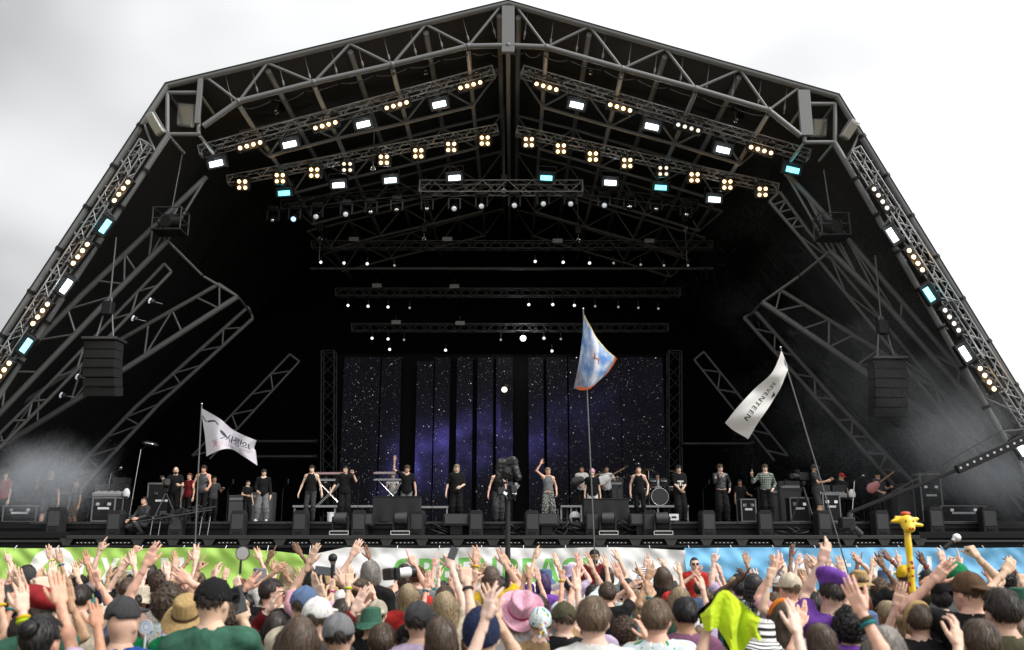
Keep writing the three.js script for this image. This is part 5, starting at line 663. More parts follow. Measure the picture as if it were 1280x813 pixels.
// tower camera in the pit, with a rain cover
{
  const z = 3.2, p = P(634, 600, z), t = thing('tower_camera', 'black covered camera on a tall column in front of the stage', 'camera', V(p.x, 0, z)), h = p.y;
  part('column', new THREE.CylinderGeometry(0.07, 0.09, h - 0.6, 18), M([0.01, 0.01, 0.011], 0.6), t, V(0.02, (h - 0.6) / 2, 0)); part('base', rbox(0.9, 0.3, 0.9, 0.03), blackMetal, t, V(0, 0.15, 0)); part('tilt_head', rbox(0.2, 0.3, 0.24, 0.04, 2), blackPlastic, t, V(0.02, h - 0.42, 0));
  const c = [cap([-0.27, -0.12, 0], [-0.2, 0.36, 0], 0.1, 0.12), cap([-0.2, 0.36, 0], [0.14, 0.42, 0], 0.12, 0.13), cap([0.14, 0.42, 0], [0.3, -0.05, 0], 0.13, 0.1), ell([0, 0.16, -0.12], [0.24, 0.3, 0.2])]; part('rain_cover', surfaceNet((x, y, q) => field(c, 0.07, x, y, q) + 0.03 * noise3.noise(x * 9, y * 9, q * 9) + 0.014 * noise3.noise(x * 24, y * 24, q * 24), [-0.5, -0.35, -0.45], [0.5, 0.7, 0.4], 0.018), M([0.022, 0.023, 0.025], 0.45, 0, { bumpMap: T.grain, bumpScale: 0.004 }), t, V(0.02, h + 0.12, 0));
  for (let i = 0; i < 14; i++) { const g = part('rig_piece', i % 3 ? rbox(rr(0.06, 0.16), rr(0.05, 0.14), rr(0.08, 0.2), 0.012) : cyl(10), i % 4 === 1 ? chrome : i % 2 ? gunmetal : blackPlastic, t, V(rr(-0.26, 0.3), h - rr(0.05, 0.5), rr(-0.05, 0.2))); if (i % 3 === 0) g.scale.set(0.02, rr(0.2, 0.4), 0.02); g.rotation.set(rr(-0.5, 0.5), rr(-0.5, 0.5), rr(-0.7, 0.7)); }
  const l = part('lens', new THREE.CylinderGeometry(0.11, 0.1, 0.3, 20), blackPlastic, t, V(0.02, h + 0.26, 0.22)); l.rotation.x = Math.PI / 2; part('lens_glass', new THREE.CylinderGeometry(0.085, 0.085, 0.01, 18), M([0.015, 0.016, 0.02], 0.1), l, V(0, 0.152, 0)); for (const [x, y] of [[-0.3, -0.3], [0.32, -0.24], [0.1, -0.42], [-0.12, -0.5]]) part('cable_loop', new THREE.TorusGeometry(0.14, 0.014, 6, 18).rotateY(x * 3), cable, t, V(x * 0.6, h + y, 0.1)); for (const [x, y] of [[-0.18, -0.18], [0.2, -0.12]]) part('control_box', rbox(0.16, 0.2, 0.2, 0.02), gunmetal, t, V(x, h + y - 0.15, 0.15));
}
// camera crane
{
  const z0 = 3.6, a = P(1330, 527, z0), b = P(1196, 588, z0), e = P(1062, 641, z0), t = thing('camera_crane', 'long black camera crane arm reaching in front of the smoke', 'camera crane', V(a.x, 0, z0));
  boxy(a, b, 0.24, 0.16); boxy(b, e, 0.1, 0.08);
  function boxy(p, q, h, d) { const dir = q.clone().sub(p), L = dir.length(), m = partW('arm_section', rbox(L, h, d, 0.02), blackMetal, t); m.position.add(p.clone().add(q).multiplyScalar(0.5)); m.rotation.z = Math.atan2(dir.y, dir.x); const n = Math.floor(L / 0.22); if (h > 0.2) for (let i = 0; i < n; i++) part('arm_hole', cyl(12), M([0.5, 0.52, 0.54], 0.4), m, V(-L / 2 + 0.14 + i * 0.22, -0.02, d / 2 + 0.003)).scale.set(0.035, 0.006, 0.035), m.children.at(-1).rotation.set(Math.PI / 2, 0, 0); }
  bar('tension_cable', a.clone().add(V(0, 0.7, 0)), e.clone().add(V(0.4, 0.1, 0)), 0.014, cable, t, 6); bar('post', V(a.x - 0.1, 0, z0), a, 0.14, blackMetal, t, 14);
  bar('drop_arm', e, e.clone().add(V(-0.1, -0.55, 0)), 0.06, gunmetal, t, 10); const hd = partW('remote_head', rbox(0.4, 0.34, 0.34, 0.05, 2), blackPlastic, t); hd.position.add(e.clone().add(V(-0.1, -0.3, 0))); const ln = partW('camera_lens', new THREE.CylinderGeometry(0.09, 0.11, 0.35, 16).rotateX(0.5).rotateZ(0.9), gunmetal, t); ln.position.add(e.clone().add(V(0.1, -0.5, 0.15)));
}
// shoulder camera and tripod on stage
function stageCamera(u, v, z, label, yaw) { const p = P(u, v, z), t = thing('broadcast_camera', label, 'camera', V(p.x, DECK, z)); t.rotation.y = yaw; const h = p.y - DECK; for (const k of [0.3, 2.4, 4.5]) part('tripod_leg', barGeo(V(0, h - 0.3, 0), V(0.45 * Math.cos(k), 0.01, 0.45 * Math.sin(k)), 0.022), gunmetal, t); part('pan_head', rbox(0.16, 0.16, 0.16, 0.03), blackPlastic, t, V(0, h - 0.22, 0)); part('camera_body', rbox(0.2, 0.26, 0.5, 0.03, 2), blackPlastic, t, V(0, h, 0)); const l = part('lens', new THREE.CylinderGeometry(0.09, 0.075, 0.34, 18), gunmetal, t, V(0, h, 0.4)); l.rotation.x = Math.PI / 2; part('viewfinder', rbox(0.14, 0.11, 0.12, 0.02), blackPlastic, t, V(-0.15, h + 0.17, 0.05)); part('handle', barGeo(V(0.05, h - 0.2, -0.1), V(0.1, h - 0.3, -0.6), 0.014), blackMetal, t); return t; }
stageCamera(208, 604, 0.1, 'broadcast camera on a tripod worked by the bald operator', 0.4); stageCamera(1003, 596, -0.3, 'broadcast camera on a tripod worked by the capped operator', -0.9);
// camera dolly gear at the stage edge
{ const z = 1.4, p = P(215, 650, z), t = thing('camera_dolly', 'cluttered camera dolly with cables at the stage edge', 'dolly', V(p.x, APRON + 0.006, z)); part('track', merged([barGeo(V(-0.9, 0.5, 0), V(1.3, 0.85, 0), 0.03), barGeo(V(-0.9, 0.4, 0.3), V(1.3, 0.75, 0.3), 0.03)]), gunmetal, t); for (const x of [-0.6, -0.35, 0.9, 1.15]) part('leg', barGeo(V(x, 0, 0.1), V(x + 0.05, 0.55, 0.1), 0.018), chrome, t); for (let i = 0; i < 7; i++) { const c = part('cable_coil', new THREE.TorusGeometry(rr(0.09, 0.18), 0.018, 6, 18), cable, t, V(rr(-0.8, 1.2), rr(0.45, 0.85), rr(0, 0.25))); c.rotation.set(rr(-0.6, 0.6), rr(-0.8, 0.8), 0); } for (let i = 0; i < 4; i++) part('control_box', rbox(0.18, 0.14, 0.16, 0.02), i % 2 ? gunmetal : blackPlastic, t, V(-0.75 + i * 0.5, 0.6 + i * 0.05, 0.12)); }
for (const [u, z, n, lb] of [[545, 1.25, 7, 'heap of black cables on the apron next to the blond performer'], [710, 1.25, 7, 'heap of black cables on the apron near the white tub'], [648, 1.2, 5, 'loose cables around the tower camera'], [790, 1.2, 7, 'heap of black cables on the apron by the drum riser'], [990, 1.4, 4, 'loose cables between fill speakers on the lettered flag side']]) { const p = P(u, 660, z), t = thing('cable_heap', lb, 'cables', V(p.x, APRON + 0.006, z)); for (let i = 0; i < n; i++) { const c = part('cable_coil', new THREE.TorusGeometry(rr(0.12, 0.26), 0.018, 6, 20), cable, t, V(rr(-0.4, 0.4), 0.05 + 0.05 * i, rr(-0.1, 0.15))); c.rotation.set(Math.PI / 2 + rr(-0.7, 0.7), rr(-0.5, 0.5), 0); } }
// guitar amps and cabinets behind
for (const [u, v, z, w, h] of [[330, 622, -4, 0.8, 1.1], [300, 620, -4.2, 0.7, 1.0], [985, 606, -4, 0.8, 1.5], [960, 608, -4.2, 0.7, 1.3], [1130, 606, -4, 0.8, 1.4], [770, 610, -5, 0.5, 1.7]]) { const x = P(u, v, z).x, t = thing('amplifier', 'dark guitar amplifier standing behind the band gear', 'amplifier', V(x, DECK, z), 'amplifiers behind the band'); part('cabinet', rbox(w, h, 0.5, 0.03), M([0.04, 0.04, 0.042], 0.7), t, V(0, h / 2, 0)); part('grille', rbox(w * 0.88, h * 0.68, 0.02, 0.01), M([0.07, 0.07, 0.075], 0.8), t, V(0, h * 0.4, 0.255)); part('control_panel', rbox(w * 0.88, 0.09, 0.02, 0.006), alu, t, V(0, h * 0.86, 0.255)); part('handle', rbox(w * 0.3, 0.03, 0.05, 0.01), blackPlastic, t, V(0, h + 0.02, 0)); }
// ================================================================ PEOPLE ON STAGE (they face the audience: local -z turned to +z)
function stagePerson(u, vHead, z, y, label, o) {
  const top = P(u, vHead, z), h = clamp(top.y - y, 1.45, 2), s = h / 1.75, p = V(top.x, y, z), yaw = Math.PI + (o.yaw ?? rr(-0.25, 0.25));
  const fig = figureGeo({ cell: 0.02, topCell: 0.019, legCell: 0.022, headCell: 0.0065, face: true, handCell: 0.007, shoes: true, seed: u, feet: [[-rr(0.08, 0.16), rr(-0.07, 0.07)], [rr(0.08, 0.16), rr(-0.07, 0.07)]], tip: rr(-0.09, 0.09), turn: rr(-0.3, 0.3), ...o });
  return dress(fig, o, label, o.group ?? undefined, p, yaw, s);
}
const R = (x, y, z) => V(x, y, z);
// screen-left of the photograph is the performer's own right (+x)
stagePerson(330, 587, 0.3, DECK, 'performer in shaggy black jacket, grey jeans and white shoes', { skin: 'pale', hair: 'fringe', hairColor: 'dark', top: 'long', topName: 'jacket', topColor: 'black', hem: 0.8, vneck: true, legColor: 'grey', shoeColor: 'white', feet: [[-0.15, 0.02], [0.17, 0]], arms: { R: R(0.16, 1.0, -0.2) }, hands: { R: 'loose' }, legs: 'wide' });
stagePerson(390, 582, 0.4, DECK, 'performer in a black tank top and grey leather trousers', { skin: 'pale', hair: 'fringe', hairColor: 'dark', top: 'tank', topColor: 'black', hem: 0.92, legColor: 'charcoal', feet: [[-0.1, 0], [0.12, 0]], arms: { L: R(-0.36, 0.9, -0.05), R: R(0.36, 0.9, -0.05) } });
stagePerson(432, 583, 0.1, DECK, 'performer in black singing into a hand held microphone', { skin: 'light', hair: 'short', hairColor: 'dark', top: 'oversize', topColor: 'black', legColor: 'black', legs: 'wide', turn: -0.5, arms: { L: R(-0.24, 1.5, -0.2), R: R(0.42, 0.95, -0.1) }, hands: { L: 'grip' } });
stagePerson(509, 582, -0.2, DECK, 'performer in a black top with a necklace waving one hand high', { skin: 'light', hair: 'fringe', hairColor: 'brown', top: 'tee', topColor: 'black', vneck: true, legColor: 'grey', arms: { R: R(0.40, 1.87, -0.05), L: R(-0.3, 0.88, -0.05) }, hands: { R: 'open' }, poles: { R: V(0.6, -1, 0.2) }, palms: { R: V(0, 0, -1) } });
stagePerson(571, 581, 0, DECK, 'blond performer in a loose black top resting one hand at the waist', { skin: 'pale', hair: 'bob', hairColor: 'platinum', top: 'oversize', topColor: 'black', legColor: 'black', legs: 'wide', arms: { L: R(-0.12, 1.05, -0.24), R: R(0.32, 0.9, -0.05) }, hands: { L: 'loose' } });
stagePerson(623, 584, -0.2, DECK, 'performer in a black sleeveless top half hidden by the tower camera', { skin: 'pale', hair: 'short', hairColor: 'brown', top: 'tank', topColor: 'black', legColor: 'charcoal', legs: 'wide', arms: { R: R(0.34, 0.86, -0.05) } });
stagePerson(685, 585, 0, DECK, 'blond performer in a grey tank top and patterned trousers raising a hand', { skin: 'light', hair: 'bun', hairColor: 'platinum', top: 'tank', topColor: 'grey', legColor: 'camouflage', legs: 'wide', hem: 1.0, arms: { R: R(0.27, 1.86, -0.05), L: R(-0.26, 0.93, -0.1) }, hands: { R: 'open', L: 'loose' }, poles: { R: V(1, -0.6, 0.1) }, palms: { R: V(0, 0, -1) } });
stagePerson(798, 583, 0.1, DECK, 'performer in a black sleeveless vest and plain black trousers', { skin: 'light', hair: 'short', hairColor: 'black', top: 'tank', topColor: 'black', vneck: true, legColor: 'black', nod: 0.12, arms: { R: R(0.28, 0.9, -0.06), L: R(-0.27, 0.95, -0.08) } });
const printed = stagePerson(848, 582, 0.1, DECK, 'performer in a black shirt with a white chest print, hands together', { skin: 'light', hair: 'fringe', hairColor: 'black', top: 'oversize', topColor: 'black', legColor: 'black', legs: 'wide', arms: { R: R(0.06, 0.98, -0.26), L: R(-0.05, 1.02, -0.27) }, hands: { R: 'loose', L: 'loose' } });
for (const [x, y, w, h] of [[0, 1.24, 0.2, 0.05], [0, 1.16, 0.05, 0.12], [-0.07, 1.12, 0.04, 0.08], [0.07, 1.12, 0.04, 0.08]]) part('chest_print', rbox(w, h, 0.012, 0.004), clothMat('white'), printed, V(x, y, -0.147));
stagePerson(900, 581, 0, DECK, 'performer in a sequined top and wide black trousers holding a microphone', { skin: 'pale', hair: 'fringe', hairColor: 'brown', top: 'long', topColor: 'sequined', hem: 1.0, legColor: 'black', legs: 'wide', arms: { R: R(0.1, 1.38, -0.25), L: R(-0.26, 1.0, -0.05) }, hands: { R: 'grip' } });
stagePerson(956, 581, 0, DECK, 'performer in a plaid shirt and black trousers lifting one arm', { skin: 'pale', hair: 'fringe', hairColor: 'brown', top: 'long', topColor: 'plaid', hem: 0.98, legColor: 'black', legs: 'wide', arms: { R: R(0.42, 1.42, -0.12), L: R(-0.2, 1.0, -0.15) }, hands: { R: 'point' } });
stagePerson(255, 582, 0.2, DECK, 'performer in a grey open waistcoat holding one arm low', { skin: 'warm', hair: 'fringe', hairColor: 'dark', top: 'tank', topColor: 'sequined', legColor: 'black', arms: { L: R(-0.22, 1.02, -0.3), R: R(0.25, 1.05, -0.2) }, hands: { L: 'grip' } });
stagePerson(220, 584, -0.1, DECK, 'bald bearded camera operator in black working a tripod camera', { skin: 'light', hair: 'bald', beard: 'dark', top: 'tee', topColor: 'black', legColor: 'black', yaw: 0.2, arms: { L: R(-0.2, 1.15, -0.3), R: R(0.33, 1.3, -0.25) }, hands: { L: 'grip', R: 'grip' } });
stagePerson(268, 596, -1.6, DECK, 'crew member in dark clothes behind the grey waistcoat performer', { skin: 'tan', hair: 'short', hairColor: 'dark', top: 'tee', topColor: 'charcoal', legColor: 'black', yaw: 0.6, arms: { L: R(-0.3, 1.25, -0.2) }, hands: { L: 'loose' } });
stagePerson(237, 592, -1.2, DECK, 'crew member with headphones and red lanyard beside the camera operator', { skin: 'warm', hair: 'short', hairColor: 'red', top: 'tee', topColor: 'maroon', legColor: 'black', yaw: -0.4 });
stagePerson(310, 602, -2.4, DECK, 'dark dressed crew member standing back behind the shaggy jacket performer', { skin: 'light', hair: 'short', hairColor: 'black', top: 'tee', topColor: 'black', legColor: 'black', yaw: 0.9, arms: { R: R(0.2, 1.1, -0.25) } });
stagePerson(1018, 581, -0.4, DECK, 'camera operator in a cap and long black shirt with bare legs', { skin: 'warm', hair: 'short', hairColor: 'brown', hat: 'cap', hatColor: 'charcoal', beard: 'brown', top: 'tee', topColor: 'charcoal', hem: 0.62, legs: 'shorts', legColor: 'charcoal', yaw: 1.1, arms: { L: R(-0.2, 1.28, -0.38), R: R(0.2, 1.22, -0.36) }, hands: { L: 'grip', R: 'grip' }, glasses: 'on' });
stagePerson(1052, 592, -1.6, DECK, 'crew member in a red cap bending over the grey topped case', { skin: 'warm', hair: 'short', hairColor: 'dark', hat: 'cap', hatColor: 'red', top: 'tee', topColor: 'black', legColor: 'black', yaw: 0.4, nod: -0.3 });
stagePerson(1097, 590, -1.2, DECK, 'guitarist in black playing behind the crane arm', { skin: 'light', hair: 'short', hairColor: 'brown', hat: 'cap', hatColor: 'black', top: 'tee', topColor: 'charcoal', legColor: 'black', yaw: 0.3, arms: { L: R(-0.3, 1.2, -0.25), R: R(0.1, 1.02, -0.25) }, hands: { L: 'grip', R: 'grip' } });
stagePerson(925, 600, -2.6, DECK, 'dark dressed musician standing between sequined and plaid performers', { skin: 'tan', hair: 'short', hairColor: 'black', top: 'tee', topColor: 'black', legColor: 'black', arms: { L: R(-0.3, 1.1, -0.3) } });
stagePerson(491, 591, -4.0, RISER - 0.35, 'keyboard player in a white shirt behind the double keyboard', { skin: 'light', hair: 'short', hairColor: 'black', top: 'tee', topColor: 'white', legColor: 'black', nod: -0.3, arms: { L: R(-0.2, 1.05, -0.35), R: R(0.2, 1.05, -0.35) }, hands: { L: 'loose', R: 'loose' } });
stagePerson(407, 596, -4.3, RISER - 0.35, 'keyboard player in black behind the red topped keyboard', { skin: 'light', hair: 'short', hairColor: 'black', top: 'tee', topColor: 'black', legColor: 'black', nod: -0.3, arms: { L: R(-0.2, 1.05, -0.35), R: R(0.2, 1.05, -0.35) } });
stagePerson(727, 583, -3.4, DECK + 0.3, 'guitarist in a white shirt and black tie next to the flag pole', { skin: 'tan', hair: 'short', hairColor: 'black', top: 'tee', topColor: 'white', legColor: 'black', arms: { L: R(-0.3, 1.15, -0.25), R: R(0.1, 1.02, -0.25) }, hands: { L: 'grip', R: 'loose' } });
stagePerson(758, 583, -3.4, DECK + 0.3, 'bass player in a white shirt with a strap across the chest', { skin: 'tan', hair: 'short', hairColor: 'black', top: 'tee', topColor: 'white', legColor: 'black', yaw: -0.2, arms: { L: R(-0.42, 1.28, -0.22), R: R(0.1, 1.0, -0.25) }, hands: { L: 'grip', R: 'loose' } });
stagePerson(740, 587, -1.2, DECK, 'person in a pink hat, black shirt and white shorts behind the covered box', { skin: 'light', hair: 'short', hairColor: 'red', hat: 'beanie', hatColor: 'pink', top: 'tee', topColor: 'black', legs: 'shorts', legName: 'shorts', legColor: 'white' });
stagePerson(822, 592, -4.1, RISER - 0.3, 'drummer in white sitting behind the grey drum kit', { skin: 'light', hair: 'short', hairColor: 'black', top: 'tee', topColor: 'white', legColor: 'black', nod: -0.2, arms: { L: R(-0.3, 1.15, -0.3), R: R(0.3, 1.15, -0.3) }, hands: { L: 'grip', R: 'grip' } });
stagePerson(65, 583, -1.0, DECK - 0.3, 'person in black shorts standing inside the drifting smoke', { skin: 'light', hair: 'short', hairColor: 'light', top: 'tee', topColor: 'black', legs: 'shorts', legColor: 'charcoal', shoeColor: 'white', yaw: 0.5, arms: { R: R(0.35, 1.42, -0.15) }, feet: [[-0.18, 0.05], [0.16, -0.05]], hands: { R: 'loose' } });
stagePerson(96, 600, -1.8, DECK - 0.3, 'crew member in brown shorts beside the mixing desk in smoke', { skin: 'tan', hair: 'short', hairColor: 'dark', top: 'tee', topColor: 'charcoal', legs: 'shorts', legColor: 'brown', yaw: -0.5 });
stagePerson(8, 590, -2.0, DECK - 0.2, 'person in a red top at the far edge of the drifting smoke', { skin: 'pale', hair: 'long', hairColor: 'brown', top: 'tee', topColor: 'red', legColor: 'black', yaw: -0.4 });
// a crouching stagehand: a figure of its own, knees bent
{ const c = 0.6, fig = figureGeo({ cell: 0.018, topCell: 0.018, legCell: 0.02, headCell: 0.0065, face: true, shoes: true, top: 'long', footY: c, feet: [[-0.13, -0.12], [0.14, -0.05]], arms: { L: R(-0.2, 1.1, -0.36), R: R(0.2, 1.05, -0.36) }, hands: { L: 'loose', R: 'loose' }, nod: 0.1, seed: 3 }); dress(fig, { skin: 'warm', hair: 'short', hairColor: 'dark', topColor: 'charcoal', legColor: 'charcoal' }, 'stagehand in dark grey crouching at the apron edge by the flight case', undefined, V(P(178, 650, 1.35).x, APRON - c + 0.006, 1.35), Math.PI - 0.5, 1.0); }
// pit staff between the crowd and the stage
function pitPerson(u, vTop, z, label, o) { const t = P(u, vTop, z), h = clamp(t.y, 1.5, 1.98), fig = figureGeo({ cell: 0.019, headCell: 0.0065, face: true, seed: u, ...o }); return dress(fig, o, label, undefined, V(t.x, 0, z), Math.PI + (o.yaw ?? 0), h / 1.75); }
pitPerson(743, 688, 12, 'bearded pit guard in dark clothes facing the crowd by the flag pole', { skin: 'tan', hair: 'short', hairColor: 'black', beard: 'black', topColor: 'maroon', legColor: 'black' });
pitPerson(868, 697, 13, 'pit photographer in a red top and sunglasses facing the crowd', { skin: 'light', hair: 'buzz', hairColor: 'dark', glasses: 'on', topColor: 'red', legColor: 'black' });
// hand-held microphones
for (const [u, v, z, lb, rz] of [[442, 593, 0.32, 'black microphone at the mouth of the singer in black', -0.8], [899, 597, 0.28, 'black microphone held by the sequined performer', 0.3]]) { const t = thing('microphone', lb, 'microphone', P(u, v, z)); t.rotation.z = rz; part('grille_ball', new THREE.SphereGeometry(0.032, 14, 10), gunmetal, t, V(0, 0.1, 0)); part('handle', new THREE.CylinderGeometry(0.022, 0.016, 0.2, 12), blackPlastic, t, V(0, -0.02, 0)); }
// guitars
for (const [u, v, z, lb, c, rz] of [[727, 600, -3.1, 'dark guitar of the player next to the flag pole', [0.02, 0.02, 0.02], 0.3], [758, 598, -3.1, 'white bodied bass guitar slung at an angle', [0.6, 0.6, 0.58], 0.5], [1096, 606, -0.9, 'pink and black guitar behind the crane arm', [0.35, 0.12, 0.12], 0.6]]) { const t = thing('guitar', lb, 'guitar', P(u, v, z)); t.rotation.z = rz; const a = [ell([0, 0, 0], [0.2, 0.17, 0.04]), ell([0.18, 0.0, 0], [0.14, 0.13, 0.04])]; part('guitar_body', surfaceNet((x, y, q) => field(a, 0.03, x, y, q), [-0.25, -0.22, -0.07], [0.37, 0.22, 0.07], 0.016), M(c, 0.25), t, V(-0.2, 0, 0)); part('neck', rbox(0.62, 0.05, 0.03, 0.008), M([0.2, 0.11, 0.05], 0.5), t, V(0.45, 0, 0.01)); part('headstock', rbox(0.16, 0.09, 0.025, 0.01), blackPlastic, t, V(0.82, 0.01, 0.01)); }
// ================================================================ THE CROWD (faces the stage, backs to the camera)
const crowdSpots = [];
const AN = (c) => (/^[aeiou]/.test(c) ? 'an ' : 'a ');
function headWords(o) {
  const hats = { cap: 'cap', capback: 'backward cap', beret: 'beret', beanie: 'beanie', headband: 'headband', bandana: 'headscarf', bucket: 'bucket hat', straw: 'straw hat', cowboy: 'cowboy hat' };
  const hairs = { short: 'short', buzz: 'cropped', fringe: 'shaggy', long: 'long', bob: 'chin-length', bun: 'tied up', ponytail: 'ponytailed', curly: 'curly', braids: 'braided' };
  const hc = { dark: 'dark brown', light: 'light brown', ash: 'pale silvery', platinum: 'platinum' }[o.hairColor] ?? o.hairColor;
  if (o.hat) return `${o.hat === 'straw' ? 'a' : AN(o.hatColor).trim() + ' ' + o.hatColor} ${hats[o.hat]}`;
  return o.hair === 'bald' ? 'a shaved head' : `${hairs[o.hair]} ${hc} hair`;
}
const topWords = (o) => `${AN(o.topColor).trim()} ${o.topColor} ${{ tee: 't-shirt', tank: 'vest', long: 'long-sleeved top', oversize: 'loose shirt' }[o.top ?? 'tee']}`;
function armWords(o) { const n = [o.arms?.L, o.arms?.R].filter((a) => a && a.y > 1.42).length; return n === 2 ? 'both arms raised' : n === 1 ? 'one arm raised' : 'arms down'; }
const autoLabel = (o) => `person with ${headWords(o)}, ${topWords(o)} and ${armWords(o)}`;
const CROWD = 'people in the festival crowd';
// head seen at (u, v), w pixels wide; arms: [side, u, v, pose, how far in front of the body]
function spectator(u, v, w, o, arms = [], label) {
  let d = 0.196 * FPX / w, c = P(u, v, EYE.z - d), h = clamp((c.y + 0.118) / (1 - 0), 1.52, 1.92); if (c.y + 0.118 !== h) { d = clamp((EYE.y - (h - 0.118)) / Math.max(0.02, EYE.y - c.y) * d, d * 0.8, d * 1.25); c = P(u, v, EYE.z - d); h = clamp(c.y + 0.118, 1.5, 1.95); }
  const s = h / 1.75, p = V(c.x, 0, c.z), yaw = o.yaw ?? rr(-0.12, 0.12), q = new THREE.Quaternion().setFromAxisAngle(UPV, -yaw), near = w > 30;
  const fo = { cell: near ? 0.0185 : w > 20 ? 0.022 : 0.027, topCell: near ? 0.018 : 0.024, headCell: near ? 0.010 : 0.013, handCell: near ? 0.0048 : 0.006, legCell: 0.036, seed: u, palmTurn: rr(-0.8, 0.8), wristUp: rr(0, 0.6), nod: rr(-0.02, 0.1), tip: rr(-0.12, 0.12), turn: rr(-0.25, 0.25), ...o, arms: {}, hands: { ...o.hands }, palms: {}, poles: o.poles ?? {} };
  for (const [side, hu, hv, pose, dz] of arms) { const t = P(hu, hv, c.z - (dz ?? 0.22)).sub(p).applyQuaternion(q).divideScalar(s); t.y -= 0.075; fo.arms[side] = t; fo.hands[side] = pose ?? 'wave'; }
  if (o.palm) for (const k in fo.arms) fo.palms[k] = o.palm;
  const fig = figureGeo(fo); crowdSpots.push([p.x, p.z]);
  const t = dress(fig, { ...o, arms: fo.arms }, label ?? autoLabel({ ...o, arms: fo.arms }), CROWD, p, yaw, s); t.userData.fig = undefined; delete t.userData.fig; return { t, fig, s, p, yaw };
}
// an arm seen at (u, v) whose owner's head is lost in the crowd: depth d, the owner stands off to one side
function armUp(u, v, d, side, pose, o, band) {
  const hp = P(u, v, EYE.z - d), sg = side === 'R' ? 1 : -1, h = clamp((hp.y - 0.05) / 2.02 * 1.75, 1.5, 1.93), s = h / 1.75, yaw = rr(-0.15, 0.15), p = V(hp.x - sg * rr(0.16, 0.3) * s, 0, hp.z + 0.2), q = new THREE.Quaternion().setFromAxisAngle(UPV, -yaw);
  const t = hp.clone().sub(p).applyQuaternion(q).divideScalar(s); t.y -= 0.075; const other = o.both ? { [side === 'R' ? 'L' : 'R']: V(-t.x + rr(-0.1, 0.1), t.y - rr(0, 0.12), t.z) } : {};
  const fo = { cell: d < 7 ? 0.018 : 0.023, topCell: d < 7 ? 0.017 : 0.024, headCell: 0.013, handCell: d < 7 ? 0.005 : 0.006, legCell: 0.036, seed: u, palmTurn: rr(-0.8, 0.8), wristUp: rr(0, 0.6), turn: rr(-0.3, 0.3), ...o, arms: { [side]: t, ...other }, hands: { [side]: pose, [side === 'R' ? 'L' : 'R']: o.both ? pose : 'hang' } };
  crowdSpots.push([p.x, p.z]);
  return dress(figureGeo(fo), { ...o, arms: fo.arms, bands: band ? [[side, band]] : o.bands }, autoLabel({ ...o, arms: fo.arms }), CROWD, p, yaw, s);
}
// ---- nearest people
spectator(154, 782, 40, { skin: 'light', hair: 'bald', hat: 'cap', hatColor: 'charcoal', hatLift: 0.03, topColor: 'blue', nod: 0.05 }, [], 'shaven headed person in a dark cap and bright blue t-shirt');
spectator(52, 801, 46, { skin: 'warm', hair: 'bun', hairColor: 'black', topColor: 'lilac', slim: true }, [['R', 78, 738, 'open', 0.3]]);
spectator(51, 766, 38, { skin: 'pale', hair: 'short', hairColor: 'brown', hat: 'beret', hatColor: 'crimson', topColor: 'green' }, [['R', 57, 728, 'fist', 0.2]]);
spectator(101, 750, 27, { skin: 'light', hair: 'short', hairColor: 'dark', glasses: 'up', topColor: 'cream' }, [['R', 124, 718, 'point', 0.2]]);
spectator(160, 738, 22, { skin: 'light', hair: 'short', hairColor: 'brown', topColor: 'black' }, [['R', 168, 699, 'open'], ['L', 150, 706, 'wave']]);
spectator(233, 772, 33, { skin: 'light', hair: 'short', hairColor: 'brown', hat: 'straw', hatColor: 'straw', hatTilt: 0.5, topColor: 'emerald' }, []);
spectator(216, 746, 24, { skin: 'pale', hair: 'bob', hairColor: 'light', topColor: 'white' }, [['R', 231, 721, 'fist', 0.15]]);
spectator(190, 781, 27, { skin: 'pale', hair: 'long', hairColor: 'ash', topColor: 'emerald', slim: true }, []);
spectator(194, 757, 22, { skin: 'pale', hair: 'short', hairColor: 'dark', topColor: 'hot pink' }, [['R', 210, 698, 'open', 0.2]]);
spectator(146, 721, 16, { skin: 'light', hair: 'short', hairColor: 'dark', hat: 'cap', hatColor: 'navy', topColor: 'navy' });
spectator(197, 725, 15, { skin: 'light', hair: 'short', hairColor: 'brown', hat: 'cap', hatColor: 'white', topColor: 'charcoal' });
spectator(8, 752, 29, { skin: 'light', hair: 'bob', hairColor: 'black', topColor: 'black' }, [['R', 31, 723, 'wave', 0.15]], undefined);
spectator(99, 733, 18, { skin: 'tan', hair: 'curly', hairColor: 'black', topColor: 'teal' }, [['L', 92, 709, 'wave']]);
const capMan = spectator(267, 752, 41, { skin: 'light', hair: 'short', hairColor: 'dark', hat: 'cap', hatColor: 'black', topColor: 'green', turn: -0.25, build: 1.06 }, [['R', 306, 760, 'grip', 0.32]], 'person in a black cap and green t-shirt holding up a phone');
spectator(373, 802, 45, { skin: 'light', hair: 'long', hairColor: 'brown', topColor: 'maroon', slim: true }, []);
spectator(397, 774, 37, { skin: 'light', hair: 'short', hairColor: 'brown', hat: 'cap', hatColor: 'white', topColor: 'charcoal' }, []);
spectator(380, 757, 33, { skin: 'light', hair: 'short', hairColor: 'brown', hat: 'cap', hatColor: 'denim', topColor: 'cream' }, [['R', 404, 735, 'clap', 0.2]]);
spectator(423, 797, 41, { skin: 'light', hair: 'short', hairColor: 'dark', hat: 'cap', hatColor: 'grey', topColor: 'charcoal' }, []);
spectator(340, 742, 26, { skin: 'light', hair: 'short', hairColor: 'dark', glasses: 'on', turn: -1.1, topColor: 'black', top: 'long', topName: 'sleeves' }, [['L', 307, 726, 'open', 0.1]]);
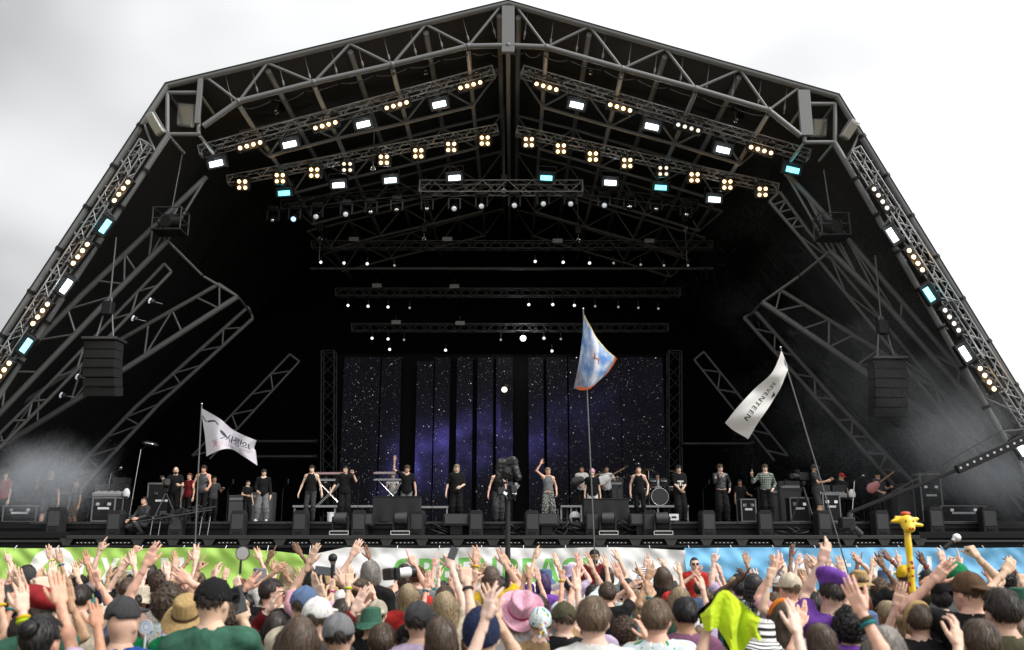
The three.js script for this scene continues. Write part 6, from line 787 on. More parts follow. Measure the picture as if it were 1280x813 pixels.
spectator(345, 786, 30, { skin: 'pale', hair: 'bob', hairColor: 'dark', top: 'long', topColor: 'maroon', bands: [['L', 'cream']] }, [['L', 335, 752, 'open', 0.15]]);
spectator(393, 731, 26, { skin: 'light', hair: 'bob', hairColor: 'black', topColor: 'pink' }, [['L', 386, 695, 'open']]);
spectator(324, 725, 18, { skin: 'light', hair: 'short', hairColor: 'grey', hat: 'bucket', hatColor: 'grey', topColor: 'white' }, [['R', 325, 690, 'open']]);
spectator(294, 772, 27, { skin: 'light', hair: 'long', hairColor: 'black', topColor: 'black', slim: true }, [['R', 294, 710, 'grip', 0.3]]);
spectator(463, 716, 22, { skin: 'light', hair: 'bob', hairColor: 'ash', topColor: 'black' }, [['L', 440, 686, 'wave']]);
spectator(450, 740, 23, { skin: 'light', hair: 'bun', hairColor: 'brown', glasses: 'up', topColor: 'olive' }, [['R', 467, 736, 'open', 0.3]]);
spectator(522, 722, 20, { skin: 'pale', hair: 'bun', hairColor: 'red', topColor: 'grey' }, []);
spectator(511, 746, 24, { skin: 'light', hair: 'long', hairColor: 'blond', topColor: 'red', slim: true }, [['R', 519, 698, 'point', 0.15]]);
spectator(524, 779, 37, { skin: 'light', hair: 'short', hairColor: 'dark', hat: 'cap', hatColor: 'charcoal', topColor: 'lilac' }, []);
spectator(556, 760, 30, { skin: 'pale', hair: 'long', hairColor: 'blond', topColor: 'cream', slim: true }, [['R', 565, 699, 'grip', 0.25]]);
spectator(571, 748, 21, { skin: 'light', hair: 'short', hairColor: 'light', hat: 'bucket', hatColor: 'straw', topColor: 'white' }, []);
spectator(614, 723, 22, { skin: 'light', hair: 'braids', hairColor: 'brown', topColor: 'yellow' }, [['R', 632, 697, 'open']]);
spectator(602, 797, 46, { skin: 'light', hair: 'short', hairColor: 'dark', hat: 'beanie', hatColor: 'navy', topColor: 'charcoal' }, [['R', 622, 757, 'open', 0.2]]);
spectator(552, 800, 40, { skin: 'light', hair: 'bob', hairColor: 'brown', topColor: 'brown', bands: [['R', 'charcoal']] }, [['R', 584, 714, 'fist', 0.25]]);
spectator(510, 806, 36, { skin: 'light', hair: 'short', hairColor: 'brown', hat: 'cap', hatColor: 'black', glasses: 'up', topColor: 'black' }, []);
spectator(472, 770, 27, { skin: 'light', hair: 'short', hairColor: 'dark', hat: 'capback', hatColor: 'cream', topColor: 'black' }, []);
spectator(478, 806, 37, { skin: 'pale', hair: 'short', hairColor: 'brown', top: 'long', topColor: 'maroon' }, [['L', 442, 752, 'open', 0.1]]);
spectator(428, 768, 28, { skin: 'light', hair: 'ponytail', hairColor: 'dark', topColor: 'olive' }, [['R', 432, 722, 'wave', 0.25]]);
spectator(651, 764, 31, { skin: 'light', hair: 'long', hairColor: 'blond', hat: 'cowboy', hatColor: 'pink', bandColor: 'hot pink', hatTilt: 0.75, topColor: 'white' }, []);
spectator(742, 775, 41, { skin: 'light', hair: 'short', hairColor: 'light', topColor: 'white', build: 1.05 }, [], undefined);
spectator(705, 776, 32, { skin: 'light', hair: 'short', hairColor: 'brown', hat: 'cap', hatColor: 'olive', topColor: 'black' }, []);
spectator(676, 782, 32, { skin: 'light', hair: 'short', hairColor: 'light', hat: 'bandana', hatColor: 'floral', topColor: 'tan' }, [['R', 722, 728, 'open', 0.25]]);
spectator(821, 775, 37, { skin: 'light', hair: 'short', hairColor: 'light', topColor: 'floral' }, [['R', 814, 786, 'wave', 0.35]]);
spectator(759, 744, 23, { skin: 'light', hair: 'short', hairColor: 'brown', topColor: 'black' }, [['R', 776, 714, 'wave', 0.2]]);
spectator(759, 721, 17, { skin: 'light', hair: 'bob', hairColor: 'dark', topColor: 'grey' }, [['R', 774, 694, 'wave']]);
spectator(679, 731, 19, { skin: 'light', hair: 'bob', hairColor: 'purple', topColor: 'purple' }, [['L', 668, 692, 'wave']]);
spectator(800, 753, 22, { skin: 'light', hair: 'long', hairColor: 'blond', topColor: 'tie-dye', slim: true }, [['L', 786, 727, 'wave', 0.1]]);
spectator(712, 720, 17, { skin: 'pale', hair: 'short', hairColor: 'ash', hat: 'bucket', hatColor: 'lilac', topColor: 'lilac' }, [['R', 726, 700, 'open']]);
spectator(827, 721, 16, { skin: 'light', hair: 'short', hairColor: 'black', topColor: 'charcoal' }, [['R', 832, 704, 'loose']]);
spectator(806, 738, 18, { skin: 'pale', hair: 'short', hairColor: 'red', top: 'long', topColor: 'blue striped' }, [['L', 808, 696, 'open', 0.1]]);
spectator(857, 770, 33, { skin: 'tan', hair: 'short', hairColor: 'black', topColor: 'mauve' }, []);
const towelMan = spectator(912, 862, 46, { skin: 'light', hair: 'short', hairColor: 'dark', topColor: 'white' }, [['L', 886, 757, 'grip', 0.12]], 'person in a white t-shirt holding a lime green towel overhead');
spectator(942, 733, 24, { skin: 'dark', hair: 'braids', hairColor: 'black', topColor: 'camouflage' }, [['L', 921, 716, 'point', 0.1]]);
spectator(987, 736, 27, { skin: 'light', hair: 'short', hairColor: 'light', hat: 'cap', hatColor: 'cream', topColor: 'pink' }, [['L', 965, 704, 'wave']]);
spectator(979, 774, 33, { skin: 'light', hair: 'long', hairColor: 'brown', hat: 'headband', hatColor: 'orange', topColor: 'white', slim: true }, []);
spectator(1041, 742, 33, { skin: 'light', hair: 'short', hairColor: 'dark', hat: 'beret', hatColor: 'purple', hatTilt: -0.35, topColor: 'purple' }, [['L', 1025, 690, 'loose', 0.2]]);
spectator(1006, 738, 19, { skin: 'light', hair: 'short', hairColor: 'dark', topColor: 'navy' }, [['L', 997, 692, 'wave']]);
spectator(1026, 806, 37, { skin: 'light', hair: 'bob', hairColor: 'brown', topColor: 'black' }, [['L', 998, 770, 'open', 0.3]]);
spectator(1052, 778, 33, { skin: 'light', hair: 'bob', hairColor: 'black', topColor: 'charcoal' }, [['L', 1030, 765, 'open', 0.3]]);
spectator(950, 806, 38, { skin: 'light', hair: 'short', hairColor: 'brown', hat: 'bucket', hatColor: 'black and white striped', topColor: 'black' }, []);
spectator(921, 727, 15, { skin: 'dark', hair: 'buzz', hairColor: 'black', topColor: 'grey' }, [['R', 929, 712, 'point', 0.1]]);
spectator(1132, 722, 21, { skin: 'light', hair: 'short', hairColor: 'brown', hat: 'cap', hatColor: 'yellow', topColor: 'black' }, []);
spectator(1139, 748, 23, { skin: 'light', hair: 'short', hairColor: 'red', topColor: 'maroon' }, []);
spectator(1211, 740, 36, { skin: 'light', hair: 'short', hairColor: 'brown', hat: 'capback', hatColor: 'brown', topColor: 'black', turn: 0.35, glasses: 'on' }, [['L', 1164, 712, 'open', 0.15]]);
spectator(1198, 722, 26, { skin: 'light', hair: 'short', hairColor: 'brown', hat: 'cap', hatColor: 'emerald', topColor: 'grey' }, [['R', 1222, 686, 'fist', 0.1]]);
spectator(1252, 764, 40, { skin: 'light', hair: 'short', hairColor: 'dark', topColor: 'olive', build: 1.05 }, []);
spectator(1177, 744, 26, { skin: 'light', hair: 'bob', hairColor: 'black', hat: 'cap', hatColor: 'black', topColor: 'black' }, []);
spectator(1148, 778, 34, { skin: 'light', hair: 'short', hairColor: 'brown', hat: 'headband', hatColor: 'straw', topColor: 'black' }, [['L', 1119, 748, 'clap', 0.25]]);
spectator(1272, 798, 36, { skin: 'light', hair: 'bob', hairColor: 'light', topColor: 'black' }, []);
spectator(1106, 814, 46, { skin: 'light', hair: 'long', hairColor: 'ash', topColor: 'white', slim: true }, []);
spectator(1178, 862, 52, { skin: 'light', hair: 'short', hairColor: 'brown', topColor: 'denim', bands: [['L', 'olive'], ['L', 'teal', 1]], poles: { L: V(0.6, -1, 0.3) } }, [['L', 1062, 712, 'open', 0.25]]);
spectator(86, 868, 46, { skin: 'tan', hair: 'short', hairColor: 'dark', topColor: 'cream' }, [['R', 125, 722, 'wave', 0.2]]);
spectator(-14, 850, 46, { skin: 'light', hair: 'bob', hairColor: 'brown', topColor: 'grey', bands: [['R', 'yellow'], ['R', 'lime', 1]] }, [['R', 31, 726, 'open', 0.2]]);
spectator(664, 858, 50, { skin: 'pale', hair: 'long', hairColor: 'blond', topColor: 'black' }, [['L', 606, 757, 'open', 0.15]]);
spectator(1140, 872, 52, { skin: 'light', hair: 'short', hairColor: 'dark', topColor: 'white' }, [['R', 1196, 790, 'wave', 0.3]]);
spectator(962, 872, 52, { skin: 'pale', hair: 'bob', hairColor: 'brown', topColor: 'teal' }, [['R', 996, 776, 'open', 0.3]]);
spectator(1062, 786, 34, { skin: 'light', hair: 'curly', hairColor: 'black', topColor: 'purple' }, []);
spectator(1256, 728, 20, { skin: 'brown', hair: 'curly', hairColor: 'black', topColor: 'red' }, [['R', 1268, 706, 'wave']]);
spectator(1226, 806, 44, { skin: 'light', hair: 'short', hairColor: 'brown', topColor: 'charcoal' }, []);
spectator(1100, 738, 19, { skin: 'light', hair: 'curly', hairColor: 'light', topColor: 'green' }, [['L', 1090, 700, 'wave'], ['R', 1124, 692, 'point', 0.1]]);
// ---- arms of people further in
const many = [[246, 688, 10, 'R', 'open', 'pale'], [267, 710, 8, 'L', 'loose', 'light'], [221, 698, 10, 'R', 'fist', 'light'], [66, 709, 9, 'R', 'open', 'pale'], [49, 716, 9, 'L', 'wave', 'warm'], [11, 716, 9, 'L', 'point', 'warm'], [596, 690, 9, 'R', 'wave', 'warm'], [436, 716, 8, 'L', 'open', 'light'], [548, 716, 11, 'L', 'wave', 'pale'], [533, 726, 9, 'L', 'clap', 'light'], [662, 712, 10, 'R', 'wave', 'tan'], [703, 710, 10, 'R', 'point', 'warm'], [758, 698, 11, 'R', 'open', 'light'], [812, 728, 8, 'R', 'loose', 'tan'], [850, 708, 11, 'R', 'wave', 'light'], [878, 724, 8, 'R', 'wave', 'light'], [980, 704, 10, 'R', 'wave', 'pale'], [946, 718, 10, 'R', 'open', 'pale'], [1051, 700, 10, 'R', 'wave', 'light'], [1195, 694, 9, 'L', 'point', 'light'], [1176, 690, 10, 'L', 'loose', 'light'], [1230, 700, 10, 'L', 'fist', 'light'], [136, 712, 11, 'L', 'wave', 'tan'], [181, 712, 10, 'R', 'wave', 'pale'], [281, 716, 11, 'L', 'loose', 'light'], [416, 724, 9, 'R', 'wave', 'light'], [402, 742, 7, 'L', 'clap', 'light'], [640, 716, 11, 'L', 'wave', 'light'], [1276, 716, 8, 'L', 'fist', 'light'], [1008, 700, 11, 'L', 'wave', 'warm'], [344, 712, 11, 'R', 'wave', 'pale'], [20, 738, 7, 'R', 'fist', 'tan'], [1246, 712, 9, 'R', 'fist', 'warm'], [896, 716, 12, 'R', 'open', 'pale']];
const hairsF = [['short', 'brown'], ['short', 'dark'], ['long', 'brown'], ['long', 'blond'], ['bob', 'dark'], ['bun', 'light'], ['ponytail', 'dark'], ['curly', 'brown'], ['short', 'black'], ['long', 'dark'], ['short', 'light'], ['bob', 'red'], ['ponytail', 'blond']], topsF = ['black', 'white', 'grey', 'charcoal', 'navy', 'denim', 'green', 'cream', 'pink', 'tie-dye', 'floral', 'teal', 'red', 'lilac', 'black', 'white', 'tan', 'olive'], hatsF = [['cap', 'black'], ['bucket', 'cream'], ['cap', 'white'], ['cap', 'navy'], ['bucket', 'denim'], ['straw', 'straw'], ['cap', 'red'], ['bucket', 'green'], ['beanie', 'charcoal']];
for (const [u, v, d, side, pose, skin] of many) { const [hair, hairColor] = pick(hairsF), hat = rnd() < 0.25 ? pick(hatsF) : null; armUp(u, v, d, side, pose, { skin, hair, hairColor, hat: hat?.[0], hatColor: hat?.[1], topColor: pick(topsF), top: pick(['tee', 'tee', 'tank', 'tee']), slim: rnd() < 0.5, both: rnd() < 0.2 }, rnd() < 0.45 ? pick(['red', 'lime', 'teal', 'yellow', 'black', 'hot pink']) : null); }
// ---- people between them: a set of figures, cloned with other clothes
const figSet = [], placed = crowdSpots.length;
for (let i = 0; i < 26; i++) {
  const k = [0, 1, 2, 3, 2, 1, 3, 4, 2, 3, 1][i % 11], arm = (sg) => V(sg * rr(0.06, 0.36), rr(1.8, 1.97), -rr(0.02, 0.3)), arms = k === 0 ? {} : k === 1 ? { L: arm(-1), R: arm(1) } : k === 2 ? { R: arm(1) } : k === 3 ? { L: arm(-1) } : { L: V(-0.12, 1.5, -0.36), R: V(0.12, 1.5, -0.36) };
  const hp = () => pick(['wave', 'open', 'loose', 'fist', 'point', 'clap']); const o = { arms, hands: { L: arms.L ? (k === 4 ? 'clap' : hp()) : 'hang', R: arms.R ? (k === 4 ? 'clap' : hp()) : 'hang' }, cell: 0.026, topCell: 0.027, headCell: 0.0145, handCell: 0.0065, legCell: 0.04, slim: i % 2 === 0, top: pick(['tee', 'tee', 'tank', 'oversize']), seed: i, palmTurn: rr(-0.9, 0.9), wristUp: rr(0, 0.6), turn: rr(-0.35, 0.35), nod: rr(-0.05, 0.15) };
  figSet.push([figureGeo(o), o]);
}
for (let d = 6.2, row = 0; d < 12.9; d += 0.78, row++) {
  const half = d * 0.58 + 0.3;
  for (let x = -half + (row % 2) * 0.35; x < half; x += 0.66) {
    const px = x + rr(-0.16, 0.16), pz = EYE.z - d + rr(-0.22, 0.22); if (crowdSpots.some(([a, b]) => Math.hypot(a - px, (b - pz)) < 0.38)) continue;
    if (crowdSpots.slice(0, placed).some(([a, b]) => pz > b && pz - b < 1.7 && Math.abs(px / (EYE.z - pz) - a / (EYE.z - b)) < 0.017)) continue;   // leave the people already placed in view
    crowdSpots.push([px, pz]); const [fig, fo] = pick(figSet), [hair, hairColor] = pick(hairsF), hat = rnd() < 0.28 ? pick(hatsF) : null, o = { skin: pick(['pale', 'light', 'light', 'warm', 'tan', 'light', 'brown']), hair, hairColor, hat: hat?.[0], hatColor: hat?.[1], topColor: pick(topsF), top: fo.top, arms: fo.arms, legColor: pick(['denim', 'black', 'charcoal', 'olive']), bands: rnd() < 0.3 && fo.arms.R ? [['R', pick(['red', 'lime', 'teal', 'yellow'])]] : [] };
    dress(fig, o, autoLabel(o), CROWD, V(px, 0, pz), rr(-0.25, 0.25), rr(1.54, 1.8) / 1.75);
  }
}
// ================================================================ THINGS THE CROWD HOLDS
function phone(u, v, z, label, rz = 0.1, w = 0.075, h = 0.155) { const t = thing('phone', label, 'phone', P(u, v, z)); t.rotation.set(-0.1, 0, rz); part('case', rbox(w, h, 0.011, 0.005, 2), blackPlastic, t); part('screen', rbox(w * 0.92, h * 0.94, 0.002, 0.0008), M([0.02, 0.022, 0.025], 0.08, 0, { clearcoat: 1 }), t, V(0, 0, 0.0062)); part('camera_bump', rbox(0.024, 0.03, 0.003, 0.001), gunmetal, t, V(0.02, h * 0.36, -0.007)); }
phone(298, 750, EYE.z - 5.7, 'black phone held up by the person in a black cap', 0.35, 0.078, 0.16); phone(566, 692, EYE.z - 7.65, 'black phone held high in front of the white banner', -0.35, 0.065, 0.1); phone(404, 714, EYE.z - 8.5, 'black phone held sideways above black hair', 1.45); phone(971, 713, EYE.z - 9.5, 'dark phone held up before the blue banner', -0.7);
// round mirrored fan, camera with long lens, silver light sticks
{ const t = thing('round_fan', 'round silver mirrored fan held up in front of green banner', 'fan', P(303, 692, EYE.z - 8)); part('disc', new THREE.CylinderGeometry(0.055, 0.055, 0.008, 28).rotateX(Math.PI / 2), M([0.75, 0.77, 0.8], 0.15, 0.9), t); part('rim', new THREE.TorusGeometry(0.056, 0.005, 8, 28), blackPlastic, t); part('handle', new THREE.CylinderGeometry(0.009, 0.011, 0.12, 10), blackPlastic, t, V(-0.01, -0.11, 0)); }
{ const t = thing('photo_camera', 'black camera with a pale telephoto lens raised over the crowd', 'camera', P(487, 718, EYE.z - 8)); t.rotation.set(0.1, -0.9, 0.15); part('camera_body', rbox(0.14, 0.1, 0.07, 0.015, 2), blackPlastic, t); const l = part('lens', new THREE.CylinderGeometry(0.045, 0.036, 0.17, 20).rotateX(-Math.PI / 2), M([0.7, 0.7, 0.68], 0.4), t, V(0, 0, -0.12)); part('lens_hood', new THREE.CylinderGeometry(0.05, 0.047, 0.05, 20).rotateX(-Math.PI / 2), blackPlastic, l, V(0, 0, -0.1)); part('grip', rbox(0.035, 0.1, 0.05, 0.012, 2), blackMetal, t, V(0.075, 0, -0.03)); }
for (const [u, v, d, lb] of [[1190, 678, 9.5, 'silver topped light stick held up before the blue banner'], [416, 708, 8.5, 'black cylinder light stick held up by the white banner']]) { const t = thing('light_stick', lb, 'light stick', P(u, v, EYE.z - d)); t.rotation.z = lb[0] === 's' ? -0.9 : 0.05; part('globe', new THREE.SphereGeometry(0.042, 18, 12), lb[0] === 's' ? M([0.75, 0.78, 0.82], 0.15, 0.4) : blackPlastic, t, V(0, 0.07, 0)); part('grip', new THREE.CylinderGeometry(0.018, 0.022, 0.15, 14), blackPlastic, t, V(0, -0.03, 0)); part('collar', new THREE.CylinderGeometry(0.03, 0.024, 0.03, 16), chrome, t, V(0, 0.03, 0)); }
// lime towel draped over a raised fist
{
  const z = EYE.z - 4.95, top = P(906, 738, z), t = thing('towel', 'lime green towel draped over a raised hand', 'towel', top), pos = [], uv = [], idx = [], n = 40, m = 34;
  for (let j = 0; j <= m; j++) for (let i = 0; i <= n; i++) {
    const s = i / n * 2 - 1, q = j / m, ax = Math.abs(s), x = s * (0.08 + 0.066 * Math.min(1, q * 3)) + 0.02 * q + (s < 0 ? -0.0 : 0.012 * Math.sin(q * 7)), len = 0.15 + 0.21 * Math.exp(-Math.pow((s - 0.08) / 0.42, 2)) + 0.07 * Math.exp(-Math.pow((s - 0.85) / 0.25, 2)), y = -0.085 * ax * ax * (1 - 0.5 * q) - q * len - 0.012 * Math.sin(s * 6) * q, fold = 0.035 * Math.sin(s * 8 + q * 2.2) * Math.min(1, q * 2.2) + 0.014 * Math.sin(s * 19 + q * 5) * q + 0.008 * noise3.noise(s * 9, q * 12, 2) + 0.003 * noise3.noise(s * 40, q * 50, 7);
    pos.push(x, y, 0.05 * Math.sqrt(Math.min(1, q * 2)) + fold); uv.push(i / n * 2, q * 3);
  }
  for (let j = 0; j < m; j++) for (let i = 0; i < n; i++) { const a = j * (n + 1) + i, b = a + 1, c = a + n + 1, d = c + 1; idx.push(a, c, b, b, c, d); }
  const g = new THREE.BufferGeometry(); g.setAttribute('position', new THREE.Float32BufferAttribute(pos, 3)); g.setAttribute('uv', new THREE.Float32BufferAttribute(uv, 2)); g.setIndex(idx); g.computeVertexNormals(); const gm = M([0.62, 0.82, 0.02], 0.95, 0, { bumpMap: T.weave, bumpScale: 0.003, sheen: 0.4, sheenColor: col(0.6, 0.8, 0.1) });
  part('front_fold', g, gm, t); part('back_fold', g.clone().scale(1.02, 0.9, -0.8), gm, t);
}
// a white paper disc fan
{ const t = thing('paper_fan', 'round white and blue printed paper fan beside the shaven headed person', 'fan', P(182, 784, EYE.z - 5.75)); const tex = canvasTex(128, 128, (c) => { c.fillStyle = '#eef3f8'; c.fillRect(0, 0, 128, 128); c.strokeStyle = '#3f86c6'; c.lineWidth = 5; c.beginPath(); c.arc(64, 64, 50, 0, 7); c.stroke(); c.fillStyle = '#5aa2d8'; for (let i = 0; i < 9; i++) { c.beginPath(); c.arc(64 + 30 * Math.cos(i * 0.7), 60 + 26 * Math.sin(i * 0.7), 7, 0, 7); c.fill(); } }); part('disc', new THREE.CylinderGeometry(0.042, 0.042, 0.004, 28).rotateX(Math.PI / 2), M([0.85, 0.85, 0.85], 0.7, 0, { map: tex }), t); part('stick', new THREE.CylinderGeometry(0.006, 0.006, 0.16, 8), white, t, V(0, -0.12, -0.004)); }
// inflatable giraffe on a stick
{
  const z = EYE.z - 8.2, foot = P(1141, 737, z), head = P(1143, 657, z), k = 1 / 139, t = thing('inflatable_giraffe', 'yellow inflatable giraffe with red spots held above the crowd', 'inflatable toy', foot), H = head.y - foot.y, yel = M([0.86, 0.58, 0.006], 0.28, 0, { clearcoat: 0.5, clearcoatRoughness: 0.25 }), redM = M([0.5, 0.06, 0.015], 0.3);
  const nk = [cap([0, -0.02, 0], [0.0, H, 0], 0.030, 0.028)]; part('neck', surfaceNet((x, y, q) => field(nk, 0.02, x, y, q) + 0.002 * Math.sin(y * 30), [-0.06, -0.08, -0.06], [0.08, H + 0.06, 0.06], 0.009), yel, t);
  const hd = [ell([0, H + 0.025, 0.02], [0.06, 0.065, 0.06]), ell([0, H - 0.025, 0.05], [0.048, 0.042, 0.05])], ears = [cap([-0.05, H + 0.045, 0], [-0.125, H + 0.035, 0], 0.03, 0.012), cap([0.05, H + 0.045, 0], [0.10, H + 0.055, 0], 0.026, 0.014), cap([0.05, H + 0.01, 0.01], [0.13, H + 0.0, 0.01], 0.022, 0.014), cap([-0.05, H + 0.06, -0.01], [-0.085, H + 0.07, -0.01], 0.02, 0.012)];
  part('head', surfaceNet((x, y, q) => smin(field(hd, 0.03, x, y, q), field(ears, 0.015, x, y, q), 0.02), [-0.17, H - 0.1, -0.08], [0.17, H + 0.13, 0.13], 0.008), yel, t); part('crest', new THREE.SphereGeometry(1, 16, 10).scale(0.045, 0.02, 0.03), redM, t, V(0, H + 0.1, 0.0)); for (const [x, y] of [[-0.02, -0.03], [0.02, -0.03]]) part('nostril', new THREE.SphereGeometry(0.012, 10, 6), redM, t, V(x * 0.6, H + y, 0.097)); for (const x of [-0.033, 0.033]) part('eye', new THREE.SphereGeometry(0.008, 10, 6), blackPlastic, t, V(x, H + 0.035, 0.072));
  for (let i = 0; i < 16; i++) { const a = rr(-1.3, 1.3) + (i % 4 === 3 ? 3 : 0), y = rr(0.0, H * 0.62), s = part('spot', new THREE.SphereGeometry(1, 10, 6).scale(rr(0.009, 0.017), rr(0.01, 0.018), 0.004), redM, t, V(0.0285 * Math.sin(a), y, 0.0285 * Math.cos(a))); s.rotation.y = a; }
  part('stick', barGeo(V(0, -0.45, 0), V(0, 0.05, 0), 0.009), white, t);
}
// ================================================================ FLAGS ON LONG POLES
function flag(name, label, poleBase, poleTip, grid, tex, z, trim) {
  // grid: rows of [u, v, depth offset] from the hoist to the fly, top row first
  const t = thing(name, label, 'flag', V(poleBase.x, 0, poleBase.z)), c = new THREE.CatmullRomCurve3([poleBase, poleBase.clone().lerp(poleTip, 0.5).add(V(0.0, 0, 0.02)), poleTip]);
  const pg = new THREE.TubeGeometry(c, 24, 0.010, 8); partW('pole', pg, M([0.13, 0.13, 0.13], 0.4, 0.3), t); partW('finial', new THREE.SphereGeometry(0.014, 10, 8).translate(poleTip.x, poleTip.y + 0.02, poleTip.z), chrome, t);
  const rows = grid.length, cols = grid[0].length, n = 40, m = 26, pos = [], uv = [], idx = [], cr = (a, b, cc, d, s) => 0.5 * ((2 * b) + (cc - a) * s + (2 * a - 5 * b + 4 * cc - d) * s * s + (3 * b - a - 3 * cc + d) * s * s * s);
  const P3 = grid.map((r) => r.map(([u, v, dz]) => P(u, v, z + (dz ?? 0)))), at = (i, j) => P3[clamp(j, 0, rows - 1)][clamp(i, 0, cols - 1)];
  const samp = (s, q) => { const fx = s * (cols - 1), fy = q * (rows - 1), i = Math.min(cols - 2, Math.floor(fx)), j = Math.min(rows - 2, Math.floor(fy)), a = fx - i, b = fy - j, o = []; for (const ax of ['x', 'y', 'z']) { const rws = [-1, 0, 1, 2].map((dj) => cr(at(i - 1, j + dj)[ax], at(i, j + dj)[ax], at(i + 1, j + dj)[ax], at(i + 2, j + dj)[ax], a)); o.push(cr(...rws, b)); } return o; };
  for (let j = 0; j <= m; j++) for (let i = 0; i <= n; i++) { const s = i / n, q = j / m, p = samp(s, q); p[2] += 0.03 * s * Math.sin(s * 9 + q * 2.5) + 0.012 * Math.sin(s * 21 + q * 7); pos.push(...p); uv.push(s, 1 - q); }
  for (let j = 0; j < m; j++) for (let i = 0; i < n; i++) { const a = j * (n + 1) + i, b = a + 1, cc = a + n + 1, d = cc + 1; idx.push(a, cc, b, b, cc, d); }
  const g = new THREE.BufferGeometry(); g.setAttribute('position', new THREE.Float32BufferAttribute(pos, 3)); g.setAttribute('uv', new THREE.Float32BufferAttribute(uv, 2)); g.setIndex(idx); g.computeVertexNormals();
  tex.wrapS = tex.wrapT = THREE.ClampToEdgeWrapping; partW('cloth', g, M([0.95, 0.95, 0.95], 0.8, 0, { map: tex, transmission: 0.3, thickness: 0, bumpMap: T.weave, bumpScale: 0.0008 }), t);
  return t;
}
const FZ = EYE.z - 13;
{ // white flag with painted strokes and characters
  const tex = canvasTex(1024, 640, (c, W, H) => {
    c.fillStyle = '#dcd9e2'; c.fillRect(0, 0, W, H); c.lineCap = 'round'; c.strokeStyle = '#3c3f52';
    const st = (w, pts) => { c.lineWidth = w; c.beginPath(); c.moveTo(...pts[0]); for (const p of pts.slice(1)) c.lineTo(...p); c.stroke(); };
    st(22, [[20, 120], [70, 160]]); st(20, [[100, 150], [190, 90], [240, 110]]); c.save(); c.translate(380, 210); c.rotate(0.5); c.fillStyle = '#3c3f52'; c.beginPath(); c.ellipse(0, 0, 90, 32, 0, 0, 7); c.fill(); c.restore(); st(20, [[430, 240], [450, 255]]);
    st(16, [[300, 330], [400, 270]]); c.strokeStyle = '#8d5b66'; for (let i = 0; i < 16; i++) st(5, [[160 + rnd() * 60, 360 + rnd() * 120], [150 + rnd() * 90, 380 + rnd() * 160]]); c.globalAlpha = 0.25; c.fillStyle = '#d8a9b2'; c.beginPath(); c.ellipse(330, 470, 150, 70, 0, 0, 7); c.fill(); c.globalAlpha = 0.5; c.fillStyle = '#8c8a96'; for (let i = 0; i < 50; i++) { c.beginPath(); c.arc(420 + rnd() * 180, 480 + rnd() * 70, 4 + rnd() * 9, 0, 7); c.fill(); } c.globalAlpha = 1;
    c.strokeStyle = '#363a55'; const S = (ox, oy, strokes) => { for (const s of strokes) st(17, s.map(([x, y]) => [ox + x, oy + y])); }, ring = (x, y, r) => { c.lineWidth = 15; c.beginPath(); c.arc(x, y, r, 0, 7); c.stroke(); };
    c.save(); c.translate(-400, -95); c.scale(1.3, 1.45);
    S(640, 180, [[[50, 0], [30, 60], [0, 110]], [[42, 45], [75, 105]], [[100, -5], [100, 125]], [[100, 55], [128, 55]]]);
    S(785, 175, [[[0, 0], [55, 0], [55, 28], [0, 28], [0, 58], [60, 58]], [[85, -12], [85, 75]], [[85, 28], [108, 28]]]); ring(822, 290, 27);
    ring(935, 205, 28); S(890, 270, [[[0, 0], [86, 0]], [[110, -90], [110, 40]]]); c.restore(); st(6, [[640, 400], [950, 430]]); st(6, [[700, 440], [900, 460]]);
  });
  flag('white_flag', 'white flag with dark brush strokes and Korean characters on a pole', V(P(244, 700, FZ).x, P(244, 730, FZ).y, FZ), P(252, 507, FZ), [[[251, 510], [275, 524, 0.1], [290, 537, -0.05], [306, 545, 0.06], [321, 551]], [[254, 530], [272, 540, 0.1], [287, 547, -0.05], [303, 555, 0.06], [317, 560]], [[256, 550], [273, 553, 0.1], [286, 555, -0.05], [303, 563, 0.06], [319, 565]], [[258, 571], [274, 563, 0.1], [290, 562, -0.05], [306, 572, 0.06], [321, 582]]], tex, FZ);
}
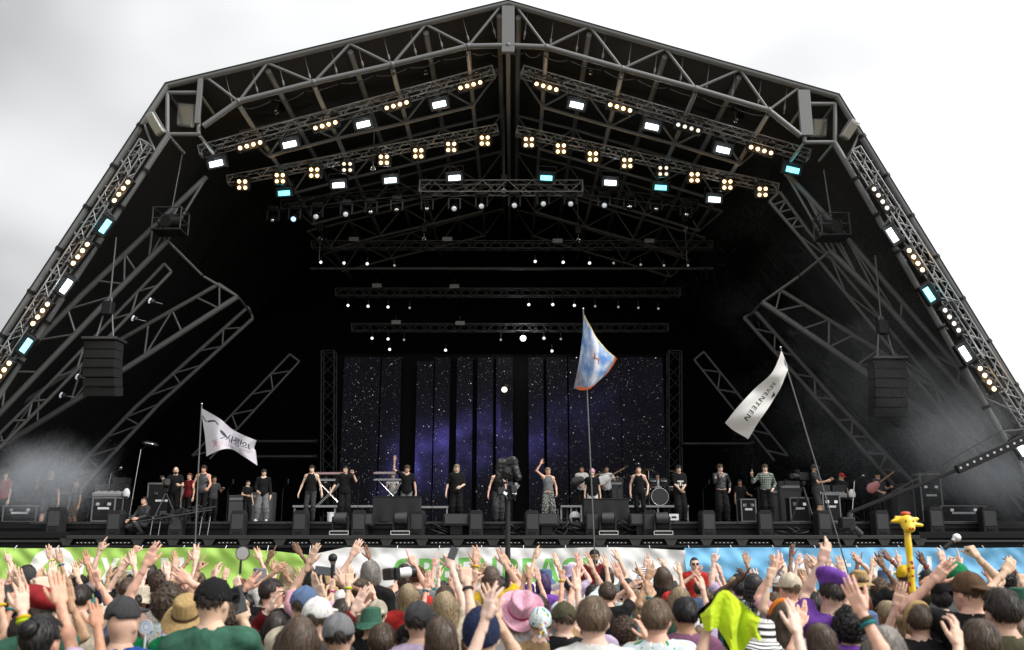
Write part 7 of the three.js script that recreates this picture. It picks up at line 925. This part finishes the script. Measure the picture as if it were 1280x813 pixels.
{ // blue picture flag with a coloured border: plain sky and cloud colours
  const tex = canvasTex(512, 512, (c, W, H) => { const img = c.createImageData(W, H); for (let j = 0; j < H; j++) for (let i = 0; i < W; i++) { const n = fbm(i / 110, j / 130, 2.2, 5), m = fbm(i / 60 + 9, j / 60, 5.1, 4), k = (j * W + i) * 4, cl = clamp(0.55 + 2.2 * n, 0, 1), lowl = clamp((j / H - 0.5) * 2.2 - i / W * 1.6 + m, 0, 1); img.data[k] = lerp(lerp(92, 226, cl), 120, lowl); img.data[k + 1] = lerp(lerp(140, 228, cl), 112, lowl); img.data[k + 2] = lerp(lerp(206, 240, cl), 122, lowl); img.data[k + 3] = 255; } c.putImageData(img, 0, 0); c.fillStyle = '#b06a50'; for (let i = 0; i < 14; i++) { c.beginPath(); c.ellipse(240 + rnd() * 70, 215 + rnd() * 55, 5 + rnd() * 14, 4 + rnd() * 9, rnd() * 3, 0, 7); c.fill(); } c.lineWidth = 46; c.strokeStyle = '#e6d48e'; c.beginPath(); c.moveTo(0, 8); c.lineTo(W, 8); c.stroke(); c.strokeStyle = '#e2733a'; c.beginPath(); c.moveTo(W - 10, 0); c.lineTo(W - 10, H - 8); c.lineTo(60, H - 8); c.stroke(); });
  flag('blue_flag', 'sky blue and white flag with an orange border on a tall pole', P(747, 770, FZ), P(729, 388, FZ), [[[730, 393], [735, 402, 0.06], [745, 420, 0.12], [757, 436, 0.05], [771, 449]], [[728, 420], [735, 425, 0.1], [745, 438, 0.2], [756, 450, 0.1], [767, 456]], [[724, 452], [733, 456, 0.12], [743, 462, 0.22], [752, 467, 0.1], [759, 467]], [[717, 486], [728, 488, 0.1], [736, 487, 0.15], [744, 481, 0.06], [751, 474]]], tex, FZ);
}
{ // white flag with lettering running down it
  const tex = canvasTex(1024, 400, (c, W, H) => { c.fillStyle = '#dedddb'; c.fillRect(0, 0, W, H); c.save(); c.translate(590, 140); c.scale(1, -1); c.fillStyle = '#3a3a3c'; bold(c, 98); c.textAlign = 'center'; c.fillText('SEVENTEEN', 0, -30); c.restore(); c.fillStyle = '#26262a'; c.beginPath(); c.moveTo(430, 300); c.lineTo(520, 330); c.lineTo(455, 372); c.fill(); });
  flag('lettered_flag', 'long white flag with dark block lettering on a leaning pole', P(1062, 722, FZ), P(976, 436, FZ), [[[977, 438], [966, 465, 0.1], [945, 485, 0.0], [924, 507, 0.1], [906, 529]], [[981, 449], [971, 470, 0.1], [953, 490, 0.0], [933, 513, 0.1], [916, 537]], [[984, 456], [975, 476, 0.1], [961, 495, 0.0], [942, 520, 0.1], [926, 543]], [[985, 462], [978, 481, 0.1], [967, 500, 0.0], [951, 524, 0.1], [936, 549]]], tex, FZ);
}
// ================================================================ SMOKE: clouds of fine airborne flecks
const puff = (n, spread, s) => { const pos = []; for (let i = 0; i < n; i++) { const g = () => (rnd() + rnd() + rnd() - 1.5) / 1.5 * spread, c = V(g(), g(), g()), a = V(rnd() - 0.5, rnd() - 0.5, rnd() - 0.5).normalize(), b = V(rnd() - 0.5, rnd() - 0.5, rnd() - 0.5).cross(a).normalize(); for (let k = 0; k < 3; k++) { const q = c.clone().addScaledVector(a, s * Math.cos(k * 2.094)).addScaledVector(b, s * Math.sin(k * 2.094)); pos.push(q.x, q.y, q.z); } } const geo = new THREE.BufferGeometry(); geo.setAttribute('position', new THREE.Float32BufferAttribute(pos, 3)); geo.computeVertexNormals(); return geo; };
const plumePuff = puff(260, 0.6, 0.0034), hazePuff = puff(800, 1.2, 0.0026);
const smokeMat = M([0.44, 0.47, 0.51], 1, 0, { specularIntensity: 0 });
function smoke(label, blobs, count, seed) {
  const m = new THREE.InstancedMesh(seed ? plumePuff : hazePuff, smokeMat, count), o = new THREE.Object3D(), total = blobs.reduce((a, b) => a + b[6], 0); let i = 0;
  while (i < count) { let r = rnd() * total, b = blobs[0]; for (const q of blobs) { if ((r -= q[6]) <= 0) { b = q; break; } } const c = P(b[0], b[1], b[2]), gx = () => (rnd() + rnd() + rnd() - 1.5) / 1.5, x = c.x + gx() * b[3], y = c.y + gx() * b[4], z = c.z + gx() * b[5], n = seed ? fbm(x * 0.55 + seed, y * 0.75, z * 0.55, 4) : 1; if (n < rr(-0.3, 0.12)) continue; o.position.set(x, y, z); o.rotation.set(rnd() * 6, rnd() * 6, rnd() * 6); o.scale.setScalar(rr(0.7, 1.3)); o.updateMatrix(); m.setMatrixAt(i++, o.matrix); }
  m.name = numbered('smoke'); tag(m, label, 'smoke', null, 'stuff'); m.castShadow = m.receiveShadow = true; scene.add(m);
}
smoke('grey smoke drifting across the wing around the person in shorts', [[50, 600, 0.8, 2.6, 1.5, 1.2, 3], [15, 600, 0.8, 2.2, 1.4, 1.2, 1.5], [85, 590, 0.6, 1.6, 1.0, 1, 1]], 2200, 3.1);
smoke('pale smoke drifting behind the crane arm into the roof leg', [[1225, 545, 0.5, 4, 2.6, 2, 3], [1190, 520, -1, 5, 3.5, 2.5, 2], [1255, 590, 0.6, 2.2, 2.0, 1.5, 2], [1150, 470, -1.5, 6, 5, 3, 2]], 6000, 7.7);
smoke('thin grey haze hanging under the roof on the crane side', [[1150, 440, -1.5, 8, 8, 3, 3], [1070, 300, -1.5, 7, 6, 3, 1.5], [1160, 570, -1, 8, 5, 3, 2]], 1000, 0);

renderer.render(scene, camera);
